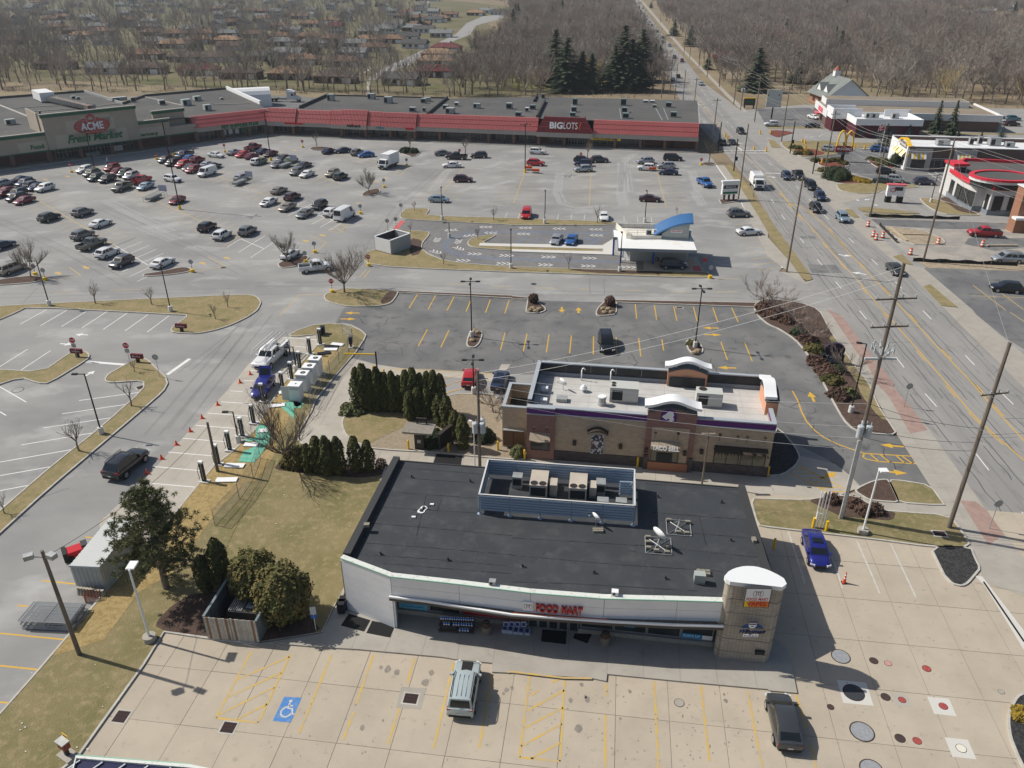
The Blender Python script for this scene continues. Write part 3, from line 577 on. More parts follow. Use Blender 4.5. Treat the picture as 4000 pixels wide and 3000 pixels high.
grate("31:1337,1062","storm drain set in a concrete square beside the parked pale SUV",.95,.8)
b=MB();b.se(pts("31:1255,960 1475,975 1425,1155 1210,1140"),ZC-.001);b.bd9("patch",Qi,fore)
grate("23:1480,1303","storm drain in the grass near the leaning utility pole",1.0,.7,z=.13);grate("23:1748,1567","rusty storm drain at the edge of the black rock bed",.9,.7,z=.06)
grate("12:1447,1000","small drain beside the mulch strip in the dark lot",.9,.5,z=.02)
grate("20:1215,30","small drain at the corner of the left lot verge",.8,.8,a=R(40),z=.01)
def cover(s,r,label,m,cat="manhole cover",rim=None,z=.036):
 c=at(s);t=tn("tank_cover",label,cat,(c.x,c.y,z))
 b=MB();b.cyl(0,0,-.01,.004,r*1.12,n=24);b.bd9("rim",rim or qv,t)
 b=MB();b.cyl(0,0,-.005,.012,r,n=24);b.box(-.06,r*.55,.008,.06,r*.72,.018);b.bd9("lid",m,t)
Zm=mat("grey_cover",(.31,.32,.33),(.26,.265,.275),s=5,rough=.6);qz=flat("black_cover",(.045,.048,.055),.6)
QN=mat("red_cover",(.42,.09,.08),(.30,.06,.055),s=8,rough=.7);QO=mat("brown_cover",(.075,.05,.045),(.055,.04,.036),s=8,rough=.7)
qA=flat("white_cover",(.70,.66,.55),.7);qB=flat("pink_cover",(.52,.27,.25),.7)
for s,w_ in(("33:750,1010",2.0),("33:1500,1128",1.45),("33:1660,1490",1.45),("33:1155,1075",1.0)):
 c=at(s);b=MB();b.M=Matrix.Translation((c.x,c.y,0))@Matrix.Rotation(AX,4,'Z');b.box(-w_/2,-w_/2,0,w_/2,w_/2,.0345);b.bd9("patch",Zd if w_>1.2 else Qi,fore)
cover("33:628,698",.62,"large grey round tank cover partly in the tower shadow",Zm);cover("33:740,1010",.66,"large black round tank cover in a white concrete square",qz)
cover("33:812,1347",.72,"large grey round tank cover nearest the dark hatchback",Zm);cover("33:893,1672",.66,"grey round tank cover at the bottom edge of the photo",Zm)
cover("33:913,735",.29,"brown round cover beside a pale pink one",QO);cover("33:1037,757",.24,"pale pink round fill cover on the forecourt",qB)
cover("33:1370,803",.28,"red round fill cover standing alone, farthest up the forecourt",QN);cover("33:1015,1048",.3,"brown round cover near the black tank cover",QO)
cover("33:1158,1073",.24,"red round fill cover in a square of grey patching",QN);cover("33:1514,1128",.27,"red round fill cover in a white concrete square",QN)
cover("33:540,1135",.22,"small brown round cover by the rear of the dark hatchback",QO);cover("33:1140,1405",.31,"brown round cover nearest the bottom of the photo",QO)
cover("33:1288,1427",.26,"red round fill cover nearest the bottom of the photo",QN);cover("33:1668,1492",.3,"white round fill cover in a white concrete square",qA)
cover("33:2015,1003",.2,"small grey round cover near the curved kerb on the right",Qi);cover("32:1445,1098",.32,"grey round manhole cover in the parking bay",Qi)
cover("12:188,795",.42,"dark manhole cover in the service drive",Zk,z=.004);cover("10:1930,653",.4,"dark manhole cover in the lot by a painted line",Zk,z=.004)
cover("20:155,52",.6,"asphalt-coloured manhole cover in the left lot",ZB,z=.004)
b=MB()
def blot(c,r):
 n=9;b.se([(c.x+r*rc.uniform(.6,1.1)*math.cos(2*math.pi*k/n),c.y+r*1.4*rc.uniform(.6,1.1)*math.sin(2*math.pi*k/n))for k in range(n)],ZC+.001)
for s,r in(("31:1083,793",.17),("31:1140,808",.28),("31:1217,838",.24),("31:1515,838",.2),("31:1465,925",.3),("31:918,1312",.2),("31:1098,1250",.1),("32:633,1045",.14),("32:648,1068",.22),("32:507,1075",.18),("32:573,1318",.28),("32:1018,1000",.15),("32:963,1045",.07),("32:937,1235",.1),("32:1846,1080",.16),("32:1832,1026",.1),("32:600,940",.16),("31:2165,985",.2),("31:2140,1020",.12),("32:0,970",.16)):blot(at(s),r)
for k in range(150):blot(at(f"3{rc.choice('1222')}:{rc.uniform(100,2150):.0f},{rc.uniform(930,1650):.0f}"),rc.uniform(.025,.07))
for k in range(60):blot(at(f"33:{rc.uniform(450,1900):.0f},{rc.uniform(100,1600):.0f}"),rc.uniform(.02,.06))
stuff(b.bd9("oil_spot",mat("oil_stain",(.22,.195,.165),(.28,.25,.21),s=3,rough=.7),fore))
def paint(n,c,metal=.0,rough=.32):
 return mat("paint_"+n,c,rough=rough,spec=.5,metal=metal,coat=.6)
PAINT={"white":paint("white",(.70,.70,.69)),"silver":paint("silver",(.42,.43,.44),.5),"pale green grey":paint("pale",(.40,.46,.46),.1),"beige":paint("beige",(.38,.34,.28),.4),"grey":paint("grey",(.16,.165,.17),.4),"dark grey":paint("dgrey",(.060,.064,.068),.3),"black":paint("black",(.012,.012,.015),.0,.25),"olive grey":paint("olive",(.12,.125,.105),.3),"dark blue":paint("dblue",(.018,.030,.070),.2),"blue":paint("blue",(.03,.12,.34),.2),"royal blue":paint("royal",(.022,.028,.22),.25,.25),"light blue":paint("lblue",(.30,.38,.44),.4),"red":paint("red",(.42,.018,.022)),"dark red":paint("dred",(.17,.018,.026),.2),"maroon":paint("maroon",(.065,.016,.022),.2),"dark green":paint("dgreen",(.035,.048,.042),.2),"teal":paint("teal",(.08,.22,.24),.3),"tan":paint("tan",(.27,.24,.19),.4),"green":paint("sage",(.21,.24,.15),.3)}
Qu=mat("car_glass",(.012,.016,.018),rough=.06,spec=.6)
Zn=flat("tyre_rubber",(.018,.018,.018),.85);ZH=mat("alloy",(.48,.48,.48),rough=.35,metal=.7)
Qc=flat("black_plastic",(.02,.02,.021),.6);ZI=mat("headlamp",(.62,.64,.66),rough=.15,spec=.6);qC=mat("tail_lamp",(.30,.015,.015),rough=.2)
qD=flat("licence_plate",(.62,.64,.66),.5);ZJ=mat("chrome",(.6,.6,.6),rough=.2,metal=.9);Qe=flat("white_panel",(.74,.74,.73),.5)
KIND={"sedan":(4.8,.91,[(-2.4,.48,.84,.80),(-2.3,.28,.98,.94),(-1.5,.22,1.02,1),(-.2,.20,.99,1),(1.0,.20,.97,1),(1.8,.22,.86,.97),(2.25,.26,.74,.89),(2.4,.38,.60,.74)],(1.05,.35,-.3,-1.0,-1.85,.96,1.44),1.42,-1.38,.33),"suv":(4.6,.93,[(-2.3,.55,.95,.86),(-2.22,.32,1.08,.95),(-1.4,.26,1.10,1),(0,.24,1.07,1),(.95,.24,1.05,1),(1.7,.26,.98,.97),(2.15,.30,.86,.90),(2.3,.42,.70,.76)],(1.05,.40,-.4,-1.65,-2.12,1.05,1.68),1.36,-1.33,.36),"boxy suv":(4.5,.95,[(-2.2,.55,1.0,.92),(-2.15,.34,1.10,.97),(-1.4,.28,1.12,1),(0,.26,1.12,1),(.9,.26,1.12,1),(1.75,.28,1.07,.98),(2.1,.32,.96,.93),(2.22,.45,.80,.84)],(.98,.55,-.4,-1.85,-2.08,1.09,1.78),1.34,-1.30,.38),"minivan":(5.1,.99,[(-2.5,.52,.95,.90),(-2.45,.30,1.08,.96),(-1.5,.24,1.08,1),(0,.22,1.06,1),(1.2,.22,1.02,1),(1.95,.25,.92,.96),(2.4,.28,.76,.88),(2.53,.40,.62,.74)],(1.5,.75,-.4,-2.05,-2.42,1.03,1.76),1.62,-1.44,.35),"hatchback":(4.4,.88,[(-2.2,.50,.92,.84),(-2.12,.28,1.02,.94),(-1.3,.22,1.02,1),(0,.20,.98,1),(1.0,.20,.95,1),(1.7,.22,.84,.96),(2.1,.26,.70,.88),(2.22,.38,.58,.74)],(1.3,.35,-.25,-1.1,-2.08,.95,1.48),1.36,-1.32,.32),"pickup":(5.8,.99,[(-2.88,.6,.78,.95),(-2.84,.42,.82,.98),(-1.0,.36,.82,1),(-.85,.36,1.20,1),(.6,.36,1.18,1),(1.1,.36,1.17,1),(2.3,.38,1.12,.97),(2.75,.42,1.0,.93),(2.88,.55,.82,.86)],(1.25,.65,.0,-.65,-.95,1.17,1.88),1.85,-1.75,.40),"van":(5.7,1.0,[(-2.8,.5,1.0,.95),(-2.76,.34,1.15,.98),(-1.0,.30,1.17,1),(.9,.30,1.15,1),(1.6,.30,1.12,.99),(2.3,.32,1.02,.95),(2.7,.38,.88,.88),(2.82,.5,.72,.78)],(1.95,1.35,0,-2.55,-2.74,1.13,2.1),1.85,-1.6,.38),"cargo van":(5.9,1.03,[(-2.9,.5,1.0,.97),(-2.88,.34,1.2,.98),(-1.0,.30,1.25,1),(1.2,.30,1.22,1),(1.9,.30,1.15,.98),(2.5,.32,1.02,.93),(2.85,.38,.88,.86),(2.95,.5,.72,.76)],(2.3,1.45,0,-2.78,-2.86,1.18,2.5),2.0,-1.6,.38)}
def bil(q,s,t):return(q[0].lerp(q[1],s)).lerp(q[3].lerp(q[2],s),t)
CARP={}
def car_body(kind):
 L,W,st,cab,fy,ry,wr=KIND[kind]
 b=MB();rings=[]
 for y,z0,zt,f in st:
  w_=W*f;h=zt-z0
  half=[(w_*.86,z0),(w_*.985,z0+h*.22),(w_,z0+h*.55),(w_*.975,zt-h*.12),(w_*.90,zt),(w_*.45,zt+.025)]
  ring=[(x,y,z)for x,z in half]+[(0,y,zt+.03)]+[(-x,y,z)for x,z in half[::-1]]
  rings.append(ring)
 n=len(rings[0]);vs=[p for r_ in rings for p in r_];fs=[]
 for i in range(len(rings)-1):
  for k in range(n):fs.append((i*n+k,i*n+(k+1)%n,(i+1)*n+(k+1)%n,(i+1)*n+k)[::-1])
 fs+=[tuple(range(n)),tuple(range((len(rings)-1)*n,len(rings)*n))[::-1]]
 b.add(vs,fs)
 bf,rf,md,rr,br,zb,zr=cab;wB=W*.93;wR=W*(.86 if "van" in kind and kind!="minivan" else.77)
 prof=[(bf,zb,wB*.96),(rf,zr-.07,wR),(md,zr,wR*1.01),(rr,zr-.05,wR*.98),(br,zb,wB*.96)]
 V=[]
 for y,z,w_ in prof:V+=[(w_,y,z),(w_*.8,y,z+(.035 if 0<prof.index((y,z,w_))<4 else 0)),(-w_*.8,y,z+(.035 if 0<prof.index((y,z,w_))<4 else 0)),(-w_,y,z)]
 F=[]
 for i in range(4):
  for k in range(3):F.append((i*4+k,i*4+k+1,(i+1)*4+k+1,(i+1)*4+k))
 F+=[(0,4,8,12,16),(3,19,15,11,7)]
 b.add(V,F)
 q=lambda s:[Vector((s*wB*.96,bf,zb)),Vector((s*wB*.96,br,zb)),Vector((s*wR*.98,rr,zr-.05)),Vector((s*wR,rf,zr-.07))]
 return b,q,prof
def car_proto(kind,extra=()):
 L,W,st,cab,fy,ry,wr=KIND[kind];bf,rf,md,rr,br,zb,zr=cab
 parts=[]
 def P(name,b,m,painted=False,smooth=False,subs=()):
  me=b.mesh(name,m)
  if smooth:
   me.polygons.foreach_set("use_smooth",[True]*len(me.polygons));me.set_sharp_from_angle(angle=R(42))
  parts.append((name,me,subs,painted))
 b,q,prof=car_body(kind);P("body",b,PAINT["white"],True,True)
 def quad(c,off,ins):
  c=[Vector(p)for p in c];n=(c[1]-c[0]).cross(c[3]-c[0]).normalized()*off
  u0,u1,v0,v1=ins;return[bil(c,a,t)+n for a,t in((u0,v0),(u1,v0),(u1,v1),(u0,v1))]
 wf,zf=prof[1][2],prof[1][1];w0=prof[0][2]
 m_=MB();m_.poly(quad([(-w0,bf,zb),(w0,bf,zb),(wf,rf,zf),(-wf,rf,zf)],-.02,(.06,.94,.08,.93))[::-1]);P("windscreen",m_,Qu)
 wr_,zr_=prof[3][2],prof[3][1];w4=prof[4][2]
 m_=MB();m_.poly(quad([(w4,br,zb),(-w4,br,zb),(-wr_,rr,zr_),(wr_,rr,zr_)],-.02,(.08,.92,.15 if kind!="pickup" else.2,.9)));P("rear_window",m_,Qu)
 cuts={"sedan":((.14,.46),(.50,.83)),"hatchback":((.14,.42),(.46,.80)),"pickup":((.14,.48),(.53,.93)),"van":((.06,.26),),"cargo van":((.08,.26),),"minivan":((.12,.36),(.40,.64),(.68,.94))}.get(kind,((.12,.38),(.42,.68),(.72,.93)))
 for s in(1,-1):
  for a,c_ in cuts:
   qq=q(s);f=[bil(qq,a,.10),bil(qq,c_,.10),bil(qq,c_,.86),bil(qq,a,.86)]
   if s>0:pass
   else:f=f[::-1]
   m_=MB();m_.poly([p+Vector((s*.016,0,.006))for p in f]);P("side_window",m_,Qu)
 for s in(1,-1):
  for y in(fy,ry):
   m_=MB();m_.disc((s*(W-.02),y,wr),(1,0,0),wr+.055,.05,18);P("wheel_arch",m_,Qc)
   m_=MB();m_.disc((s*(W-.09),y,wr),(1,0,0),wr,.24,18)
   rm=MB();rm.disc((s*(W+.028),y,wr),(1,0,0),wr*.66,.012,12)
   P("wheel",m_,Zn,subs=(("rim",rm.mesh("rim",ZH)),))
 yf=st[-2][0];ye=st[0][0];hz=st[-2][2]-.10;wfr=W*st[-2][3]
 for s in(1,-1):
  m_=MB();m_.M=Matrix.Translation((s*(wfr*.82),yf-.03,hz))@Matrix.Rotation(-s*.5,4,'Z');m_.box(-.2,-.16,-.075,.2,.12,.065);P("headlight",m_,ZI)
  tz=st[1][2]-(.14 if "suv" not in kind else.08);hgt=.10 if kind in("sedan","hatchback")else.16
  m_=MB();m_.box(s*W*.62,ye+.02,tz-hgt,s*W*.925,ye+.3,tz+hgt*.5)if s>0 else m_.box(s*W*.925,ye+.02,tz-hgt,s*W*.62,ye+.3,tz+hgt*.5);P("tail_light",m_,qC)
  m_=MB();m_.box(s*(W+.05)-.11,bf-.32,zb-.02,s*(W+.05)+.11,bf-.12,zb+.14);P("mirror",m_,PAINT["white"],True)
 zg=st[-1][1]
 m_=MB();m_.box(-W*.45,yf,zg-.02,W*.45,st[-1][0]+.012,st[-1][2]-.02);P("grille",m_,Qc)
 m_=MB();m_.box(-W*.8,ye-.015,st[0][1]-.16,W*.8,ye+.25,st[0][1]+.03);P("rear_bumper",m_,Qc)
 m_=MB();m_.box(-.17,ye-.022,st[0][1]+.08,.17,ye+.1,st[0][1]+.2);P("licence_plate",m_,qD)
 if kind=="pickup":
  m_=MB();m_.box(-.93,-2.86,.84,.93,-1.0,.865);P("bed_floor",m_,Qc)
  for s in(1,-1):m_=MB();m_.box(s*.97-.05,-2.86,.6,s*.97+.05,-.95,1.2);P("bed_side",m_,PAINT["white"],True)
  m_=MB();m_.box(-.93,-2.9,.6,.93,-2.82,1.2);P("tailgate",m_,PAINT["white"],True)
 if "rails" in extra:
  for s in(1,-1):m_=MB();m_.tu([(s*.66,.45,zr+.03),(s*.68,.2,zr+.09),(s*.68,-1.5,zr+.09),(s*.66,-1.75,zr+.03)],.03,6);P("roof_rail",m_,Qc)
 if "hood" in extra:m_=MB();m_.box(-.38,1.05,st[4][2],.38,1.95,st[5][2]+.062);P("bonnet_panel",m_,Qc)
 if "ribs" in extra:
  for x in(-.3,0,.3):m_=MB();m_.box(x-.02,-1.6,zr+.02,x+.02,.2,zr+.048);P("roof_rib",m_,PAINT["white"],True)
 if "sunroof" in extra:m_=MB();m_.box(-.42,-.1+md,zr+.02,.42,md+.55,zr+.045);P("sunroof",m_,Qu)
 if "cover" in extra:m_=MB();m_.box(-.92,-2.84,1.19,.92,-.98,1.225);P("bed_cover",m_,Qc)
 if "lid" in extra:
  m_=MB();m_.M=Matrix.Translation((0,-1.05,1.44))@Matrix.Rotation(R(-62),4,'X');m_.box(-.68,-1.15,-.03,.68,.0,.03);P("open_tailgate",m_,PAINT["white"],True)
  m_=MB();m_.M=Matrix.Translation((0,-1.05,1.44))@Matrix.Rotation(R(-62),4,'X');m_.box(-.52,-.85,.03,.52,-.1,.042);P("tailgate_glass",m_,Qu)
 if "wiper" in extra:m_=MB();m_.tu([(0,ye+.05,1.16),(.28,ye+.1,1.2)],.012,4);P("wiper",m_,Qc)
 return parts
def car(kind,colour,s,head,place,group=None,extra=(),z=.7,size=1.0,cat=None,gz=.0,label=None):
 key=(kind,tuple(extra))
 if key not in CARP:CARP[key]=car_proto(kind,extra)
 c=at(s,z);lab=label or f"{colour} {kind} {place}"
 nm={"suv":"parked_suv","boxy suv":"parked_suv","pickup":"pickup_truck","cargo van":"cargo_van","van":"passenger_van","hatchback":"hatchback_car","sedan":"sedan_car"}.get(kind,kind)
 t=tn(nm,lab,cat or{"boxy suv":"suv","pickup":"pickup truck","sedan":"car","hatchback":"car","cargo van":"van"}.get(kind,kind),(c.x,c.y,gz),head-math.pi/2,group)
 t.scale=(size,)*3
 for name,me,subs,painted in CARP[key]:
  o=obj(name,me,t)
  if painted:o.material_slots[0].link='OBJECT';o.material_slots[0].material=PAINT[colour]
  for n2,m2 in subs:obj(n2,m2,o)
 return t
MALL="cars parked before the shopping plaza"
A1="in the packed rows facing the grocery store";A2="in the middle rows of the plaza lot";A3="in the sparse row nearest the service drive";A4="before the long red-roofed shops";A5="in the rows facing the big discount store"
def cars(txt,place,group=MALL):
 for ln in txt.strip().split(";"):
  ln=ln.strip()
  if not ln:continue
  s,kind,colour,h=[x.strip()for x in ln.split("/")]
  car(kind,colour,s,HD[h]if h in HD else R(float(h)),place,group)
h0=SA;hb=SB;hc=SC
HD={"a":SA,"A":SA+math.pi,"b":SB,"B":SB+math.pi,"c":SC,"C":SC+math.pi,"d":SD,"D":SD+math.pi,"e":R(0),"w":R(180)}
cars("""00:40,1580/suv/silver/a;00:190,1545/sedan/dark blue/a;00:215,1578/suv/dark blue/A;00:285,1595/suv/grey/a;00:312,1612/sedan/dark blue/A;00:385,1622/suv/white/A;00:50,1645/sedan/dark red/A;00:150,1665/suv/black/A;10:20,15/sedan/dark red/A;10:140,45/suv/black/A;10:208,68/sedan/dark red/A;
00:730,1465/suv/white/A;00:790,1495/suv/olive grey/A;00:830,1532/suv/dark green/A;00:925,1545/suv/black/A;00:965,1448/suv/dark red/B;00:1015,1478/hatchback/dark red/B;00:1078,1495/suv/dark green/B;00:1130,1517/suv/silver/B;00:1225,1555/pickup/red/b;00:1255,1605/sedan/light blue/B;00:1055,1615/pickup/olive grey/B;
00:1430,1378/suv/black/C;00:1492,1403/suv/black/C;00:1592,1337/pickup/dark blue/C;00:1645,1360/sedan/blue/c;00:1580,1418/suv/red/C;00:1705,1380/suv/dark red/c;00:1640,1442/sedan/dark grey/C;00:1668,1463/suv/dark red/C;00:1795,1417/sedan/silver/c;00:1845,1430/sedan/dark grey/c;00:1790,1490/van/white/C;00:1865,1335/sedan/white/-25;00:1490,1543/suv/white/-28""",A1)
cars("""00:2020,1310/sedan/silver/d;00:2095,1330/sedan/red/D;00:2175,1345/sedan/dark red/d;00:2188,1272/pickup/dark red/d;01:65,1303/sedan/dark blue/d;01:125,1325/sedan/maroon/D;01:35,1392/hatchback/green/C;00:2085,1527/hatchback/silver/c;
01:235,1362/sedan/dark grey/D;01:305,1378/hatchback/green/d;01:190,1417/sedan/grey/D;01:420,1420/sedan/dark grey/d;01:352,1482/suv/grey/D;01:440,1500/sedan/white/D;01:660,1495/suv/tan/D;01:730,1522/suv/dark green/d;01:200,1640/sedan/tan/c;00:2225,1395/suv/white/c""",A2)
cars("""01:627,1300/sedan/dark blue/d;01:750,1297/sedan/dark blue/-160;01:875,1315/suv/grey/d;01:950,1333/hatchback/blue/-155;01:1620,1320/sedan/grey/8;01:1730,1352/pickup/black/172;01:1925,1340/suv/dark grey/183;01:1690,1422/sedan/white/185;01:1790,1545/suv/maroon/0""",A4)
cars("""02:220,1307/suv/white/-10;02:205,1405/suv/red/-12;02:610,1380/suv/black/-12;02:612,1408/suv/dark blue/172;02:757,1377/suv/dark grey/8;02:613,1457/suv/silver/190;02:1150,1388/suv/silver/190;02:1162,1445/suv/white/168;02:1330,1430/suv/silver/180;02:1350,1483/sedan/dark blue/172;02:1390,1362/minivan/black/-8;02:1667,1577/pickup/blue/-80;12:1195,52/sedan/maroon/-8;11:1580,58/hatchback/light blue/-8""",A5)
cars("""10:425,215/suv/dark green/a;10:715,172/suv/grey/a;10:870,265/sedan/white/a;10:715,367/suv/grey/a;10:795,447/pickup/olive grey/a;10:930,522/suv/white/a;10:1050,602/suv/dark grey/A;10:1405,603/sedan/white/a;10:1530,67/hatchback/dark red/B;10:1790,297/suv/black/b;10:1920,367/suv/white/b;10:2140,332/suv/grey/b;10:20,452/sedan/dark blue/a""",A3)
cars("""11:315,38/suv/maroon/c;11:270,125/sedan/tan/C;11:420,182/sedan/grey/C;11:545,112/suv/black/C;11:655,172/suv/white/c""",A2+", lower end")
car("minivan","beige","10:95,655",SA,"under a bare tree at the left edge",MALL)
car("sedan","white","11:107,82",SC+math.pi,"with a dark bonnet in the middle of the plaza lot",MALL,("hood",))
tv=car("cargo van","white","11:765,185",SC,"with small printed lettering, beside a white SUV",MALL,z=1.1)
car("sedan","white","11:295,532",SB,"beside a bare tree in a mulch island",MALL)
car("pickup","white","11:522,640",R(18),"with an open bed, driving past a mulch island",None,z=.8)
car("minivan","red","12:125,185",R(-95),"parked nose toward us above the coffee stand's verge",None)
car("sedan","white","12:792,205",R(-92),"old and boxy, nose toward the coffee stand",None)
car("sedan","silver","12:385,405",R(-105),"in a blue-lined bay of the coffee stand",None,gz=.012)
car("sedan","blue","12:515,408",R(-105),"next to the silver sedan in a blue-lined coffee stand bay",None,gz=.012)
car("suv","dark grey","12:1180,548",R(-4),"in deep shade under the coffee stand's white canopy",None,gz=.02)
car("suv","dark blue","12:1395,622",R(-3),"half in sun at the coffee stand's outer lane",None,gz=.02)
car("minivan","black","12:815,1295",R(-91),"alone in the dark lot, nose toward us",None,("rails",),gz=.012,size=1.0)
car("suv","grey","12:1960,182",R(5),"in the white-lined stalls by the road verge",None,("rails",))
car("sedan","white","12:2050,335",R(10),"in the stalls below the grey SUV by the verge",None)
def rh(i):k=int(i);d=LE[k+1]-LE[k];return math.atan2(d.y,d.x)
RG="cars driving on the main road"
for s,k,c_,h,p in(("13:450,35","suv","dark blue",13,"driving away, behind two dark SUVs"),("13:415,135","suv","black",12.5,"driving away near the road's middle"),("13:645,217","suv","light blue",13,"driving away beside the orange drums"),("13:1100,662","hatchback","dark grey",14,"driving away, seen past a big utility pole"),("03:160,1518","suv","dark blue",11.5,"driving away opposite the arched restaurant sign"),("03:262,1512","pickup","black",11.5,"driving away opposite the arched restaurant sign"),("03:370,1602","minivan","black",12,"driving away, nearest the round hedge"),("02:1815,1228","suv","dark green",-9,"coming toward us past yellow barrels"),("02:1900,1222","sedan","dark grey",-9,"coming toward us past yellow barrels"),("02:1975,1132","suv","black",8,"driving away up the main road past the discount store"),("02:1560,942","pickup","dark blue",-7,"coming toward us beside the discount store"),("02:1435,658","suv","black",-5,"coming toward us beyond the plaza"),("02:1390,682","sedan","light blue",-5,"coming toward us beyond the plaza"),("02:1635,720","sedan","silver",5,"leaving by the cross street"),("02:1470,522","suv","dark red",4,"far up the main road"),("02:1405,492","suv","dark blue",4,"far up the main road"),("02:1362,390","suv","silver",3,"far up the main road"),("02:1300,362","suv","black",3,"far up the main road"),("02:1303,324","suv","dark grey",3,"far up the main road"),("02:1257,270","suv","dark grey",2,"far up the main road")):
 a=rh(abs(h));car(k,c_,s,a+(math.pi if h<0 else 0),p,RG,gz=.006)
for s,k,c_ in(("02:1207,217","suv","dark blue"),("02:1180,212","sedan","dark grey"),("02:1187,187","sedan","light blue"),("02:1150,158","sedan","white"),("02:1128,118","suv","grey"),("02:1113,97","suv","maroon"),("02:1100,58","suv","dark blue"),("02:1132,70","sedan","black"),("02:1098,72","suv","black"),("02:1095,27","suv","grey"),("02:1066,30","suv","dark grey"),("02:1050,6","sedan","white"),("02:1062,14","sedan","light blue"),("02:1032,38","van","white")):
 car(k,c_,s,rh(1),"tiny at the far end of the main road",RG)
EG="cars at the restaurants across the road"
for s,k,c_,h,p in(("03:1020,1478","suv","black",-20,"below the restaurant's striped awnings"),("03:1000,1558","sedan","dark green",-25,"beside a silver SUV at the restaurant"),("03:1110,1548","suv","silver",-25,"beside a dark sedan at the restaurant"),("03:1350,1568","suv","dark blue",-5,"alone above the white arch sign"),("03:540,1288","suv","silver",-30,"half behind the golden arches sign"),("03:960,1288","suv","blue",-15,"by the flagpole across the road"),("03:30,1070","suv","white",175,"before the pale bank"),("03:380,1082","sedan","black",175,"in the lot before the low white building"),("03:395,1008","sedan","white",-70,"nosed in to the low white building"),("03:2120,1022","suv","teal",-5,"at far right beyond the low white building"),("03:2110,1068","suv","maroon",-5,"at far right beyond the low white building"),("03:2035,1060","sedan","white",-5,"at far right beyond the low white building"),("03:1990,1005","suv","white",-5,"at far right behind the low building"),("03:1850,1498","sedan","black",5,"between the brown restaurant and the red-rimmed one"),("03:970,920","sedan","white",-10,"behind the pale-roofed bank"),("13:2060,825","suv","black",165,"in the side lot behind the wires")):
 car(k,c_,s,R(h),p,EG,gz=.03)
car("pickup","red","13:1868,352",R(172),"with a covered bed on the building site",None,("cover",),gz=.034)
car("minivan","silver","13:2075,572",R(172),"by the black silt fence at the right edge",None,("rails",),gz=.03)
car("suv","black","20:1095,690",ang("20:1000,800 1240,600"),"driving along the aisle past the orange cones",None,("rails","wiper"),gz=.0,z=.6,size=1.1)
car("boxy suv","pale green grey","31:1800,960",ang("31:1775,1190 1850,760"),"with black roof rails parked facing the shop",None,("rails","hood","ribs","wiper"),gz=.033,z=.8)
car("hatchback","dark grey","33:135,1250",ang("33:170,1480 70,1050"),"with a sloping rear window beside the walk's corner",None,("wiper",),gz=.033,z=.6)
car("hatchback","royal blue","23:412,1425",ang("23:380,1280 470,1570"),"with a sunroof beside the shop's right wall",None,("sunroof",),gz=.033,z=.6)
car("hatchback","red","11:1850,1600",ang("21:1825,60 11:1862,1570"),"in the concrete bays behind the hedge",None,gz=.02,z=.6)
car("sedan","dark blue","11:2110,1625",ang("21:2085,60 11:2130,1580"),"beside the red hatchback, behind bare branches",None,("sunroof",),gz=.02,z=.6)
car("hatchback","royal blue","f:1028,1512",ang("f:1050,1475 1005,1545"),"with its tailgate open at a charging bay",None,("lid",),gz=.02,z=.6,size=1.06)
def wheels(t,W,ys,r,w=.28):
 for s in(1,-1):
  for y in ys:
   b=MB();b.disc((s*(W-w/2),y,r),(1,0,0),r,w,16);o=b.bd9("wheel",Zn,t)
   b=MB();b.disc((s*(W+.01),y,r),(1,0,0),r*.6,.015,12);b.bd9("rim",ZH,o)
def box_truck(s,head,label,paintm=Qe,box=True,z=1.2):
 c=at(s,z);t=tn("box_truck",label,"truck",(c.x,c.y,0),head-math.pi/2)
 b=MB();b.box(-1.1,-3.6,.55,1.1,2.0,.8);b.bd9("chassis",Qc,t)
 if box:
  b=MB();b.box(-1.22,-3.7,.95,1.22,1.35,3.5);o=b.bd9("cargo_box",Qe,t)
  for x in(-1.2,1.2):b=MB();b.box(x-.05,-3.72,.93,x+.05,1.37,1.02);b.bd9("box_rail",ZJ,o)
 b=MB();b.add([(-1.05,1.5,.5),(1.05,1.5,.5),(1.05,3.1,.5),(-1.05,3.1,.5),(-1.02,1.5,2.45),(1.02,1.5,2.45),(.95,2.55,2.42),(-.95,2.55,2.42),(-1.05,3.1,1.3),(1.05,3.1,1.3)],[(0,3,2,1),(0,1,5,4),(4,5,6,7),(7,6,9,8),(8,9,2,3),(1,2,9,6,5),(0,4,7,8,3)]);b.bd9("cab",paintm,t)
 b=MB();b.poly([(-.88,3.03,1.45),(.88,3.03,1.45),(.84,2.62,2.32),(-.84,2.62,2.32)]);o=b.bd9("windscreen",Qu,t);o.location.y=.03
 for s_ in(1,-1):
  b=MB();f=[(s_*1.055,2.8,1.35),(s_*1.055,1.75,1.35),(s_*1.035,1.75,2.2),(s_*1.03,2.5,2.2)];b.poly(f if s_>0 else f[::-1]);b.bd9("side_window",Qu,t)
  b=MB();b.box(s_*.75-.2,3.08,.75,s_*.75+.2,3.13,.95);b.bd9("headlight",ZI,t)
  b=MB();b.box(s_*1.3-.1,2.75,1.5,s_*1.3+.1,2.85,2.0);b.bd9("mirror",Qc,t)
 b=MB();b.box(-.55,3.08,.75,.55,3.12,1.15);b.bd9("grille",Qc,t);b=MB();b.box(-1.08,3.05,.42,1.08,3.2,.68);b.bd9("bumper",Qc,t)
 wheels(t,1.05,(2.4,-2.4),.42);return t
box_truck("01:1140,1405",SD+math.pi-R(2),"white box truck with a tall cargo box standing across the bays")
tk=box_truck("02:2118,1575",R(-95),"white flat-nosed truck coming toward us on the main road",box=False)
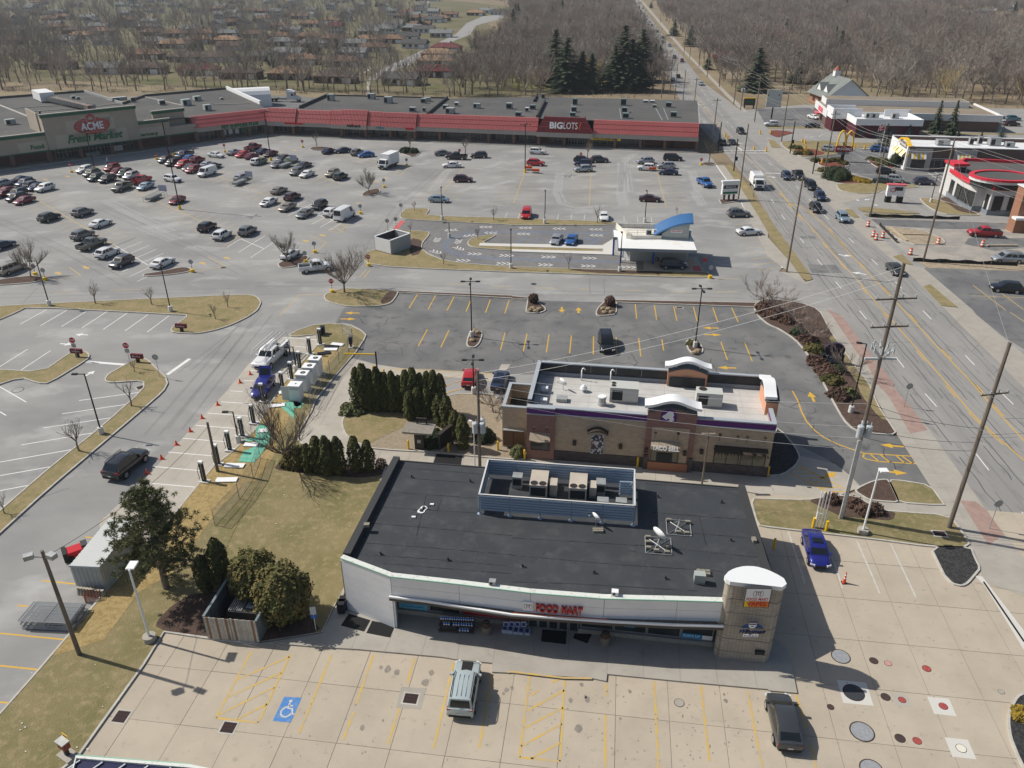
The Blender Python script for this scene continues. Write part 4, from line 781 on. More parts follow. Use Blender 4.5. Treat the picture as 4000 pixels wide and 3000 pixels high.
b=MB();b.box(-1.18,-3.4,.85,1.18,1.3,2.9);b.box(-1.05,-3.2,2.9,1.05,1.1,3.05);b.bd9("refuse_body",Qe,tk)
for y in(-2.6,-1.4,-.2):b=MB();b.box(-.8,y,3.05,.8,y+.35,3.1);b.bd9("roof_hatch",ZJ,tk)
c=at("01:300,850",2);t=tn("tractor_unit","white long-nosed highway tractor with tall sleeper cab behind the plaza roofs","truck",(c.x-2,c.y+6,0),R(-95))
b=MB();b.box(-.5,-9,.8,.5,3,1.1);b.bd9("chassis",Qc,t);b=MB();b.box(-1.2,-.6,.9,1.2,2.2,3.7);b.add([(-1.15,-.6,3.7),(1.15,-.6,3.7),(1.1,1.9,3.7),(-1.1,1.9,3.7),(-1.0,-.5,4.3),(1.0,-.5,4.3),(.9,.9,4.25),(-.9,.9,4.25)],[(0,1,5,4),(1,2,6,5),(2,3,7,6),(3,0,4,7),(4,5,6,7)]);b.bd9("sleeper_cab",Qe,t)
b=MB();b.add([(-1,2.2,.8),(1,2.2,.8),(.9,4.2,.8),(-.9,4.2,.8),(-1,2.2,2.2),(1,2.2,2.2),(.85,4.15,1.75),(-.85,4.15,1.75)],[(0,1,5,4),(1,2,6,5),(2,3,7,6),(3,0,4,7),(4,5,6,7)]);b.bd9("bonnet",Qe,t)
for f,n in(([(-1.0,2.22,2.3),(1.0,2.22,2.3),(1.0,2.2,3.2),(-1.0,2.2,3.2)],"windscreen"),([(1.215,2.0,2.2),(1.215,1.1,2.2),(1.215,1.1,3.0),(1.215,1.9,3.0)],"side_window")):b=MB();b.poly(f);b.bd9(n,Qu,t)
wheels(t,1.15,(3.4,-5.5,-6.8),.5,.35)
b=MB();b.box(-1.2,-14,1.1,1.2,-4.5,1.35);b.bd9("flat_bed",mat("worn_steel",(.12,.12,.11),(.2,.19,.16),s=1),t)
c=at("f:1055,1385",1.0);hd=ang("f:1120,1330 1000,1440");t=tn("service_truck","white utility pickup with ladders on a roof rack at the chargers","truck",(c.x,c.y,.02),hd-math.pi/2)
tp=car_proto("pickup")
for name,me,subs,painted in tp:
 if name in("bed_floor","bed_side","tailgate"):continue
 o=obj(name,me,t)
 for n2,m2 in subs:obj(n2,m2,o)
t.scale=(1.12,1.12,1.12)
b=MB()
for s_ in(1,-1):
 x=s_*.78;b=MB();b.box(x-.26,-2.95,.62,x+.26,-.95,1.55);o=b.bd9("tool_locker",Qe,t)
 for y in(-2.3,-1.65):b=MB();b.box(s_*1.045-.005,y,.8,s_*1.045+.005,y+.02,1.5);b.bd9("door_gap",Qc,o)
b=MB();b.box(-.52,-2.95,.84,.52,-.95,.9);b.bd9("bed_floor",Qc,t)
for s_ in(1,-1):
 b=MB();b.tu([(s_*.9,-2.9,1.5),(s_*.9,-2.9,2.35),(s_*.9,2.0,2.35),(s_*.88,2.45,2.05),(s_*.9,2.5,1.15)],.035,6);b.bd9("rack_rail",Qe,t)
for y in(-2.8,-1.2,.4,1.9):b=MB();b.tu([(-.9,y,2.35),(.9,y,2.35)],.03,6);b.bd9("rack_bar",Qe,t)
ZK=mat("ladder_aluminium",(.58,.57,.54),rough=.4,metal=.3)
for x0 in(-.75,.25):
 lt=tn("ladder","aluminium extension ladder on the truck's rack, "+("driver side" if x0<0 else "passenger side"),"ladder",t.matrix_basis@Vector((0,0,0)),t.rotation_euler.z);lt.scale=t.scale
 lt.location=t.location
 for x in(x0,x0+.46):b=MB();b.box(x-.025,-2.9,2.4,x+.025,2.3,2.5);b.bd9("stile",ZK,lt)
 for k in range(17):b=MB();b.tu([(x0,-2.75+k*.305,2.45),(x0+.46,-2.75+k*.305,2.45)],.018,5);b.bd9("rung",ZK,lt)
class Fac:
 """a vertical wall line A->B seen from outside; L() turns a photo pixel on it into (along, height)"""
 def __init__(s,A,B):
  s.A=Vector((A[0],A[1],0));s.B=Vector((B[0],B[1],0));s.u=(s.B-s.A).normalized();s.n=Vector((s.u.y,-s.u.x,0));s.rz=math.atan2(s.u.y,s.u.x)
  s.len=(s.B-s.A).length
 def L(s,p,off=0.0):
  tile,xy=p.split(':');x,y=map(float,xy.split(','));u,v=px(tile,x,y)
  a=(u-2000)/FPX;b_=(v-1500)/FPX;d=Vector((a,_c-b_*_s,-_s-b_*_c));o=Vector((0,0,CAMH))
  P0=s.A+s.n*off;t=(P0-o).dot(s.n)/d.dot(s.n);P=o+d*t
  return(P-s.A).dot(s.u),P.z
 def loc(s,P):P=Vector((P[0],P[1],0))-s.A;return P.dot(s.u),-P.dot(s.n)
def pt(name,m,parent,*boxes,smooth=False):
 b=MB()
 for q in boxes:b.box(*q)
 return b.bd9(name,m,parent,smooth=smooth)
def wi(parent,x0,x1,z0,z1,y,fm,gm,mull=0,hm=0,fw=.07,d=.06,name="window"):
 """a framed window in a wall whose face is at local y (outside is -y)"""
 b=MB();b.box(x0,y-d,z0,x1,y,z0+fw);b.box(x0,y-d,z1-fw,x1,y,z1);b.box(x0,y-d,z0+fw,x0+fw,y,z1-fw);b.box(x1-fw,y-d,z0+fw,x1,y,z1-fw)
 for k in range(mull):x=x0+(x1-x0)*(k+1)/(mull+1);b.box(x-fw/2,y-d+.005,z0+fw,x+fw/2,y-.002,z1-fw)
 for k in range(hm):z=z0+(z1-z0)*(k+1)/(hm+1);b.box(x0+fw,y-d+.008,z-fw/2,x1-fw,y-.004,z+fw/2)
 o=b.bd9(name,fm,parent);b=MB();b.box(x0+fw*.6,y-d*.5,z0+fw*.6,x1-fw*.6,y-.01,z1-fw*.6);b.bd9("pane",gm,o);return o
Qj=mat("shop_glass",(.022,.028,.030),(.045,.05,.05),s=.5,rough=.12,spec=.5)
Qr=mat("window_aluminium",(.34,.34,.33),rough=.45,metal=.4);QP=flat("bronze_frame",(.035,.03,.027),.5)
qE=mat("black_membrane",(.043,.047,.052),(.055,.059,.063),s=.45,lo=.35,hi=.7,c3=(.075,.077,.078),s3=.9,lo3=.52,hi3=.8,rough=.75,bump=.006,bs=3)
ZL=mat("membrane_seam",(.022,.024,.027),(.07,.07,.072),s=1.5,lo=.45,hi=.7,rough=.75)
Qz=mat("old_built_up_roof",(.115,.112,.105),(.085,.083,.08),s=.08,lo=.35,hi=.65,c3=(.14,.125,.105),s3=.25,lo3=.6,hi3=.8,rough=.95,bump=.01,bs=2)
ZM=mat("white_metal_panel",(.78,.78,.78),(.73,.74,.75),s=.7,rough=.4,spec=.4);Zo=mat("parapet_cap",(.66,.68,.62),(.42,.40,.32),s=4,lo=.55,hi=.72,rough=.5)
ZN=flat("green_edge",(.25,.55,.40),.5);Qg=flat("dark_metal_edge",(.05,.05,.05),.6);ZO=flat("brown_fascia",(.075,.065,.055),.5)
QQ=brick_mat("split_stone",(.62,.54,.44),(.48,.42,.34),(.14,.12,.10),.42,.075,.012,.011)
Qa=flat("bright_white",(.80,.80,.79),.5);qF=mat("red_letters",(.42,.012,.018),rough=.35,spec=.5);Zr=flat("navy_ink",(.018,.028,.085),.5)
ZQ=mat("slate_blue_metal",(.30,.365,.44),rough=.45,spec=.4);Qb=mat("galvanised",(.40,.41,.40),(.33,.34,.335),s=2,rough=.5,metal=.3);QR=mat("beige_unit",(.50,.44,.36),(.46,.40,.33),s=1,rough=.6)
QS=mat("grey_green_unit",(.36,.39,.37),rough=.55);qG=flat("fan_well",(.035,.02,.016),.7);Qs=flat("dark_grille",(.03,.032,.034),.7);QE=mat("concrete_block",(.28,.255,.20),(.22,.2,.16),s=5,rough=.95)
ZS=flat("door_mat",(.018,.018,.019),.95);qH=flat("vent_pipe",(.05,.042,.038),.8)
GRN=flat("sign_green",(.012,.15,.055),.5);ORG=flat("sign_orange",(.75,.16,.02),.5);BLKT=flat("sign_black",(.02,.02,.02),.5);YELS=flat("sign_yellow",(.80,.50,.02),.45);REDS=flat("sign_red",(.52,.02,.03),.45)
ZR=5.0;ZT=5.3
CUR=[at(s,ZT)for s in("21:740,1500","31:1165,0","31:1755,65","32:160,140","32:800,190","32:1430,205","32:1920,220")]
BL,BR_=at("21:1190,665",ZR),at("22:2010,900",ZR);FR=at("22:2212,1570",ZR)
fm=tn("food_mart","low convenience shop with black roof, curved white front and round stone tower","shop",(0,0,0))
RL=[Vector((p.x,p.y))for p in CUR]+[Vector((19.4,43.6)),Vector((FR.x+.2,FR.y)),Vector((BR_.x,BR_.y))]+[Vector((BL.x,BL.y))]
b=MB();b.se(RL,ZR);b.bd9("roof",qE,fm)
def wall_run(P,z0,z1,t=.25):
 b=MB();b.rb9(P,t,z1,z0=z0);return b
wall_run([CUR[0].xy,BL.xy,BR_.xy,FR.xy,Vector((19.4,44.5))],0,ZR-.02,.3).bd9("wall",QQ,fm)
wall_run([CUR[0].lerp(BL,.02).xy+Vector((.3,0)),BL.xy+Vector((.3,0))],ZR-.1,ZR+.5,.6).bd9("parapet",Qg,fm)
wall_run([BR_.xy-Vector((.3,0)),FR.xy-Vector((.3,-.2)),Vector((19.0,44.2))],ZR-.1,ZR+.35,.55).bd9("parapet",Qg,fm)
wall_run([BL.xy+Vector((.5,.02)),BR_.xy+Vector((-.5,.02))],ZR-.1,ZR+.07,.12).bd9("roof_edge",Qg,fm)
def strip_panel(a,c,z0,z1,name="panel",m=None,t=.09,gap=.012,off=0):
 d=(c-a).xy.normalized();n=Vector((d.y,-d.x));p=a.xy+d*gap+n*off;q=c.xy-d*gap+n*off
 b=MB();b.prism([p,q,q+n*t,p+n*t],z0+gap,z1-gap);return b.bd9(name,m or ZM,fm)
for i in range(len(CUR)-1):
 a,c=CUR[i],CUR[i+1];rows=[(0,.74),(.74,1.48),(1.48,2.22),(2.22,2.96),(2.96,3.7),(3.7,4.45),(4.45,ZT)]if i==0 else[(2.9,3.65),(3.65,4.4),(4.4,ZT)]
 for z0,z1 in rows:strip_panel(a,c,z0,z1)
 strip_panel(a,c,rows[0][0]+.03,ZT-.02,"panel_backing",Qg,.1,0,-.1)
b=MB();b.rb9([p.xy+Vector((0,.1))for p in CUR],.42,ZT+.07,z0=ZT-.0);b.bd9("parapet_cap",Zo,fm)
b=MB();b.rb9([p.xy-Vector((0,.13))for p in CUR],.035,ZT+.06,z0=ZT-.02);b.bd9("parapet_edge",ZN,fm)
stp=MB();stp.prism([CUR[1].xy,CUR[1].xy+Vector((.12,0)),at("31:1222,330").xy+Vector((0,.3)),at("31:1210,330").xy],0,2.95);stp.bd9("return_panel",ZM,fm)
OUT=[at(s,3.5)for s in("31:1150,175","31:1480,215","31:1760,260","31:2212,330","32:300,353","32:850,390","32:1400,418","32:1828,430")]
IN=[CUR[1]]+[CUR[1].lerp(CUR[2],.5),CUR[2],CUR[3].lerp(CUR[2],.2),CUR[3].lerp(CUR[4],.3),CUR[4],CUR[5].lerp(CUR[4],.1),CUR[5].lerp(CUR[6],.75)]
poly=[p.xy-Vector((0,.1))for p in IN]+[p.xy for p in OUT[::-1]]
b=MB();b.prism(poly,3.25,3.42);b.bd9("canopy",mat("canopy_roof",(.115,.10,.08),(.17,.15,.12),s=2,rough=.9),fm)
b=MB();b.rb9([p.xy for p in OUT],.14,3.52,z0=3.3);b.bd9("canopy_rim",Qa,fm);b=MB();b.rb9([p.xy-Vector((0,.09))for p in OUT],.05,3.36,z0=3.17);b.bd9("canopy_fascia",ZO,fm)
for k in(.35,.7):
 b=MB();b.tu([(p.lerp(q,k).x,p.lerp(q,k).y,3.5)for p,q in zip(IN[3:6],OUT[3:6])],.035,6);b.bd9("light_tube",Qa if k<.5 else ORG,fm)
S0,S1=at("31:1222,335"),at("32:1738,628");sf=Fac(S0,S1)
shop=tn("shop_front","glazed shop front with posters under the food mart's long curved canopy","shop front",(S0.x,S0.y,0),sf.rz)
d0,_=sf.L("32:135,465");d1,_=sf.L("32:572,500")
pt("knee_wall",QQ,shop,(0,0,0,d0,.3,.55));pt("knee_wall",QQ,shop,(d1,0,0,sf.len,.3,.55))
pt("sill",Qr,shop,(0,-.06,.55,d0,.3,.62));pt("sill",Qr,shop,(d1,-.06,.55,sf.len,.3,.62));pt("head_wall",ZO,shop,(0,.06,2.45,sf.len,.3,3.1))
xs=[.1]+[sf.L(f"{s}")[0]for s in("31:1490,300","31:1765,330","31:2045,355")]+[d0-.1]
for a,c in zip(xs[:-1],xs[1:]):wi(shop,a+.02,c-.02,.63,2.44,.2,Qr,Qj)
xs=[d1+.1]+[sf.L(f"{s}")[0]for s in("32:878,450","32:1165,480","32:1460,505")]+[sf.len-.1]
for a,c in zip(xs[:-1],xs[1:]):wi(shop,a+.02,c-.02,.63,2.44,.2,Qr,Qj)
n=5
for k in range(n):wi(shop,d0+(d1-d0)*k/n+.02,d0+(d1-d0)*(k+1)/n-.02,.04,2.44,.2,Qr,Qj,name="door" if k in(1,3)else "window")
def poster(x0,x1,z0,z1,m,txt=None,tm=None,ts=.2):
 z0-=.26;z1-=.26+.12*(z0>1);o=pt("poster",m,shop,(x0,.118,z0,x1,.132,z1))
 if txt:tx("lettering",txt,ts,tm or Qa,o,fM(((x0+x1)/2,.112,(z0+z1)/2),(1,0,0)),.003,fit=(x1-x0)*.82)
 return o
P_blue=flat("poster_blue",(.10,.38,.56),.5);P_red=flat("poster_red",(.45,.02,.035),.5);P_dark=flat("poster_dark",(.02,.022,.022),.5);P_sky=flat("poster_sky",(.03,.25,.48),.5)
x=lambda s:sf.L(s)[0]
poster(.2,x("31:1480,310"),.95,1.45,P_blue,"COORS LIGHT",Zr);poster(.3,x("31:1360,250"),1.5,2.0,flat("poster_cream",(.45,.42,.28),.6))
poster(x("31:1610,320"),x("31:1755,340"),.95,2.0,P_dark)
for k in range(4):poster(x("31:1610,320")+.1+k*.34,x("31:1610,320")+.36+k*.34,1.5,1.9,Qa)
poster(x("31:1785,340"),x("31:2040,360"),.95,2.1,P_red);poster(x("31:2050,360"),d0-.2,.95,2.1,P_red)
for k in range(5):poster(x("31:1785,340")+.1+k*.28,x("31:1785,340")+.32+k*.28,1.55,1.9,(ORG,REDS,Qa,Qa,Qa)[k])
poster(x("32:600,440"),x("32:868,455"),1.55,1.9,P_sky);poster(x("32:900,460"),x("32:955,465"),1.5,1.85,P_dark,"ATM",GRN);poster(x("32:965,460"),x("32:1060,470"),1.4,1.9,P_sky)
poster(x("32:1465,510"),x("32:1640,530"),.95,1.4,P_sky,"SUN'S UP",Qa);poster(x("32:1645,530"),sf.len-.15,.95,1.35,Qa)
for ch in[c for c in D.objects if c.parent==shop]:ch.parent=fm;ch.location=shop.location;ch.rotation_euler=shop.rotation_euler
THINGS.remove(shop);D.objects.remove(shop)
sg=Fac(CUR[3],CUR[4])
sgn=tn("shop_sign","red FOOD MART letters with white crest panel on the curved white front","sign",(CUR[3].x,CUR[3].y,0),sg.rz)
xa,za=sg.L("32:205,275",.15);xb,zb=sg.L("32:610,290",.15)
bkl=tx("letters","FOOD MART",.8,[qF],sgn,fM(((xa+xb)/2,-.22,4.02),(1,0,0)),.10,bold=.014,fit=xb-xa,ht=.72)
xc,zc_=sg.L("32:140,240",.15);xw=.72
o=pt("crest_panel",Qa,sgn,(xc-xw/2,-.2,3.72,xc+xw/2,-.1,4.5))
def crest(parent,cx,y,cz,s):
 b=MB();M=fM((cx,y,cz),(1,0,0));b.M=M
 for sg_ in(1,-1):
  P=[(sg_*s*.44*math.cos(t),s*.44*math.sin(t))for t in[math.radians(a)for a in range(-75,62,12)]]
  for i in range(len(P)-1):
   dx,dy=P[i+1][0]-P[i][0],P[i+1][1]-P[i][1];b.poly([(P[i][0],P[i][1],0),(P[i][0]+dx-dy*.35,P[i][1]+dy+dx*.35,0),(P[i+1][0],P[i+1][1],0),(P[i][0]+dx*.6+dy*.35,P[i][1]+dy*.6-dx*.35,0)])
 b.bd9("laurel",BLKT,parent)
 b=MB();b.M=M
 for xx,m_ in((-.17,0),(0,1),(.17,0)):b.box(xx*s-.022*s,-.25*s,0,xx*s+.022*s,.22*s,.01,m_)
 b.box(-.26*s,.2*s,0,.26*s,.25*s,.011,0);b.bd9("monogram",[BLKT,REDS],parent)
crest(o,xc,-.208,4.11,.68)
TOP=[at(f"f:{2780 + x_ / 5.53:.1f},{2200 + y_ / 5.53:.1f}",7.5)for x_,y_ in((275,280),(330,200),(480,115),(700,62),(950,70),(1200,140),(1420,245),(1560,330),(1645,430),(1580,530),(1300,495),(900,455),(600,425),(400,400),(310,345))]
tc=sum((p for p in TOP),Vector())/len(TOP)
INs=smooth_pts([tc+(p-tc)*.95 for p in TOP],2)
tw=tn("stone_tower","oval pale stone tower with a white flat cap at the shop's corner","tower",(0,0,0))
b=MB();b.prism([p.xy for p in INs],0,7.2);b.bd9("wall",QQ,tw,smooth=40)
b=MB();b.prism([p.xy for p in smooth_pts(TOP,2)],7.18,7.52);b.bd9("cap",mat("tower_cap_white",(.74,.75,.74),rough=.5),tw)
for z in(.95,2.2,3.45,4.7,5.95):
 b=MB();b.rb9([(tc+(p-tc)*1.004).xy for p in INs],.04,z+.04,closed=True,z0=z);b.bd9("joint_band",Qx,tw)
yf=min(p.y for p in INs);tfac=Fac((14.5,yf-.06),(20,yf-.20))
ts=tn("tower_sign","white FOOD MART panel above a yellow and orange VAPES panel on the tower","sign",(tfac.A.x,tfac.A.y,0),tfac.rz)
q=lambda x_,y_:tfac.L(f"f:{2780 + x_ / 5.53:.1f},{2200 + y_ / 5.53:.1f}",.12)
(x0,z1),(x1,_z),(x2,zm),(x3,z0)=q(765,560),q(1285,600),q(720,820),q(700,940);x0,x1=min(x0,x3),q(1250,780)[0]
pt("sign_box",Qg,ts,(x0-.05,-.1,z0-.05,x1+.05,.12,z1+.05));o=pt("upper_panel",Qa,ts,(x0,-.12,zm+.02,x1,-.09,z1))
crest(o,(x0+x1)/2,-.125,zm+(z1-zm)*.63,(z1-zm)*.7);tx("letters","FOOD MART",.3,REDS,o,fM(((x0+x1)/2,-.126,zm+(z1-zm)*.16),(1,0,0)),.004,bold=.006,fit=(x1-x0)*.9,ht=.26)
o=pt("lower_panel",flat("vape_orange",(.72,.20,.03),.5),ts,(x0+.3,-.12,z0,x1,-.09,zm));pt("panel_end",flat("vape_yellow",(.80,.55,.03),.5),ts,(x0,-.12,z0,x0+.3,-.09,zm))
tx("letters","VAPES",.4,REDS,o,fM(((x0+x1)/2,-.126,(z0+zm)/2),(1,0,0)),.004,bold=.008,fit=(x1-x0)*.8,ht=(zm-z0)*.7)
wp=tn("pizza_sign","navy script Wingman Pizza lettering mounted low on the stone tower","sign",(tfac.A.x,tfac.A.y,0),tfac.rz)
xa,zc_=q(575,1480);xb,_z=q(1140,1500);xm=(xa+xb)/2;zw=q(860,1480)[1]
tx("letters","Wingman",.5,Zr,wp,fM((xm,-.1,zw),(1,.0,.0),(.18,0,1)),.03,bold=.012,shear=.35,fit=xb-xa,ht=.5)
o=pt("plate",Qa,wp,(xm-.5,-.09,zw-.55,xm+.55,-.07,zw-.32));tx("letters","PIZZA",.2,flat("pizza_blue",(.03,.10,.30),.5),o,fM((xm,-.095,zw-.435),(1,0,0)),.004,space=1.4,fit=.9,ht=.17)
b=MB();b.M=fM((xm,-.08,zw+.55),(1,0,0));R_=.62
b.add([(R_*math.cos(t)*1.25,R_*.75*math.sin(t)-.25,0)for t in[math.pi*k/12 for k in range(13)]],[tuple(range(13))]);b.bd9("emblem",flat("emblem_blue",(.025,.07,.20),.5),wp)
b=MB();b.M=fM((xm,-.09,zw+.62),(1,0,0));b.add([(.28*math.cos(t),.33*math.sin(t),.005)for t in[2*math.pi*k/16 for k in range(16)]],[tuple(range(16))],0);b.box(-.24,.02,.006,.24,.12,.012,1);b.box(-.26,.2,.006,.26,.33,.012,1);b.box(-.1,-.16,.006,.1,-.1,.012,1);b.bd9("emblem_face",[Qa,Zr],wp)
pt("wall_vent",Qs,tw,(q(1090,1800)[0]-.3+tfac.A.x,yf-.13,1.15,q(1090,1800)[0]+.35+tfac.A.x,yf+.1,1.45))
for s,lab in(("31:735,440 805,338 990,395 935,493","black rubber mat at the shop's blank white wall, the darker"),("31:955,505 1005,400 1205,437 1160,545","faded grey rubber mat beside the black one at the white wall"),("32:250,578 262,475 472,490 465,603","black mat before the shop's entrance doors"),("32:527,550 540,510 690,515 650,595","crumpled black mat left of the second litter bin")):
 tag(MB().prism(pts(s),.15,.165).bd9("floor_mat",ZS),lab,"floor mat")
def bin_(s,lab):
 c=at(s,.15);t=tn("litter_bin",lab,"litter bin",(c.x,c.y,.15));b=MB();b.cyl(0,0,0,.75,.36,.38,16);b.bd9("drum",mat("pebble_concrete",(.25,.21,.17),(.17,.14,.11),s=14,rough=.95),t,smooth=40)
 b=MB();b.cyl(0,0,.74,1.12,.39,.26,8);b.bd9("hood",flat("bin_hood_brown",(.075,.045,.032),.6),t);b=MB();b.cyl(0,0,1.11,1.14,.13,n=14);o=b.bd9("rim",Qb,t);b=MB();b.cyl(0,0,1.135,1.15,.09,n=14);b.bd9("opening",QM,o)
bin_("31:1990,490","brown-topped litter bin left of the stacked salt bags");bin_("32:802,580","brown-topped litter bin right of the entrance doors")
c0,c1=at("31:1575,490",.15),at("31:1880,505",.15);sh=Fac(c0,c1)
t=tn("display_shelf","stepped brown display bench along the shop's stone knee wall","display shelf",(c0.x,c0.y,.15),sh.rz);ZU=flat("bench_brown",(.09,.068,.052),.7)
for k in range(3):pt("step",ZU,t,(0,k*.34,.12+k*.22,sh.len,k*.34+.3,.17+k*.22))
for x_ in(.08,sh.len/2,sh.len-.12):pt("leg",ZU,t,(x_,0,0,x_+.05,.95,.12),(x_,.64,.12,x_+.05,.95,.56))
qI=mat("blue_jug",(.025,.16,.55),rough=.25,spec=.5);jb=MB();jb.cyl(0,0,0,.2,.075,.075,8,0);jb.cyl(0,0,.2,.27,.075,.025,8,0);jb.cyl(0,0,.27,.31,.028,.028,8,1);jb.box(-.06,-.082,.05,.06,-.06,.16,1);jme=jb.mesh("fluid_jug",[qI,Qa])
for k,xsj in((2,[.06+i*.175 for i in range(15)]),(1,[.35,.53,.71,1.08,1.27,1.46,1.68,1.86,2.05,2.25,2.46]),(0,[1.58,1.8,2.0,2.2])):
 for xj in xsj:
  if xj>sh.len-.1:continue
  p=Matrix.Translation((c0.x,c0.y,0))@Matrix.Rotation(sh.rz,4,'Z')@Vector((xj+.06,k*.34+.13,0))
  o=obj("fluid_jug",jme,None,(p.x,p.y,.32+k*.22));tag(o,"blue washer fluid jug on the "+("top","middle","bottom")[2-k]+" step of the display bench","jug","blue jugs on the display bench")
c=at("31:2160,500",.15);sb=random.Random(5);qJ=flat("bag_white",(.50,.54,.62),.4);qK=flat("bag_print",(.03,.05,.22),.5)
for k in range(16):
 lay=k//5;i=k%5;bx=MB();
 if k<12:bx.box(-.2,-.3,0,.2,.3,.09,0);bx.box(-.13,-.2,.09,.13,.2,.097,1);p=(c.x+i*.43+sb.uniform(-.04,.04)-.1,c.y+.35-i*.05,.15+lay*.1)
 else:bx.box(-.19,-.05,0,.19,.05,.5,0);bx.box(-.13,-.058,.08,.13,-.05,.42,1);p=(c.x+(k-12)*.45,c.y+.5,.42)
 o=bx.bd9("salt_bag",[qJ,qK],None,p,sf.rz+sb.uniform(-.1,.1));tag(o,"white and navy plastic salt bag "+("lying in" if k<12 else "standing upright on")+" the heap by the entrance","bag","salt bags heaped by the shop entrance")
sl=MB()
for s in("21:1050,1060 1500,1090 1930,1115","21:1220,720 1600,750 1960,780","21:1330,815 1930,860","21:1260,940 1900,985","21:960,1200 1400,1235 2212,1310","21:900,1370 1450,1410 2212,1475","21:900,1470 1600,1520 2212,1575","22:0,1330 600,1365 1150,1400","22:0,1480 900,1560 1830,1620","22:1200,1110 2060,1175","22:1550,1290 2140,1335","22:1150,860 1990,920","21:1470,960 1370,1390","21:1610,980 1560,1110","22:1620,1150 1720,1580","22:1070,1390 2150,1500","21:1100,1550 1700,1600 2212,1640","32:0,50 600,70 1100,100 1600,130","22:1000,1440 1130,1460"):
 sl.rb9(pts(s,ZR),.07,ZR+.012)
stuff(sl.bd9("roof_seam",ZL,fm))
sl=MB();sl.rb9(squiggle(*pts("22:490,1210 510,1350",ZR),6,.08),.04,ZR+.014);sl.rb9(squiggle(*pts("22:510,1350 90,1575",ZR),10,.12),.04,ZR+.014);sl.rb9(squiggle(*pts("22:90,1580 180,1659",ZR),5,.08),.04,ZR+.014);sl.rb9(squiggle(*pts("32:180,20 360,125",ZR),6,.1),.05,ZR+.014)
for k in range(40):A=at(f"2{rc.choice('12')}:{rc.uniform(1100,2000):.0f},{rc.uniform(1250,1600):.0f}",ZR);sl.rb9(squiggle(A,A+Vector((rc.uniform(-.4,.4),rc.uniform(-1,1),0)),4,.1),rc.uniform(.03,.06),ZR+.013)
stuff(sl.bd9("chalky_streak",mat("roof_streak",(.085,.087,.088),(.05,.052,.054),s=3,rough=.9),fm))
z6=lambda x_,y_,z:at(f"f:{1850 + x_ / 3.403:.1f},{1790 + y_ / 3.403:.1f}",z)
CFL,CFR,CBL,CBR=z6(80,735,ZR),z6(2120,890,ZR),z6(200,262,ZR),z6(2118,400,ZR)
sc=tn("roof_screen","blue ribbed metal screen boxing in the machines on the black roof","roof screen",(0,0,0))
def ribbed(a,c,z0,z1,n=6,parent=None,name="panel",outw=1):
 d=(c-a).xy;L=d.length;d.normalize();nn=Vector((d.y,-d.x))*outw;b=MB();prof=[];h=(z1-z0)/n
 for k in range(n):z=z0+k*h;prof+=[(0,z),(.10,z+h*.12),(.10,z+h*.70),(0,z+h*.82)]
 prof.append((0,z1));vs=[];
 for o_,z in prof:p=a.xy+nn*o_;q_=c.xy+nn*o_;vs+=[(p.x,p.y,z),(q_.x,q_.y,z)]
 p=a.xy-nn*.05;q_=c.xy-nn*.05;m_=len(prof);vs+=[(p.x,p.y,z0),(q_.x,q_.y,z0),(p.x,p.y,z1),(q_.x,q_.y,z1)]
 fs=[(2*i,2*i+1,2*i+3,2*i+2)for i in range(m_-1)]+[(2*m_+2,2*m_+3,2*m_+1,2*m_)]
 b.add(vs,fs);return b.bd9(name,ZQ,parent or sc)
zt_=ZR+1.95;zb_=ZR+.42
for a,c,n,ow in((CFL,CFR,5,1),(CBL,CBR,5,1),(CFL,CBL,2,-1),(CFR,CBR,2,1)):
 for k in range(n):ribbed(a.lerp(c,k/n+.003),a.lerp(c,(k+1)/n-.003),zb_,zt_,6,outw=ow)
 for k in range(n+(1 if n==5 else 0)):
  p=a.lerp(c,k/n)
  if n==2 and k==0:continue
  b=MB();b.box(p.x-.05,p.y-.05,ZR,p.x+.05,p.y+.05,zt_+.02);b.cyl(p.x,p.y,ZR,ZR+.12,.2,.09,10);b.bd9("post",Qb if p.y>53 else ZQ,sc)
 b=MB();b.rb9([a.xy,c.xy],.12,zt_+.05,z0=zt_);b.bd9("top_rail",Zo if False else flat("screen_rail",(.62,.60,.56),.5),sc)
def au(p,w_,d,h,m,lab,fans=((0,0),),fr=.4,a=0.0,legs=.25,name="rooftop_unit",grille=True):
 t=tn(name,lab,"rooftop unit",(p.x,p.y,p.z),a)
 pt("cabinet",m,t,(-w_/2,-d/2,legs,w_/2,d/2,legs+h));pt("base_rail",Qb,t,(-w_/2,-d/2+.05,0,w_/2,-d/2+.15,legs),(-w_/2,d/2-.15,0,w_/2,d/2-.05,legs))
 for fx,fy in fans:
  b=MB();b.cyl(fx,fy,legs+h,legs+h+.02,fr*1.1,n=18);o=b.bd9("fan_ring",m,t);b=MB();b.cyl(fx,fy,legs+h+.015,legs+h+.026,fr,n=18);b.bd9("fan_well",qG,o)
  b=MB()
  for k in range(4):b.M=Matrix.Translation((fx,fy,legs+h+.03))@Matrix.Rotation(k*math.pi/2,4,'Z');b.poly([(.03,-.04,0),(fr*.9,-.12,.01),(fr*.9,.1,.02),(.03,.05,0)])
  b.bd9("fan_blade",Qs,o)
 if grille:pt("grille",Qs,t,(-w_*.42,-d/2-.015,legs+.08,w_*(.42 if w_<2 else-.05),-d/2+.01,legs+h*.8))
 return t
ra=math.atan2(CFR.y-CFL.y,CFR.x-CFL.x);FMR=", inside the blue roof screen"
p=z6(875,520,ZR);au(p+Vector((0,.9,0)),1.5,2.3,1.15,QR,"big beige air conditioner with two fans, the left one"+FMR,((-.36,-.82),(.36,-.82)),.32,ra)
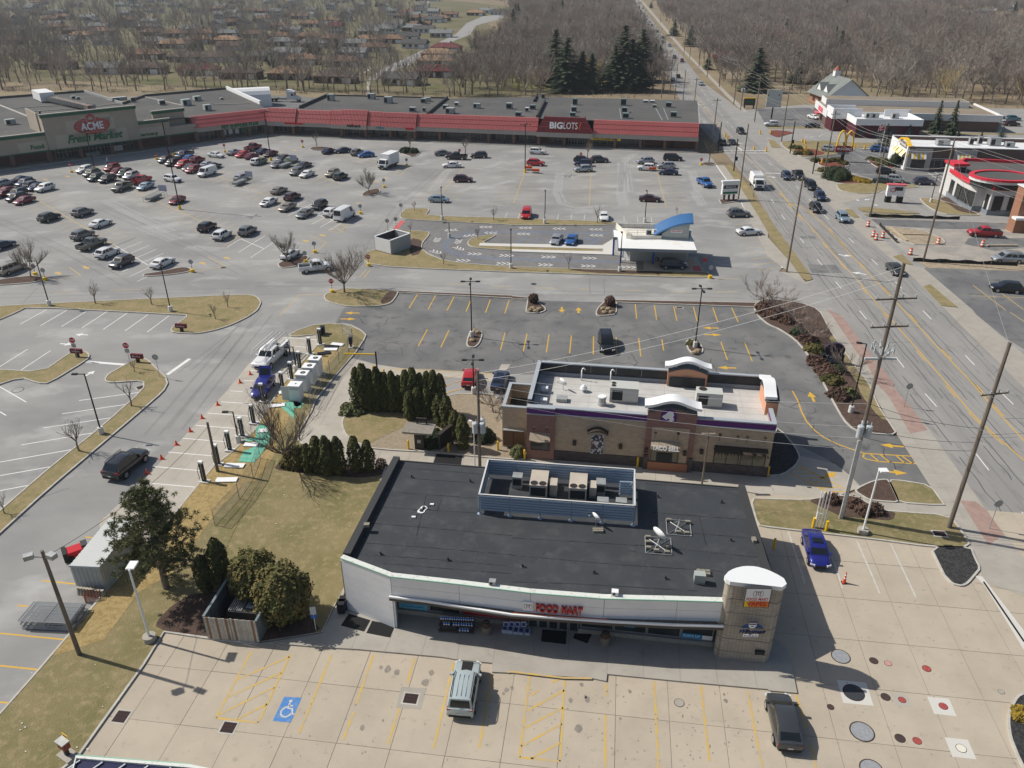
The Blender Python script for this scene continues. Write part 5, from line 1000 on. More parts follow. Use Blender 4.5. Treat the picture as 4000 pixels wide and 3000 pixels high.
p=z6(1395,560,ZR);au(p+Vector((0,.9,0)),1.5,2.3,1.15,QR,"big beige air conditioner with two fans, the right one"+FMR,((-.36,-.82),(.36,-.82)),.32,ra)
p=z6(585,415,ZR);au(p+Vector((0,.4,0)),.85,.8,.9,Qb,"small open metal unit nearest the screen's left end",(),a=ra,legs=.35);p=z6(1690,500,ZR);au(p+Vector((0,.4,0)),.8,.95,.9,Qb,"small metal unit right of the beige air conditioners",(),a=ra,legs=.35)
p=z6(1350,330,ZR);au(p,.72,.7,.7,QS,"small square condenser with one fan against the screen's back",((0,0),),.27,ra)
p=z6(1065,500,ZR);au(p+Vector((0,.4,0)),.6,1.1,.95,QR,"plain beige duct box right of the left beige unit",(),a=ra,grille=False);p=z6(1590,540,ZR);au(p+Vector((0,.6,0)),.6,1.1,.85,QR,"plain beige duct box right of the right beige unit",(),a=ra,grille=False)
for xx,yy,w_ in((1720,655,.95),(1965,665,.9)):p=z6(xx,yy,ZR);au(p+Vector((0,.35,0)),w_,.7,.35,Qb,"low flat metal box at the screen's front "+("left of" if xx<1800 else "right of")+" the green pipes",(),a=ra,grille=False)
g0,g1=z6(1925,520,ZR),z6(2100,560,ZR);gt=tn("screen_gate","blue ribbed gate panel leaning open inside the roof screen's right end","gate",(0,0,0));ribbed(g0,g1+Vector((0,.35,0)),ZR+.3,ZR+1.75,6,gt);b=MB();b.tu([(g0.x,g0.y-.1,ZR+.35),(g1.x,g1.y+.2,ZR+1.7)],.03,5);b.bd9("brace",Qb,gt)
def dish(p,lab,r=.42,blocks=4,frame=None):
 t=tn("satellite_dish",lab,"satellite dish",(p.x,p.y,p.z));b=MB();b.tu([(0,0,0),(0,0,.75)],.03,6);b.bd9("mast",Qb,t)
 vs=[(0,0,-.12)];fs=[];n=18
 for k in range(n):q_=2*math.pi*k/n;vs.append((r*.85*math.cos(q_),r*1.15*math.sin(q_),0))
 fs=[(0,1+k,1+(k+1)%n)for k in range(n)];b=MB();b.M=Matrix.Translation((0,0,1.0))@Matrix.Rotation(R(35),4,'Z')@Matrix.Rotation(R(75),4,'Y');b.add(vs,fs);o=b.bd9("reflector",Qa,t,smooth=True)
 md=o.modifiers.new("thickness",'SOLIDIFY');md.thickness=.025
 b=MB();b.tu([(0,0,.6),(-.55,.15,.9)],.018,5);b.box(-.62,.1,.86,-.5,.22,.96);b.bd9("feed_arm",Qb,t)
 for k in range(blocks):
  i,j=k%2,k//2;pt("ballast_block",QE,t,(.1+i*.42-.4,-.75+j*.25-.1,0,.1+i*.42,-.55+j*.25-.1,.2))
 return t
dish(z6(1625,905,ZR),"white satellite dish on block ballast just below the roof screen");
def frame(p,s,lab,blocks,dsh):
 t=tn("ballast_frame",lab,"antenna mount",(p.x,p.y,p.z),ra);h=s/2;b=MB()
 for a_,c_ in(((-h,-h),(h,-h)),((h,-h),(h,h)),((h,h),(-h,h)),((-h,h),(-h,-h)),((-h,-h),(h,h)),((-h,h),(h,-h))):b.tu([(*a_,.06),(*c_,.06)],.035,4)
 b.bd9("base_frame",Qb,t)
 for x_,y_ in blocks:pt("ballast_block",QE,t,(x_*h-.2,y_*h-.1,.09,x_*h+.2,y_*h+.1,.29))
 b=MB();b.tu([(0,0,.05),(0,0,.9)],.035,6);b.bd9("mast",Qb,t)
 for k in range(3):q_=k*2.1;b=MB();b.tu([(.7*math.cos(q_),.7*math.sin(q_),.07),(0,0,.7)],.02,5);b.bd9("strut",Qb,t)
 if dsh:
  b=MB();r=.62;n=18;b.M=Matrix.Translation((0,0,1.25))@Matrix.Rotation(R(40),4,'Z')@Matrix.Rotation(R(78),4,'Y');b.add([(0,0,-.16)]+[(r*.8*math.cos(2*math.pi*k/n),r*1.15*math.sin(2*math.pi*k/n),0)for k in range(n)],[(0,1+k,1+(k+1)%n)for k in range(n)]);o=b.bd9("reflector",Qa,t,smooth=True);md=o.modifiers.new("thickness",'SOLIDIFY');md.thickness=.03
frame(at("22:1265,1400",ZR),2.0,"white dish on a square steel frame weighted with concrete blocks",[(-.8,.8),(-.8,.2),(-.8,-.5),(.2,.9),(.8,-.2),(.6,-.85),(-.2,-.75)],True)
frame(at("22:1440,1245",ZR),1.9,"empty square steel frame with blocks and coiled cable, no dish",[(-.8,.8),(.8,.7),(-.1,-.75),(.6,-.8)],False)
p=at("22:1655,1640",ZR);t=tn("block_stack","six concrete blocks set in two rows on the black roof","concrete blocks",(p.x,p.y,ZR),ra)
for k in range(6):pt("block",QE,t,(-.5+(k%3)*.33,-.25+(k//3)*.3,0,-.2+(k%3)*.33,-.03+(k//3)*.3,.22))
p=at("32:1620,70",ZR);au(p+Vector((0,.2,0)),.8,.55,.6,QS,"small pale condenser with hoses near the stone tower",(),a=ra,grille=False)
for k,s in enumerate(("21:1345,808","21:1850,845","21:1078,1475","21:1660,1525","22:90,1580","22:710,1635","22:1260,980","22:1810,1025","22:1890,1355","32:1325,25")):
 p=at(s,ZR);t=tn("vent_pipe","short dark vent pipe standing on the black roof","vent pipe",(p.x,p.y,ZR),0,"vent pipes on the black roof");b=MB();b.cyl(0,0,0,.3,.07,n=8);b.bd9("pipe",qH,t);b=MB();b.cyl(0,0,0,.05,.22,.1,10);b.bd9("flashing",ZL,t)
p=at("21:1435,1095",ZR);t=tn("roof_fixture","white two-lobed fixture with thin splayed arms on the black roof","roof fixture",(p.x,p.y,ZR))
for x_,y_,r in((.12,.28,.3),(-.06,-.1,.32)):b=MB();b.cyl(x_,y_,0,.07,r,n=16);o=b.bd9("lobe",Qa,t);b=MB();b.cyl(x_,y_,.07,.16,r*.45,n=10);b.bd9("hub",Qs,o)
for a_,c_ in(((.3,.35),(.7,.75)),((-.2,-.3),(-.55,-.85)),((.1,.2),(.75,.1)),((-.1,0),(-.75,0))):b=MB();b.tu([(*a_,.08),(*c_,.05)],.02,5);b.bd9("arm",Qs,t)
for c_ in((.75,.8),(-.6,-.9)):pt("foot_block",Qa,t,(c_[0]-.16,c_[1]-.1,0,c_[0]+.16,c_[1]+.1,.1))
for s,lab in(("31:2043,75","grey floodlight on the shop's parapet, seen from behind"),("32:888,165","white boxy light fixture on the curved parapet")):
 p=at(s,ZT);t=tn("parapet_light",lab,"floodlight",(p.x,p.y,ZT+.07),sf.rz);pt("housing",Qb if "grey" in lab else Qa,t,(-.24,-.2,.05,.24,.2,.35));b=MB();b.disc((-.06,-.205,.2),(0,1,0),.1,.02);b.bd9("lens",Qs,t);pt("bracket",Qs,t,(-.05,-.05,0,.05,.05,.06))
p=at("21:958,1228",ZR+.5);tag(MB().box(p.x-.22,p.y-.18,ZR+.5,p.x+.22,p.y+.18,ZR+.75).bd9("roof_box",QE),"small tan box sitting on the left parapet of the black roof","box")
p=at("22:2090,1355",ZR+.35);tag(MB().box(p.x-.15,p.y-.25,ZR+.35,p.x+.15,p.y+.25,ZR+.58).bd9("loose_block",QE),"loose hollow concrete block on the right parapet of the black roof","block")
cp=[at(s,4.9)for s in("30:660,1570","30:1640,1650","31:300,1800","30:500,2200")]
cn=tn("pump_canopy","corner of a dark blue flat canopy with white raised edge at bottom left","canopy",(0,0,0))
b=MB();b.prism([p.xy for p in cp],4.2,4.85);b.bd9("roof",flat("canopy_blue",(.012,.014,.06),.4),cn);b=MB();b.rb9([p.xy for p in cp],.2,5.0,closed=True,z0=4.15);b.bd9("rim",Zo,cn)
b=MB();b.rb9([(p.xy+Vector((0,.13)))for p in cp[:2]],.04,4.99,z0=4.2);b.bd9("edge",ZN,cn)
for k in range(5):
 p=cp[0].lerp(cp[1],.06+k*.2);b=MB();b.tu([(p.x-.1,p.y-.15,4.93),(p.x-.9,p.y-1.1,4.93)],.05,5);b.bd9("rib",Qa,cn)
QA=brick_mat("tan_brick",(.56,.44,.315),(.46,.36,.255),(.32,.28,.235),.42,.13,.006,.012);ZV=brick_mat("red_brick",(.33,.17,.14),(.26,.13,.105),(.22,.18,.16),.42,.13,.006,.012)
ZW=brick_mat("orange_brick",(.42,.19,.105),(.34,.15,.085),(.2,.17,.14),.42,.13,.006,.012);Zs=brick_mat("ledge_stone",(.17,.14,.13),(.10,.085,.085),(.035,.03,.03),.5,.1,.03,.012)
ZX=flat("purple_band",(.10,.022,.16),.45);Qv=flat("parapet_grey",(.36,.39,.41),.5);qL=mat("white_membrane",(.53,.515,.485),(.47,.455,.425),s=.7,c3=(.44,.42,.39),s3=2,lo3=.6,hi3=.8,rough=.7)
Zt=mat("dark_parapet_face",(.045,.046,.046),(.055,.056,.056),s=1,rough=.8);QT=flat("parapet_upstand",(.22,.245,.27),.6);QU=flat("brown_awning",(.055,.042,.032),.7);ZY=flat("tan_awning",(.33,.27,.20),.7)
qM=flat("terracotta_tile",(.34,.15,.09),.7);ZZ=flat("salmon_stucco",(.62,.32,.20),.8)
tA,tB=at("22:130,632"),at("22:2200,802");tf=Fac(tA,tB);TL=tf.len
tb=tn("taco_restaurant","brick fast-food restaurant with purple band and white wave crests on its roof","restaurant",(tA.x,tA.y,0),tf.rz)
DP=tf.loc(at("12:210,1490",6.2))[1];ZP=6.2;ZF=5.15
pt("roof",qL,tb,(.2,.2,ZF-.1,TL-.2,DP-.2,ZF))
x1=tf.L("22:370,400")[0];xa,xb=tf.L("22:1150,500")[0],tf.L("22:1570,500")[0]
for a,c in((x1,xa),(xb,TL)):pt("front_wall",QA,tb,(a,0,1.15,c,.3,5.35));pt("stone_base",Zs,tb,(a,-.1,0,c,.3,1.15))
pass;pt("pier",ZV,tb,(-.05,-.22,0,x1,.3,5.35))
pt("side_wall",QA,tb,(TL-.3,.3,0,TL,DP,5.35));pt("side_wall",QA,tb,(0,.3,0,.3,DP,5.35));pt("rear_wall",QA,tb,(.3,DP-.3,0,TL-.3,DP,5.35))
for a,c,o in((-.05,x1,-.26),(x1,xa,-.06),(xb,TL+.04,-.06)):
 pt("purple_band",ZX,tb,(a,o,5.45,c,.3,6.05));pt("band_trim",Qv,tb,(a,o-.05,5.33,c,.3,5.45));pt("parapet_cap",Qv,tb,(a,o-.05,6.05,c,.38,6.17))
pt("band_return",ZX,tb,(TL-.25,.3,5.45,TL+.05,3.0,6.05));pt("parapet_cap",Qv,tb,(TL-.32,.38,6.05,TL+.08,3.0,6.17));pt("band_end",Qv,tb,(TL-.25,3.0,5.2,TL+.05,3.1,6.1))
pt("parapet",Zt,tb,(.02,.38,5.35,.28,DP,6.6));pt("parapet_cap",Qv,tb,(-.06,.39,6.6,.36,DP+.06,6.72))
bx0,bx1=tf.loc(at("12:1330,1560",ZF))[0],tf.loc(at("12:1660,1590",ZF))[0]
for a,c in((.3,bx0),(bx1,TL-.25)):
 n=max(2,int((c-a)/2.6))
 for k in range(n):pt("parapet_panel",Zt,tb,(a+(c-a)*k/n+.015,DP-.3,ZF+.3,a+(c-a)*(k+1)/n-.015,DP-.02,6.6))
 pt("upstand",QT,tb,(a,DP-.42,ZF,c,DP-.05,ZF+.45));pt("parapet_cap",Qv,tb,(a,DP-.36,6.6,c,DP+.06,6.72))
pt("upstand",QT,tb,(.28,.4,ZF,.4,DP-.42,ZF+.45))
def arch_tower(x0,x1,y0,d,ztop,front,label_z=None,axis=0,rise=.55,inner=True):
 """brick tower with a bowed top, purple-grey cap and a white wave crest on two brackets"""
 n=10;prof=[(x0+(x1-x0)*k/n,ztop+rise*math.sin(math.pi*k/n))for k in range(n+1)]
 X=(lambda x,y,z:(x,y,z))if axis==0 else(lambda x,y,z:(y,x,z))
 b=MB();vs=[X(x0,y0,0),X(x1,y0,0)]+[X(x,y0,z)for x,z in prof[::-1]];k=len(vs);vs+=[X(x0,y0+d,0),X(x1,y0+d,0)]+[X(x,y0+d,z)for x,z in prof[::-1]]
 b.add(vs,[tuple(range(k)),tuple(range(k,2*k))[::-1]]+[(i,k+i,k+(i+1)%k,(i+1)%k)for i in range(k)]);b.bd9("arch_tower",front,tb)
 b=MB();vs=[]
 for yy in(y0-.1,y0+d+.1):
  for x,z in prof:vs+=[X(x,yy,z+.01),X(x,yy,z+.2)]
 m=len(prof)*2;fs=[]
 for i in range(len(prof)-1):fs+=[(2*i,2*i+2,2*i+3,2*i+1),(m+2*i+2,m+2*i,m+2*i+1,m+2*i+3),(2*i+1,2*i+3,m+2*i+3,m+2*i+1)]
 b.add(vs,fs);b.bd9("tower_cap",flat("slate_cap",(.06,.075,.09),.5),tb)
 n=18;xs=[x0-.35+(x1-x0+.7)*k/n for k in range(n+1)];w_=lambda t:.55*math.sin(math.pi*t)**2+.0
 P=[(x,ztop+.62+w_(k/n)*1.25)for k,x in enumerate(xs)];b=MB();vs=[]
 for x,z in P:vs+=[X(x,y0-.25,z),X(x,y0+d*.75,z),X(x,y0-.25,z+.28),X(x,y0+d*.75,z+.28)]
 fs=[]
 for i in range(n):a=4*i;fs+=[(a,a+4,a+6,a+2),(a+1,a+3,a+7,a+5),(a+2,a+6,a+7,a+3),(a,a+1,a+5,a+4)]
 fs+=[(0,2,3,1),(4*n,4*n+1,4*n+3,4*n+2)];b.add(vs,fs);b.bd9("wave_crest",Qa,tb)
 for x in(x0+(x1-x0)*.2,x0+(x1-x0)*.8):q=X(x,y0+d*.3,0);pt("crest_bracket",Qa,tb,(q[0]-.06,q[1]-.06,ztop+.3,q[0]+.06,q[1]+.06,ztop+.8))
arch_tower(xa,xb,-.3,1.6,6.55,ZV);arch_tower(bx0,bx1,DP-.9,1.2,6.75,ZZ);arch_tower(3.4,DP-1.6,TL-.55,1.2,6.5,ZZ,axis=1)
pt("louvre_wall",Zt,tb,(bx0+.2,DP-1.05,ZF,bx1-.2,DP-.95,6.3));pt("louvre",Qs,tb,((bx0+bx1)/2-.5,DP-1.12,ZF+.35,(bx0+bx1)/2+.4,DP-1.05,ZF+1.2))
pt("arch_infill",QA,tb,(xa+.55,-.34,.95,xb-.55,-.28,5.0));pt("tile_base",qM,tb,(xa+.4,-.5,0,xb-.4,-.28,1.0));pt("tower_base",Zs,tb,(xa-.05,-.42,0,xa+.4,-.28,1.7));pt("tower_base",Zs,tb,(xb-.4,-.42,0,xb+.05,-.28,1.7))
qa=mat("reflecting_window",(.16,.145,.10),(.10,.095,.07),s=.7,rough=.1,spec=.6)
w0,w1=tf.L("22:1198,560")[0],tf.L("22:1440,570")[0];wi(tb,w0,w1,1.02,2.7,-.36,QP,qa,1);pt("pay_hatch",Qs,tb,(w0+.6,-.5,1.1,w1-.6,-.43,2.1))
b=MB();nn=8
vs=[]
for k in range(nn+1):t=k/nn;xx=w0-.05+(w1-w0+.1)*t;bow=.55+.28*math.sin(math.pi*t);vs+=[(xx,-.34,3.5),(xx,-.34-bow,3.1),(xx,-.34-bow,2.72),(xx,-.34,2.72)]
fs=[]
for k in range(nn):a=4*k;fs+=[(a,a+1,a+5,a+4),(a+1,a+2,a+6,a+5),(a+2,a+3,a+7,a+6)]
b.add(vs,fs+[(0,3,2,1),(4*nn,4*nn+1,4*nn+2,4*nn+3)]);b.bd9("sign_awning",ZY,tb)
tx("letters","TACO BELL",.5,Qa,tb,fM(((w0+w1)/2,-1.22,3.14),(1,0,0),(0,.5,1)),.05,bold=.014,fit=(w1-w0)*.95,ht=.5)
x_,z_=tf.L("22:1357,275",.3);o=MB();o.M=fM((x_,-.36,z_),(1,0,0));o.add([(-.75,-.62,0),(.75,-.62,0),(.75,.1,0)]+[(.75*math.cos(math.pi*k/12),.1+.62*math.sin(math.pi*k/12),0)for k in range(1,12)]+[(-.75,.1,0)],[tuple(range(15))]);o=o.bd9("bell_panel",flat("sign_purple",(.10,.02,.20),.4),tb)
b=MB();b.M=fM((x_+.02,-.372,z_),(1,0,0))@Matrix.Rotation(R(-25),4,'Z');b.add([(-.58,-.22,0),(-.42,-.05,0),(-.36,.3,0),(-.18,.5,0),(.1,.54,0),(.32,.38,0),(.42,.02,0),(.62,-.12,0),(.6,-.25,0)],[tuple(range(9))]);b.add([(.6*math.cos(2*math.pi*k/16),-.33+.16*math.sin(2*math.pi*k/16),0)for k in range(16)],[tuple(range(16))]);b.add([(.1+.12*math.cos(2*math.pi*k/10),-.38+.09*math.sin(2*math.pi*k/10),.005)for k in range(10)],[tuple(range(10))],1);b.bd9("bell_emblem",[Qa,flat("sign_purple",(.1,.02,.2))],o)
x_=tf.L("22:245,520")[0];wi(tb,x_-.95,x_+.95,1.15,2.6,-.22,QP,Qj,1);b=MB();b.add([(x_-1.05,-.22,3.25),(x_+1.05,-.22,3.25),(x_+1.05,-1.0,2.75),(x_,-1.2,2.7),(x_-1.05,-1.0,2.75),(x_-1.05,-1.0,2.65),(x_,-1.2,2.6),(x_+1.05,-1.0,2.65)],[(0,4,3,2,1),(4,5,6,3),(3,6,7,2)]);b.bd9("awning",ZY,tb)
m0,m1=tf.L("22:672,520")[0],tf.L("22:800,530")[0];o=pt("mural_frame",flat("mural_frame",(.35,.33,.29),.8),tb,(m0,-.06,.9,m1,.0,3.6));pt("mural",mat("mural_print",(.55,.55,.57),(.06,.07,.10),s=2.6,lo=.47,hi=.53,detail=1,c3=(.35,.06,.06),s3=4,lo3=.62,hi3=.66),o,(m0+.15,-.08,1.0,m1-.15,-.05,3.4))
b=MB()
vs=[]
for k in range(9):t=k/8;xx=m0-.3+(m1-m0+.6)*t;zz=3.65+.45*math.sin(math.pi*t);vs+=[(xx,0,zz+.25),(xx,-.6,zz+.12),(xx,-.6,zz),(xx,0,zz)]
fs=[]
for k in range(8):a=4*k;fs+=[(a,a+1,a+5,a+4),(a+1,a+2,a+6,a+5),(a+2,a+3,a+7,a+6)]
b.add(vs,fs);b.bd9("hood",QU,tb)
for s,m_ in(("22:540,505",ORG),("22:937,535",ORG),("22:1157,552",Qc),("22:1490,577",ORG),("22:1637,580",Qc)):
 x_,z_=tf.L(s);y_=-.36 if xa<x_<xb else 0;pt("lantern",QU,tb,(x_-.18,y_-.22,z_-.25,x_+.18,y_,z_+.25))
for s in("22:192,365","22:305,372","22:1240,405","22:1437,415","22:1800,440","22:1953,450","22:2035,455","22:2190,463"):
 x_,z_=tf.L(s,.5);y_=-.3 if x_<x1 or xa<x_<xb else 0;b=MB();b.tu([(x_,y_,z_-1.0),(x_,y_-.5,z_-.6),(x_,y_-.5,z_)],.025,5);b.box(x_-.13,y_-.62,z_-.06,x_+.13,y_-.38,z_+.1);b.bd9("gooseneck_lamp",QU,tb)
for a,c in(("22:1745,600","22:1965,610"),("22:1975,620","22:2195,630")):
 p,q_=tf.L(a)[0],tf.L(c)[0];wi(tb,p,q_,.95,2.75,0,QP,qa,1)
 b=MB();b.add([(p-.05,0,3.25),(q_+.05,0,3.25),(q_+.05,-.9,2.95),(p-.05,-.9,2.95)],[(0,3,2,1)]);
 for k in range(9):xx=p+(q_-p)*k/8;b.box(xx-.06,-.95,2.72,xx+.06,-.02,2.94)
 b.bd9("pergola",QU,tb)
aA,aB=at("21:2130,545"),tA;an=Fac(aA,aB);ad=an.loc(at("11:2180,1610",5.0))[1]
ax=tn("brick_enclosure","lower open-topped tan brick enclosure joined to the restaurant's left end","enclosure",(aA.x,aA.y,0),tf.rz);aw=tf.loc(aA)[0]*-1-.08
for q_ in((0,0,0,aw,.25,4.9),(0,.25,0,.25,ad,4.9),(.25,ad-.25,0,aw,ad,4.9)):pt("wall",ZW if q_[1]==0 and False else QA,ax,q_)
for q_ in((-.05,-.05,4.9,aw,.3,5.02),(-.05,.3,4.9,.3,ad+.05,5.02),(.3,ad-.3,4.9,aw,ad+.05,5.02)):pt("cap",Qv,ax,q_)
pt("floor",Qg,ax,(.25,.25,3.2,aw,ad-.25,3.3));pt("white_box",Qe,ax,(aw-1.0,.5,3.3,aw-.1,2.2,3.8));pt("meter_cabinet",flat("brown_cabinet",(.15,.09,.05),.7),ax,(.15,-.35,.5,1.15,-.02,2.3),(1.2,-.35,.5,2.3,-.02,2.3));pt("cabinet_lid",Qb,ax,(.12,-.4,2.32,2.33,-.02,2.38))
def z7(x_,y_,z=ZF):return at(f"f:{1900 + x_ / 3.687:.1f},{1350 + y_ / 3.687:.1f}",z)
TR=" on the taco restaurant's white roof"
p=z7(1990,830);au(p+Vector((0,.8,0)),2.9,1.7,1.5,mat("pale_unit",(.50,.50,.46),rough=.5),"largest pale rooftop unit with two small fans"+TR,((-1.1,.2),(-1.1,-.35)),.25,tf.rz)
p=at("f:2770,1592",ZF);au(p+Vector((0,.6,0)),2.6,1.4,1.4,mat("pale_unit",(.5,.5,.46)),"pale rooftop unit with one large black fan"+TR,((-.65,.25),),.42,tf.rz)
p=z7(1090,820);au(p+Vector((0,.4,0)),1.1,.9,.3,Qb,"low square curb cover"+TR,(),a=tf.rz,legs=.1,grille=False)
for k,(xx,yy)in enumerate(((840,670),(825,840))):p=z7(xx,yy);au(p,.7,.6,.35,Qe,"white box in the shaded left corner"+TR+(", rear one" if k==0 else ", front one"),(),a=tf.rz,grille=False)
p=z7(1665,850);t=tn("exhaust_fan","round white exhaust fan drum"+TR,"exhaust fan",p,0);b=MB();b.cyl(0,0,0,.3,.5,.4,14);b.cyl(0,0,.3,.95,.36,.42,14);b.bd9("drum",Qb,t,smooth=35);b=MB();b.cyl(0,0,.95,1.02,.45,.4,14);b.bd9("cap",Qa,t)
p=z7(1400,660);t=tn("exhaust_fan","white mushroom-topped roof vent"+TR,"exhaust fan",p,0);b=MB();b.cyl(0,0,0,.35,.14,n=10);b.bd9("stem",Qb,t);b=MB();b.cyl(0,0,.35,.7,.42,.25,12);b.cyl(0,0,.7,.82,.2,.1,10);b.bd9("hood",Qa,t,smooth=35)
for k,xx in enumerate((1368,1785)):
 p=z7(xx,500+20*k);t=tn("vent_pipe",("left" if k==0 else "right")+" of two white hooked vent pipes at the back"+TR,"vent pipe",p,0);b=MB();b.tu([(0,0,0),(0,0,1.25),(.06,0,1.42),(.2,0,1.48),(.32,0,1.38),(.34,0,1.28)],.07,8);b.bd9("pipe",Qa,t,smooth=True)
p=z7(1105,640);dish(p,"grey satellite dish seen edge-on"+TR,.5,0)
sl=MB()
for k in range(7):yy=.8+k*(DP-1.6)/6;sl.box(.45,yy,ZF+.001,TL-.4,yy+.03,ZF+.008)
for k in range(6):xx=2+k*3.9;sl.box(xx,.9,ZF+.001,xx+.025,DP-.8,ZF+.0075)
stuff(sl.bd9("roof_seam",flat("seam_grey",(.33,.32,.30),.8),tb))
for k,s in enumerate(("21:1318,562","21:1663,588","21:2090,570","22:108,645","22:1083,710","22:2208,790","11:1015,1568","11:1108,1597","22:1995,790","33:48,-240")):
 if k==8:continue
 p=at(s,.1);t=tn("bollard","yellow steel bollard "+("left of the drive-through menu kiosk","right of the drive-through menu kiosk","in the gravel near the brick enclosure","at the restaurant's front left corner","against the wall beside the pay window","at the restaurant's front right corner","left of the height bar by the hedge","right of the height bar by the hedge","","at the right wall of the food mart")[k],"bollard",(p.x,p.y,.05))
 b=MB();b.cyl(0,0,0,1.1,.11,n=12);b.bd9("post",YELS,t);b=MB();b.cyl(0,0,1.1,1.16,.11,.05,12);b.bd9("cap",YELS,t)
tag(MB().prism(pts("21:1530,690 1558,605 1785,615 1770,708"),.02,.03).bd9("rubber_mat",ZS),"black square mat lying on the drive-through lane","mat")
p=at("21:1420,560");t=tn("order_kiosk","brown drive-through order post with a flat square roof","kiosk",(p.x,p.y,.1),R(-8));Zu=flat("kiosk_brown",(.045,.036,.03),.6)
pt("post",Zu,t,(-.5,-.3,0,.5,.3,2.2));pt("roof",mat("kiosk_roof",(.27,.24,.2),(.22,.2,.17),s=2),t,(-1.55,-.9,2.2,1.55,1.1,2.4));pt("bracket",Zu,t,(-.5,.9,2.4,-.4,1.05,3.0),(.5,.9,2.4,.6,1.05,3.0),(-.52,.88,3.0,.62,1.07,3.1));pt("speaker",Qb,t,(-.2,-.32,.8,.2,-.3,1.2))
p=at("21:1640,560");t=tn("menu_board","black drive-through menu board standing edge-on right of the order post","menu board",(p.x,p.y,.1),R(60));pt("board",Qc,t,(-1.1,-.1,.4,1.1,.1,2.2));pt("hood",Zu,t,(-1.15,-.2,2.2,1.15,.2,2.32));pt("base",Qi,t,(-.8,-.2,0,.8,.2,.4))
p=at("11:1050,1570");t=tn("height_bar","black post with a yellow clearance bar across the drive-through lane","height bar",(p.x,p.y,.05),R(177));b=MB();b.tu([(0,0,0),(0,0,3.0)],.1,8);b.bd9("post",Qc,t);pt("bar",YELS,t,(.1,-.06,2.55,3.9,.06,2.7))
def units(z,a,lst,lab,m=None,par=None):
 for k,s in enumerate(lst):
  sp,*wd=s.split("|");w_,d_,h_=(map(float,wd[0].split(",")))if wd else(1.8,1.4,1.1);p=at(sp,z);au(p,w_,d_,h_,m or QS,lab,(),a=a,legs=.2)
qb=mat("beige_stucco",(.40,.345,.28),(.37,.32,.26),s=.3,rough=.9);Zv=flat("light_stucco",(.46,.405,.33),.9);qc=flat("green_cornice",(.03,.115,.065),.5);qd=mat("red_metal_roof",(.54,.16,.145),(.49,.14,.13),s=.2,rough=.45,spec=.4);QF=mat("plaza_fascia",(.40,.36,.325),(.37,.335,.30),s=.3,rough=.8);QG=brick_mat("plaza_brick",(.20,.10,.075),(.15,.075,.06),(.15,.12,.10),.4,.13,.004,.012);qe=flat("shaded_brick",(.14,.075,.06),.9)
gA,gB=at("00:440,1410"),at("00:1710,1240");gf=Fac(gA,gB);gs=tn("grocery_store","large grocery store with beige stepped front, green cornices and an oval red sign","grocery store",(gA.x,gA.y,0),gf.rz)
XL=-34;X=lambda s:gf.L(s)
cx0,cx1=X("00:345,1010")[0],X("00:1160,950")[0];px1=X("00:1455,1030")[0];qx1=X("00:1618,960")[0];ex1=X("00:1690,1110")[0]
Zc,Zp,Zl,Zq,Ze,Zb=11.9,7.7,7.7,9.4,5.4,3.3
def block(x0,x1,z0,z1,y0,d,cor=True):
 pt("facade_block",qb,gs,(x0,y0,z0,x1,d,z1))
 if cor:pt("cornice",qc,gs,(x0-.25,y0-.35,z1,x1+.25,y0+.4,z1+.75));pt("coping",flat("coping_tan",(.36,.34,.30),.8),gs,(x0-.3,y0-.4,z1+.75,x1+.3,y0+.5,z1+.9))
block(cx0,cx1,Zb,Zc-.8,-.6,3.0);block(XL,cx0-.02,Zb,Zl-.8,-.2,2.0);block(cx1+.02,px1,Zb,Zp-.8,-.2,2.0);block(px1-3,qx1,Zb,Zq-.8,3.1,4.0);block(px1+.02,ex1+.3,Zb,Ze-.1,-.1,2.0,False);pt("return_wall",qb,gs,(cx0-.3,3.0,5,cx0,14,Zc));
for q_ in((XL,-.4,Zb-.28,ex1,-.05,Zb),(cx0,-.8,Zb-.28,cx1,-.6,Zb)):pt("green_line",qc,gs,q_)
for(s0,s1,o)in(("00:560,1050","00:1010,1150",.63),("00:470,1170","00:1120,1240",.63),("00:690,1005","00:960,1060",.63)):
 a,z1=gf.L(s0,o);c,z0=gf.L(s1,o);pt("light_panel",Zv,gs,(a,-.66,max(z0,Zb+.05),c,-.6,z1))
pt("light_panel",Zv,gs,(X("00:150,1250")[0],-.26,Zb+.1,cx0-.1,-.2,Zb+2.4));pt("light_panel",Zv,gs,(cx1+.1,-.26,Zb+.1,X("00:1410,1110")[0],-.2,Zb+2.6))
pt("shop_wall",qe,gs,(XL,4.0,0,ex1+.3,4.3,Zb));pt("soffit",Qg,gs,(XL,.2,Zb-.15,ex1,4.2,Zb-.02))
for k in range(7):x0=cx0+2+k*(cx1-cx0-3)/7;wi(gs,x0,x0+2.6,.2,2.9,4.0,Qr,Qj,2,1)
for s in("00:125,1445","00:440,1410","00:715,1375","00:980,1335","00:1225,1300","00:1470,1270","00:1710,1245"):x_=X(s)[0];pt("column",QG,gs,(x_-.45,-.3,0,x_+.45,.5,Zb))
pt("pavement",Qi,gs,(XL,-1.2,0,ex1,4.0,.15));pt("banner",mat("produce_display",(.12,.20,.30),(.35,.30,.2),s=1),gs,(X("00:760,1360")[0],1.5,.15,X("00:880,1340")[0],2.2,1.1));pt("display",flat("banner_white",(.5,.5,.48)),gs,(X("00:1000,1310")[0],2.5,.4,X("00:1090,1300")[0],2.6,1.8))
rb=pts("00:-300,870 0,850 730,795 1065,900 1250,833 1960,770 2212,960 01:60,930",6.9);rl=[gf.loc(p)for p in rb]
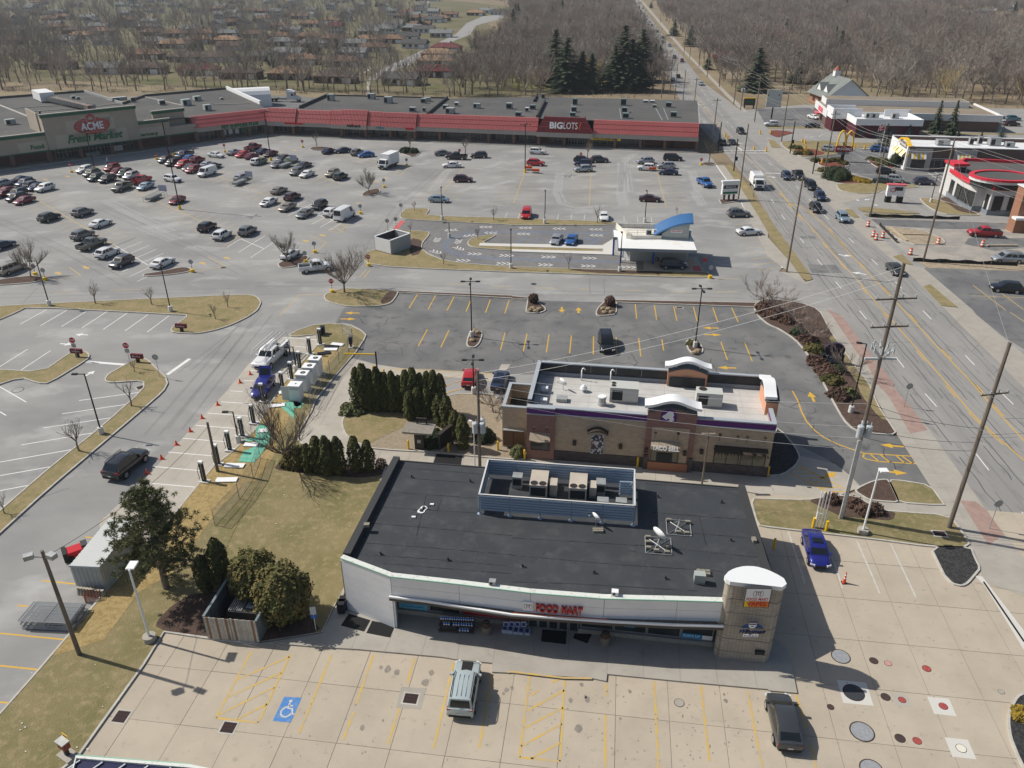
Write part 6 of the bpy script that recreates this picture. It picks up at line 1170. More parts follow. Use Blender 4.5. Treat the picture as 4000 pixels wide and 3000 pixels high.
b=MB();b.se([(XL,2.0)]+[(q_[0],q_[1])for q_ in rl[:6]]+[gf.loc(at("01:70,925",6.9)),(ex1+.3,2.0)],6.85);b.bd9("roof",Qz,gs)
for i in(0,1,2,3,4):b=MB();b.rb9([rl[i],rl[i+1]],.5,7.5,z0=0);b.bd9("parapet",Qb if i==2 else Qz,gs)
b=MB();b.rb9([rl[5],gf.loc(at("01:40,900",6.9))],.6,7.9,z0=6.8);b.bd9("parapet",Qa,gs)
for s in("00:-100,870 300,1030","00:120,935 640,905","00:220,970 640,940","00:770,925 1090,890","00:1245,835 1590,915","00:1840,905 2160,895","00:930,860 1060,900"):b=MB();b.rb9([gf.loc(p)for p in pts(s,6.9)],.5 if s.startswith("00:-")else.25,7.05,z0=6.86);b.bd9("roof_curb",Zf,gs)
p0,p1=gf.loc(at("00:420,880",7)),gf.loc(at("00:300,815",7));d1=gf.loc(at("00:790,960",7))
t=tn("roof_plant","pale metal plant house with a long rusty duct on the grocery store roof","rooftop unit",(gA.x,gA.y,6.86),gf.rz);pt("plant_house",Qe,t,(p0[0]-2.0,p0[1],.3,p0[0]+2.2,p0[1]+10,2.9))
b=MB();b.rb9([(p0[0]+1,p0[1]+1),d1],1.7,1.7,z0=.6);o=b.bd9("duct",mat("rusty_duct",(.22,.13,.09),(.33,.29,.24),s=.8),t)
for k in range(22):q_=Vector(p0).lerp(Vector(d1),(k+1)/23);pt("duct_rib",Qb,o,(q_.x-.95,q_.y-.08,.55,q_.x+.95+1,q_.y+.08,1.74))
GR=" on the grocery store roof"
for s,lab in(("00:95,1075|2.4,1.6,1.2","rusty unit just behind the left green cornice"),("00:635,855|1.2,1,.7","small pale unit behind the long duct, left"),("00:675,860|1,1,.6","small pale unit behind the long duct, right"),("00:1030,870|4.5,2,.9","long low louvred unit at the roof's back edge"),("00:1150,880|1.5,1.2,1.2","unit beside the low louvred one"),("00:1400,905|1.8,1.5,1.2","white unit left of the pair of larger units"),("00:1612,910|2.6,2,1.6","larger grey unit, front of a pair"),("00:1705,870|2.2,1.8,1.2","larger grey unit, rear of a pair"),("00:1795,955|2,1.6,1.5","pale unit just behind the red roof"),("00:1915,860|1,.8,.4","tiny rusty box far right"),("00:345,985|.6,.6,.7","tiny white vent behind the main cornice")):units(6.87,gf.rz,[s],lab+GR)
sg_=tn("grocery_sign","white ACME letters on a red striped oval above green Fresh Market script","sign",(gA.x,gA.y,0),gf.rz)
xm,zm=gf.L("00:795,1085",.7);xe=gf.L("00:950,1075",.7)[0];rx=xe-xm;rz_=2.05
b=MB();b.M=fM((xm,-.72,zm),(1,0,0));b.add([(rx*math.cos(2*math.pi*k/28),rz_*math.sin(2*math.pi*k/28),0)for k in range(28)]+[(rx*math.cos(2*math.pi*k/28),rz_*math.sin(2*math.pi*k/28),-.1)for k in range(28)],[tuple(range(28))]+[(k,28+k,28+(k+1)%28,(k+1)%28)[::-1]for k in range(28)]);b.bd9("oval",flat("acme_red",(.42,.06,.05),.5),sg_)
for k in range(-3,4):z=k*.5;h=rx*math.sqrt(max(.05,1-(z/rz_)**2))*.9;pt("stripe",QF,sg_,(xm-h,-.75,zm+z-.05,xm+h,-.725,zm+z+.05))
b=MB();b.M=fM((xm,-.77,zm+1.9),(1,0,0));b.add([(1.25*math.cos(2*math.pi*k/20),1.25*math.sin(2*math.pi*k/20),0)for k in range(20)],[tuple(range(20))],0);b.add([(1.05*math.cos(2*math.pi*k/20),1.05*math.sin(2*math.pi*k/20),.01)for k in range(20)],[tuple(range(20))],1)
for a in(-60,-20,20,60):c_,s_=math.cos(R(90-a)),math.sin(R(90-a));b.poly([(0,-.5,.02),(c_*.5-s_*.2,-.5+s_*.6+c_*.2,.02),(c_*1.0,-.5+s_*1.2,.02),(c_*.5+s_*.2,-.5+s_*.6-c_*.2,.02)],0)
b.bd9("leaf_badge",[QF,flat("acme_red",(.42,.06,.05))],sg_)
tx("letters","ACME",2.4,Qa,sg_,fM((xm,-.85,zm-.15),(1,0,0)),.12,bold=.05,fit=rx*1.25,ht=1.9)
a,z0=gf.L("00:575,1215",.75);c,z1=gf.L("00:1055,1165",.75);tx("script_letters","Fresh Market",2,GRN,sg_,fM(((a+c)/2,-.75,(z0+z1)/2+.15),(1,0,0)),.1,bold=.035,shear=.35,fit=c-a,ht=1.9)
for txt,s0,s1 in(("Food","00:265,1275","00:380,1265"),("Pharmacy","00:1180,1170","00:1365,1150")):a,z0=gf.L(s0,.3);c,z1=gf.L(s1,.3);tx("letters",txt,1.4,GRN,sg_,fM(((a+c)/2,-.34,(z0+z1)/2),(1,0,0)),.06,bold=.03,fit=c-a,ht=1.15)
def mn(th,x0,x1,z0,z1,y0,setb,m=qd,ends=.0,name="roof_section",seam=.42,fz=None):
 b=MB();e=ends;vs=[(x0,y0,z0),(x1,y0,z0),(x1-e,y0+setb,z1),(x0+e,y0+setb,z1),(x0,y0+setb+1.2,z0),(x1,y0+setb+1.2,z0),(x1-e,y0+setb+.5,z1),(x0+e,y0+setb+.5,z1)]
 b.add(vs,[(0,1,2,3),(3,2,6,7),(0,3,7,4),(1,5,6,2),(7,6,5,4),(0,4,5,1)]);o=b.bd9(name,m,th);n=int((x1-x0)/seam);b=MB()
 L=math.hypot(setb,z1-z0);ny,nz=-(z1-z0)/L*.07,setb/L*.07
 for k in range(n+1):
  t=k/n;xa_=x0+(x1-x0)*t;xb_=x0+e+(x1-x0-2*e)*t;b.add([(xa_-.035,y0,z0),(xa_+.035,y0,z0),(xb_+.035,y0+setb,z1),(xb_-.035,y0+setb,z1),(xa_-.03,y0+ny,z0+nz),(xa_+.03,y0+ny,z0+nz),(xb_+.03,y0+setb+ny,z1+nz),(xb_-.03,y0+setb+ny,z1+nz)],[(4,5,6,7),(0,4,7,3),(1,2,6,5),(0,1,5,4)])
 for t in(.36,.70):b.box(x0+e*t,y0+setb*t+ny*1.3,z0+(z1-z0)*t-.05,x1-e*t,y0+setb*t,z0+(z1-z0)*t+.05)
 stuff(b.bd9("roof_seam",flat("red_seam",(.44,.11,.10),.5),o));return o
def arcade(th,x0,x1,zb,zf,y0,cols,glass,back=3.2,m=QF):
 pt("fascia",m,th,(x0,y0,zb,x1,y0+.5,zf));pt("soffit",Qg,th,(x0,y0+.5,zb,x1,back,zb+.15));pt("shop_wall",qe,th,(x0,back,0,x1,back+.3,zf));pt("pavement",Qi,th,(x0,y0-1.0,0,x1,back,.15))
 for x_ in cols:pt("column",QG,th,(x_-.33,y0-.05,0,x_+.33,y0+.55,zb))
 for a,c,mu in glass:wi(th,a,c,.5 if mu>0 else.15,2.65,back,Qr,Qj,abs(mu))
pA,pB=at("00:1710,1240"),at("01:110,1165");pf=Fac(pA,pB);ps=tn("pet_supply_shop","red-roofed shop wing with green lettering between the grocery store and the long row","shop",(pA.x,pA.y,0),pf.rz)
arcade(ps,0,pf.len,3.0,4.3,-.2,[pf.L(s)[0]for s in("00:1940,1215","00:2160,1190","01:105,1165")],[(1.5,4.5,1),(4.7,7,-1),(8,13,3),(13.3,pf.len-.5,3)]);mn(ps,-.2,pf.len+1.2,4.3,7.0,-.5,3.0,ends=0)
a,z0=pf.L("00:1915,1105",.3);c,z1=pf.L("01:20,1065",.3);tx("letters","PET SUPPLIES PLUS",1,GRN,ps,fM(((a+c)/2,-.32,3.65),(1,0,0)),.08,bold=.04,fit=c-a,ht=1.0)
for k in range(5):a=8.4+k*1.9;pt("poster",flat("poster_green",(.10,.26,.14),.6)if k>2 else Qa,ps,(a,3.05,.9,a+1.1,3.1,2.3))
b=MB();b.se([(0,3.5),(pf.len,3.5),(pf.len+4,14),(-8,14)],6.84);b.bd9("roof",Qz,ps)
mA,mB=at("01:110,1165"),at("02:1600,1315");mf=Fac(mA,mB);ms=tn("shop_row","long low plaza row with red ribbed metal roof front and dark flat roof behind","shops",(mA.x,mA.y,0),mf.rz)
mx=lambda s,o=0:mf.L(s,o)[0];ML=mf.len;tw0,tw1=mx("02:215,1120"),mx("02:700,1130")
cols=[mx(s)for s in("01:110,1165","01:330,1175","01:745,1195","01:955,1205","01:1165,1215","01:1375,1225","01:1590,1235","01:2010,1255","02:15,1265","02:230,1275","02:450,1280","02:885,1290","02:1105,1298","02:1315,1303","02:1590,1312")]
gl=[(mx(a),mx(c),m_)for a,c,m_ in(("01:120,1130","01:235,1140",2),("01:345,1150","01:610,1160",3),("01:625,1160","01:735,1165",2),("01:755,1165","01:860,1170",-3),("01:865,1170","01:1035,1175",2),("01:1045,1180","01:1145,1190",-2),("01:1175,1180","01:1280,1190",1),("01:1290,1190","01:1365,1195",1),("01:1425,1200","01:1560,1210",2),("01:1600,1210","01:1900,1225",3),("01:1915,1225","01:2130,1240",2),("01:2135,1240","02:180,1240",3),("02:305,1240","02:420,1245",2),("02:425,1250","02:550,1255",-4),("02:555,1250","02:640,1255",-3),("02:685,1250","02:880,1260",2),("02:900,1260","02:1135,1270",2))]
arcade(ms,0,ML,2.8,4.0,-.2,cols,gl);pt("door",Qg,ms,(mx("02:1365,1290"),3.1,.1,mx("02:1395,1290"),3.2,2.4));pt("bench",flat("bench_red",(.10,.03,.025)),ms,(mx("02:1150,1290"),2.6,.2,mx("02:1270,1290"),3.0,.7))
pt("end_wall",QG,ms,(ML-.3,3.2,0,ML,40,7.0));pt("wall_cap",Qb,ms,(ML-.35,2.0,7.0,ML+.08,40,7.15))
sx=lambda s:mx(s,.5)
for a,c,z0,z1,y0,sb in(("01:85,1000","01:330,1000",4.0,7.5,-.6,2.0),("01:337,1000","01:640,1020",3.9,7.2,-.4,2.0),("01:640,1020","01:735,1020",3.8,7.5,-.9,2.1),("01:735,1020","01:955,1020",3.9,7.8,-1.3,2.3),("01:960,1020","01:1070,1030",3.8,7.5,-.9,2.1),("01:1072,1040","01:1378,1050",3.7,7.4,-.9,2.0),("01:1385,1060","02:218,1090",4.0,7.25,-.4,2.0),("02:700,1100","02:1615,1120",4.0,7.25,-.4,2.0)):
 x0,x1_=sx(a),sx(c)-.05;mn(ms,x0,x1_,z0,z1,y0,sb)
 if y0<-.5:pt("fascia",QF,ms,(x0,y0+.05,2.75,x1_,-.2,z0-.02))
mn(ms,tw0,tw1,4.0,8.0,-1.4,.9,flat("shaded_red_band",(.17,.022,.03),.5),ends=2.2);pt("fascia",QF,ms,(tw0,-1.3,2.75,tw1,-.2,3.98));pt("tower_post",qd,ms,(tw0+2.1,-.5,7.6,tw0+2.4,-.2,8.4),(tw1-2.4,-.5,7.6,tw1-2.1,-.2,8.4))  # roof red painted darker on the steep sign face, standing in for less sun
rbk=[mf.loc(p)for p in pts("01:645,825 1655,850 02:215,835 1430,862",6.9)]
b=MB();b.se([(-3,3),(ML-.4,3),(ML-.4,rbk[3][1]),(rbk[2][0],rbk[2][1]),(rbk[1][0],rbk[1][1]),(rbk[0][0],rbk[0][1]),(mf.loc(at("01:345,935",6.9)))],6.85);b.bd9("roof",Qz,ms)
pt("rear_wall",QG,ms,(rbk[0][0],rbk[1][1]+.2,0,ML,rbk[1][1]+.5,6.8))
for s,h in(("01:1655,850 1480,995",.7),("02:285,880 215,1020",.8),("02:215,825 190,880",.7),("01:630,825 380,935",.8),("01:645,825 1655,850",.3)):b=MB();b.rb9([mf.loc(p)for p in pts(s,6.9)],.45,6.9+h,z0=6.8);b.bd9("parapet",Qg,ms)
for s in("02:520,900 500,1010","02:930,935 945,1030","02:1235,920 1300,1040","02:1310,935 1350,1035"):b=MB();b.rb9([mf.loc(p)for p in pts(s,6.9)],.2,6.92,z0=6.86);b.bd9("roof_curb",Qb,ms)
SR="on the plaza's long flat roof, "
Qo=flat("teal_unit",(.20,.27,.26),.55)
for s,lab,m_ in(("01:650,870|2,1.6,1.8","leftmost, at the back parapet",None),("01:1000,855|2.2,1.6,1.5","grey box at the back edge",None),("01:1145,890|2.4,1.8,1.7","dark box right of the grey one at the back",None),("01:1450,890|1.6,1.4,1.2","front of a cluster of three",None),("01:1480,875|2,1.5,1","rear of a cluster of three",None),("01:1355,965|1.8,1.4,1.1","behind the red roof below the cluster",None),("01:1455,965|.8,.8,1","slim box below the cluster",None),("01:1680,980|2.4,2,1.4","hooded, just right of the dividing parapet",None),("01:1640,940|1.6,1.4,.9","rusty-topped, right of the dividing parapet",None),("01:1735,915|1.2,1,.9","white fan right of the dividing parapet",Qa),("01:1910,935|2,1.4,1.2","plain grey box mid-way",None),("01:2190,940|1.8,1.5,1.5","pale box with a dark base",None),("02:180,945|1.6,1.2,1.1","near the red sign tower, left",Qo),("02:130,965|1.1,.9,1","white fan near the red sign tower",Qa),("02:55,1005|1.6,1.3,1","just behind the red roof left of the sign tower",Qo),("02:545,905|1.4,1.2,1.7","rear unit of the column of three, left",Qo),("02:535,965|1.5,1.3,1.2","middle unit of the column of three, left",Qo),("02:525,1005|1.5,1.3,.9","front unit of the column of three, left",Qo),("02:963,910|1.6,1.3,1.8","rear unit of the column of three, right",Qo),("02:972,970|1.5,1.3,1.2","middle unit of the column of three, right",Qo),("02:982,1020|1.7,1.4,1.2","front unit of the column of three, right",Qo),("02:1352,925|1.7,1.4,1.2","rear one near the right end",Qo),("02:1395,1010|1.7,1.4,1.2","front one near the right end",Qo),("02:1155,885|1.6,1.2,.5","low white dome, left of two",Qa),("02:1212,887|1.4,1.2,.5","low white dome, right of two",Qa),("02:270,850|1,1,1.2","teal box at the back beside the parapet",Qo),("02:1232,930|1.2,.9,.6","small box below the two domes",None)):units(6.87,mf.rz,[s],"unit on the long plaza roof, "+lab,m_)
a,z0=mf.L("02:328,1080",1.2);c,_z=mf.L("02:447,1080",1.2);e_,_z=mf.L("02:568,1080",1.2)
bs=tn("store_sign","white BIGLOTS letters with an orange exclamation mark on the red band","sign",(mA.x,mA.y,0),mf.rz);zc_=5.9
tx("letters","BIG",2,Qa,bs,fM(((a+c)/2-.1,-1.75,zc_),(1,0,0),(0,.2,1)),.1,bold=.07,fit=c-a-.2,ht=1.75);tx("letters","LOTS",2,Qa,bs,fM(((c+e_)/2,-1.75,zc_),(1,0,0),(0,.2,1)),.1,fit=e_-c,ht=1.75);tx("letters","!",2,flat("bang_orange",(.75,.10,.02)),bs,fM((e_+.45,-1.75,zc_),(1,0,0),(0,.2,1)),.1,bold=.04,shear=.25,fit=.7,ht=1.9)
for txt,s0,s1,m_,h,sh_ in(("Hallmark","01:780,1085","01:900,1090",BLKT,.9,.3),("CHINA VILLAGE","01:245,1065","01:400,1068",REDS,.55,0),("TACKLE","01:1290,1112","01:1362,1112",REDS,.5,0)):
 if txt=="TACKLE":continue
 o_=1.4 if txt=="Hallmark" else.7;a,z0=mf.L(s0,o_);c,_z=mf.L(s1,o_)
 if txt=="CHINA VILLAGE":pt("red_letter_band",REDS,ms,(a,-.72,z0-.2,c,-.6,z0+.25));continue
 tx("letters",txt,1,m_,ms,fM(((a+c)/2,-o_+.05,z0),(1,0,0)),.05,bold=.02,shear=sh_,fit=c-a,ht=h)
for s0,s1,m_ in(("01:1038,1102","01:1100,1102",flat("sign_teal",(.10,.22,.26))),("01:1290,1112","01:1362,1112",REDS)):a,z0=mf.L(s0,1.0);c,_z=mf.L(s1,1.0);pt("shop_sign",m_,ms,(a,-1.0,z0-.3,c,-.85,z0+.3))
a,z0=mf.L("02:680,1192");c,_z=mf.L("02:940,1197");pt("yellow_banner",YELS,ms,(a,-.05,2.2,c,.0,2.75));tx("letters","CLOSING",.5,BLKT,ms,fM(((a+c)/2,-.06,2.48),(1,0,0)),.01,bold=.02,fit=(c-a)*.8,ht=.42)
p=at("01:20,880",2);t=tn("storage_tent","white rounded storage tent behind the plaza roofs","tent",(p.x-6,p.y+4,0),R(20));b=MB();n=10
vs=[(-9+18*i,4.5*math.cos(math.pi*k/n),6.2*math.sin(math.pi*k/n)**.8)for i in(0,1)for k in range(n+1)];b.add(vs,[(k,k+1,n+2+k,n+1+k)[::-1]for k in range(n)]+[tuple(range(n+1)),tuple(range(n+1,2*n+2))[::-1]]);b.bd9("cover",Qa,t)
se("service_yard","00:1960,800 01:600,850 400,930 00:2150,960",-.02,Qt)
def zq(ox,oy,k):
 return lambda x_,y_,z=0.0:at(f"f:{ox + x_ / k:.2f},{oy + y_ / k:.2f}",z)
z2=zq(2340,820,4.424);z5=zq(3250,500,2.949)
cs=tn("coffee_stand","drive-through coffee stand with white flat canopy and curved blue roof tower","coffee stand",(0,0,0))
Zw=mat("cream_deck",(.72,.68,.60),(.60,.52,.40),s=.5,lo=.5,hi=.75,rough=.7);qN=mat("blue_metal_roof",(.09,.23,.46),rough=.4,spec=.4);QV=flat("stand_grey_wall",(.36,.37,.36),.7);qO=flat("blue_column",(.02,.09,.42),.5)
ca=[z2(*p,3.9).xy for p in((330,668),(1692,706),(1632,540),(1560,400),(300,360),(240,345),(250,476),(318,480))]
b=MB();b.prism(ca,3.62,3.95);b.bd9("canopy",Qa if False else mat("canopy_white",(.78,.77,.74),(.62,.55,.42),s=.35,lo=.62,hi=.78,rough=.6),cs);b=MB();b.rb9(ca,.1,3.99,closed=True,z0=3.5);b.bd9("canopy_edge",QT,cs)
bd=[z2(*p,4.2).xy for p in((300,300),(990,315),(1600,330),(1560,500),(1075,478),(560,480),(480,470),(470,345),(300,340))]
b=MB();b.prism([bd[0],bd[2],bd[3],bd[4],bd[5]],0,4.15);b.bd9("body",QV,cs);b=MB();b.se([bd[0],bd[1],bd[4],bd[5]],4.17);b.bd9("deck",Zw,cs);b=MB();b.rb9([bd[5],bd[6],bd[0],bd[1]],.25,4.95,z0=3.9);b.bd9("parapet",Zw,cs);b=MB();b.rb9([bd[5],bd[4]],.2,4.55,z0=3.95);b.bd9("parapet",Zw,cs)
T0,T1,T2=z2(1078,490,4.0).xy,z2(1542,515,4.0).xy,z2(1600,345,4.0).xy;u_=(T1-T0).normalized();v_=Vector((-u_.y,u_.x));TW=(T1-T0).length;TD=4.6
def TP(x_,y_,z):p=T0+u_*x_+v_*y_;return(p.x,p.y,z)
n=12;pz=lambda t:4.35+2.45*math.sin(t*math.pi/2)**.9
b=MB();vs=[TP(TW*k/n,y_,z)for y_ in(0,TD)for k in range(n+1)for z in(3.9,pz((k+1.5)/(n+1.5))-.05)];m=2*(n+1)
b.add(vs,[(2*k,2*k+2,2*k+3,2*k+1)for k in range(n)]+[(m+2*k+2,m+2*k,m+2*k+1,m+2*k+3)for k in range(n)]+[(0,1,m+1,m),(m-2,2*m-2,2*m-1,m-1)]);b.bd9("tower_wall",mat("tower_siding",(.40,.42,.38),(.34,.37,.36),s=.6,stretch=(.1,.1,2),rough=.6),cs)
b=MB();X0,X1=-1.3,TW+.55;vs=[]
for y_ in(-.5,TD+.5):
 for k in range(n+1):x_=X0+(X1-X0)*k/n;vs+=[TP(x_,y_,pz(k/n)+.0),TP(x_,y_,pz(k/n)+.28)]
b.add(vs,[(2*k,2*k+2,2*k+3,2*k+1)for k in range(n)]+[(m+2*k+2,m+2*k,m+2*k+1,m+2*k+3)for k in range(n)]+[(2*k+1,2*k+3,m+2*k+3,m+2*k+1)for k in range(n)]+[(2*k,m+2*k,m+2*k+2,2*k+2)for k in range(n)]+[(0,1,m+1,m),(m-2,2*m-2,2*m-1,m-1)]);o=b.bd9("curved_roof",qN,cs);b=MB()
for j in range(13):
 y_=-.45+j*(TD+.9)/12
 b.tu([TP(X0+(X1-X0)*k/n,y_,pz(k/n)+.3)for k in range(n+1)],.05,4)
stuff(b.bd9("roof_rib",flat("blue_rib",(.05,.16,.36),.4),o))
cm=Fac(T0,T1);a,z0=cm.L("12:1372,350");c,z1=cm.L("12:1470,350");q_=T0+u_*((a+c)/2);o=MB();o.M=fM((q_.x,q_.y,5.35),(u_.x,u_.y,0));o.box(-.95,-.22,.02,.95,.22,.06);o=o.bd9("sign_plate",Qa,cs);tx("letters","SEVEN BREW",.3,REDS,o,fM(Vector((q_.x,q_.y,5.35))+cm.n*.07,(u_.x,u_.y,0)),.01,bold=.008,fit=1.7,ht=.24)
for x_,y_ in((240,785),(470,795),(370,905),(925,935),(1470,890),(1215,835)):p=z2(x_,y_);pt("column",qO,cs,(p.x-.13,p.y-.13,0,p.x+.13,p.y+.13,3.6))
for x_,y_,w_ in((1030,890,.8),(1285,830,1.1)):p=z2(x_,y_);pt("window",Qr,cs,(p.x-w_,p.y+.4,.7,p.x+w_,p.y+.8,2.4));pt("pane",Qj,cs,(p.x-w_+.1,p.y+.37,.8,p.x+w_-.1,p.y+.42,2.3))
b=MB()
for s in(((500,235),(870,245)),((500,345),(1000,355))):
 A_,B_=z2(*s[0],5.0),z2(*s[1],5.0);b.tu([A_,B_],.03,4);b.tu([A_-Vector((0,0,.45)),B_-Vector((0,0,.45))],.03,4)
 for k in range(4):p=A_.lerp(B_,k/3);b.tu([(p.x,p.y,4.1),p],.03,4)
stuff(b.bd9("guard_rail",Qb,cs))
for x_,lab in((860,"left of two small dark units on the coffee stand's roof"),(990,"right of two small dark units on the coffee stand's roof")):au(z2(x_,420,4.18),.9,.8,.7,QS,lab,(),a=math.atan2(u_.y,u_.x),legs=.1)
dA,dB=at("11:1035,508"),at("11:1168,545");dC,dD=at("11:1338,480"),dA+(at("11:1338,480")-dB)
t=tn("dumpster_screen","pale open-topped dumpster enclosure with white slatted gate on the grass verge","enclosure",(0,0,0));H_=2.6
for a,c,m_ in((dB,dC,QV),(dC,dD,QV),(dD,dA,Qg)):b=MB();b.rb9([a.xy,c.xy],.2,H_,z0=0);b.bd9("wall",m_,t);b=MB();b.rb9([a.xy,c.xy],.28,H_+.1,z0=H_);b.bd9("cap",Qe,t)
for k in range(11):z=.25+k*.22;b=MB();b.rb9([dA.xy,dB.xy],.08,z+.17,z0=z);b.bd9("slat",Qa,t)
pt("dumpster",Qb,t,(dA.x+1.6,dA.y+.8,0,dA.x+3.8,dA.y+2.6,1.5))
QW=brick_mat("brown_brick",(.17,.105,.08),(.14,.085,.065),(.13,.11,.1),.4,.13,.004,.012);qf=flat("pale_pier",(.42,.40,.37),.8)
kA,kB=z5(830,482),z5(1640,508);kf=Fac(kA,kB);KL=kf.len*2.1;kd=14
mk=tn("burger_restaurant","brown brick burger restaurant with white front, yellow awnings and white roof","restaurant",(kA.x,kA.y,0),kf.rz);hx=lambda x_,y_,o=0:kf.L(f"f:{3250 + x_ / 2.949:.1f},{500 + y_ / 2.949:.1f}",o)
pt("wall",QW,mk,(0,0,0,KL,.4,5.6));pt("end_wall",Qa,mk,(-.3,-.1,0,-.02,kd,5.6));pt("rear_wall",QW,mk,(0,kd,0,KL,kd+.4,5.6));pt("roof",mat("white_roof",(.72,.72,.72),rough=.6),mk,(0,.4,4.7,KL,kd,4.8));pt("coping",Qe,mk,(-.1,-.1,5.6,KL,.5,5.75),(-.1,kd-.1,5.6,KL,kd+.5,5.75))
for a,c in((0,5.6),(hx(1385,380)[0],hx(1640,400)[0])):
 pt("pier_wall",qf,mk,(a,-.35,0,c,-.02,5.2));pt("opening",Qj,mk,(a+1.1,-.4,.6,c-1.3,-.34,2.7))
 for k in range(7):x_=a+.7+k*(c-a-2.1)/7;w_=(c-a-2.1)/7;b=MB();b.add([(x_,-.36,4.2),(x_+w_,-.36,4.2),(x_+w_,-1.1,3.0),(x_,-1.1,3.0),(x_,-1.1,2.85),(x_+w_,-1.1,2.85)],[(0,3,2,1),(3,4,5,2)]);b.bd9("awning_stripe",YELS if k%2 else Qa,mk)
w0,w1=hx(1010,420)[0],hx(1340,430)[0];wi(mk,w0,w1,.7,2.6,0,Qr,Qj,3);pt("ledge",qf,mk,(5.6,-.2,2.9,w1+1,0,3.1),(hx(1640,380)[0],-.2,2.9,KL,0,3.1))
for x_ in(1910,2080):a=hx(x_,470)[0];pt("door",Qg,mk,(a-.9,-.05,0,a+.9,0,2.4))
b=MB();n=10;vs=[]
for k in range(n+1):y_=-1.2+(kd*.62)*k/n;z=5.2+1.6*math.sin(math.pi*(k+1)/(n+2));vs+=[(-.7,y_,z),(.3,y_,z),(-.7,y_,z+.35),(.3,y_,z+.35)]
fs=[]
for k in range(n):a=4*k;fs+=[(a,a+4,a+6,a+2),(a+1,a+3,a+7,a+5),(a+2,a+6,a+7,a+3)]
b.add(vs,fs);b.bd9("yellow_arch",YELS,mk);pt("arch_board",QW,mk,(-.34,.8,4.9,-.31,6.6,6.2))
tx("letters","McDonald's",1,Qa,mk,fM((-.38,3.8,5.5),(0,-1,0)),.03,bold=.02,fit=5,ht=.7)
for k in range(3):b=MB();y0_=.6+k*3;b.add([(-.32,y0_,4.4),(-.32,y0_+2.4,4.4),(-1.3,y0_+2.4,3.1),(-1.3,y0_,3.1)],[(0,1,2,3)]);b.bd9("awning",mat("striped_awning",(.78,.62,.12),(.8,.79,.7),s=1.2),mk);pt("opening",Qj,mk,(-.36,y0_+.2,.8,-.3,y0_+2.2,2.8))
def m_arch(parent,M,s,m_):
 for sg_ in(-1,1):
  P=[(sg_*(.5+.5*math.cos(t))*s,0)if False else((sg_*.5+.47*math.cos(t))*s,1.9*s*math.sin(t)**.8 if math.sin(t)>0 else 0,0)for t in[math.pi*k/12 for k in range(13)]];b=MB();b.M=M;b.tu(P,[.13*s]+[.115*s]*11+[.13*s],6);b.bd9("arch",m_,parent,smooth=40)
for x_ in(hx(805,290)[0],hx(1590,330)[0]):m_arch(mk,fM((max(.4,x_),-.42,3.2),(1,0,0)),.5,YELS)
for k,s in enumerate(("f:3680,567|3,2,1.2","f:3790,565|1,1,1.6","f:3825,562|1,1,1.6","f:3880,568|2.6,2,1.8","f:3940,574|2,1.6,1")):units(4.8,kf.rz,[s],"unit "+("leftmost","second from the left","third from the left","fourth from the left","rightmost")[k]+" on the burger restaurant's white roof",Qb)
p=z5(110,385);t=tn("restaurant_sign","tall sign of yellow golden arches above a red McDonald's board","sign",(p.x,p.y,0),R(-4));pt("post",Qc,t,(-.35,-.3,0,.35,.3,5.0));zb=4.2
sf_=Fac(p-Vector((5,-.3,0)),p+Vector((5,-.3,0)));zz=lambda x_,y_:sf_.L(f"f:{3250 + x_ / 2.949:.1f},{500 + y_ / 2.949:.1f}");(a,z1),(c,z0),(_x,zt)=zz(45,205),zz(230,270),zz(140,78);hw=(c-a)/2
pt("board",flat("mcd_red",(.26,.015,.02),.5),t,(-hw,-.5,z0,hw,.2,z1));tx("letters","McDonald's",1,Qa,t,fM((0,-.53,(z0+z1)/2),(1,0,0)),.02,bold=.02,fit=hw*1.75,ht=(z1-z0)*.5);pt("reader_panel",QV,t,(-hw*.65,-.3,z0-.75,hw*.65,.1,z0-.15));m_arch(t,fM((0,-.15,z1),(1,0,0)),hw*.92,YELS)
pl_,pr_=z5(635,852),z5(768,856);sf_=Fac(pl_,pr_);t=tn("arch_sign","white two-legged arch sign with a pink-red top and a script logo panel","sign",(pl_.x,pl_.y,0),sf_.rz);h1=sf_.L("f:3472,718")[1]
for x_ in(0,sf_.len):pt("leg_base",Qc,t,(x_-.55,-.5,0,x_+.55,.5,1.3));pt("leg",Qa,t,(x_-.5,-.42,1.3,x_+.5,.42,h1-2.2))
pt("beam",Qa,t,(-.6,-.45,h1-2.2,sf_.len+.6,.45,h1-.2));pt("top",flat("coral_top",(.70,.13,.16),.5),t,(-.75,-.6,h1-.2,sf_.len+.75,.6,h1));pt("panel",Qg,t,(sf_.len*.35,-.5,h1-1.3,sf_.len+.1,-.45,h1-.55));b=MB();b.M=fM((sf_.len*.22,-.5,h1-1.2),(1,0,0));b.tu([(.6*math.cos(k*.5),.36*math.sin(k*.5),0)for k in range(14)],.07,5);b.bd9("loop_logo",flat("coral",(.6,.12,.15)),t)
F0=[z5(*p).xy for p in((1300,772),(1390,842),(1440,880),(1520,925),(1600,958),(1705,962),(1775,1003),(1950,1010),(2400,1015))]+[z5(2500,700).xy,z5(1450,640).xy]
rr_=tn("corner_restaurant","white and grey restaurant with bright red roof rims and a round glass lantern","restaurant",(0,0,0));QX=flat("red_rim",(.62,.035,.055),.45)
b=MB();b.prism(F0,0,5.2);b.bd9("wall",flat("pale_render",(.60,.59,.57),.7),rr_);b=MB();b.se(F0,5.24);b.bd9("roof",Qz,rr_);b=MB();b.rb9(F0,.7,5.85,closed=True,z0=5.1);b.bd9("red_rim",QX,rr_)
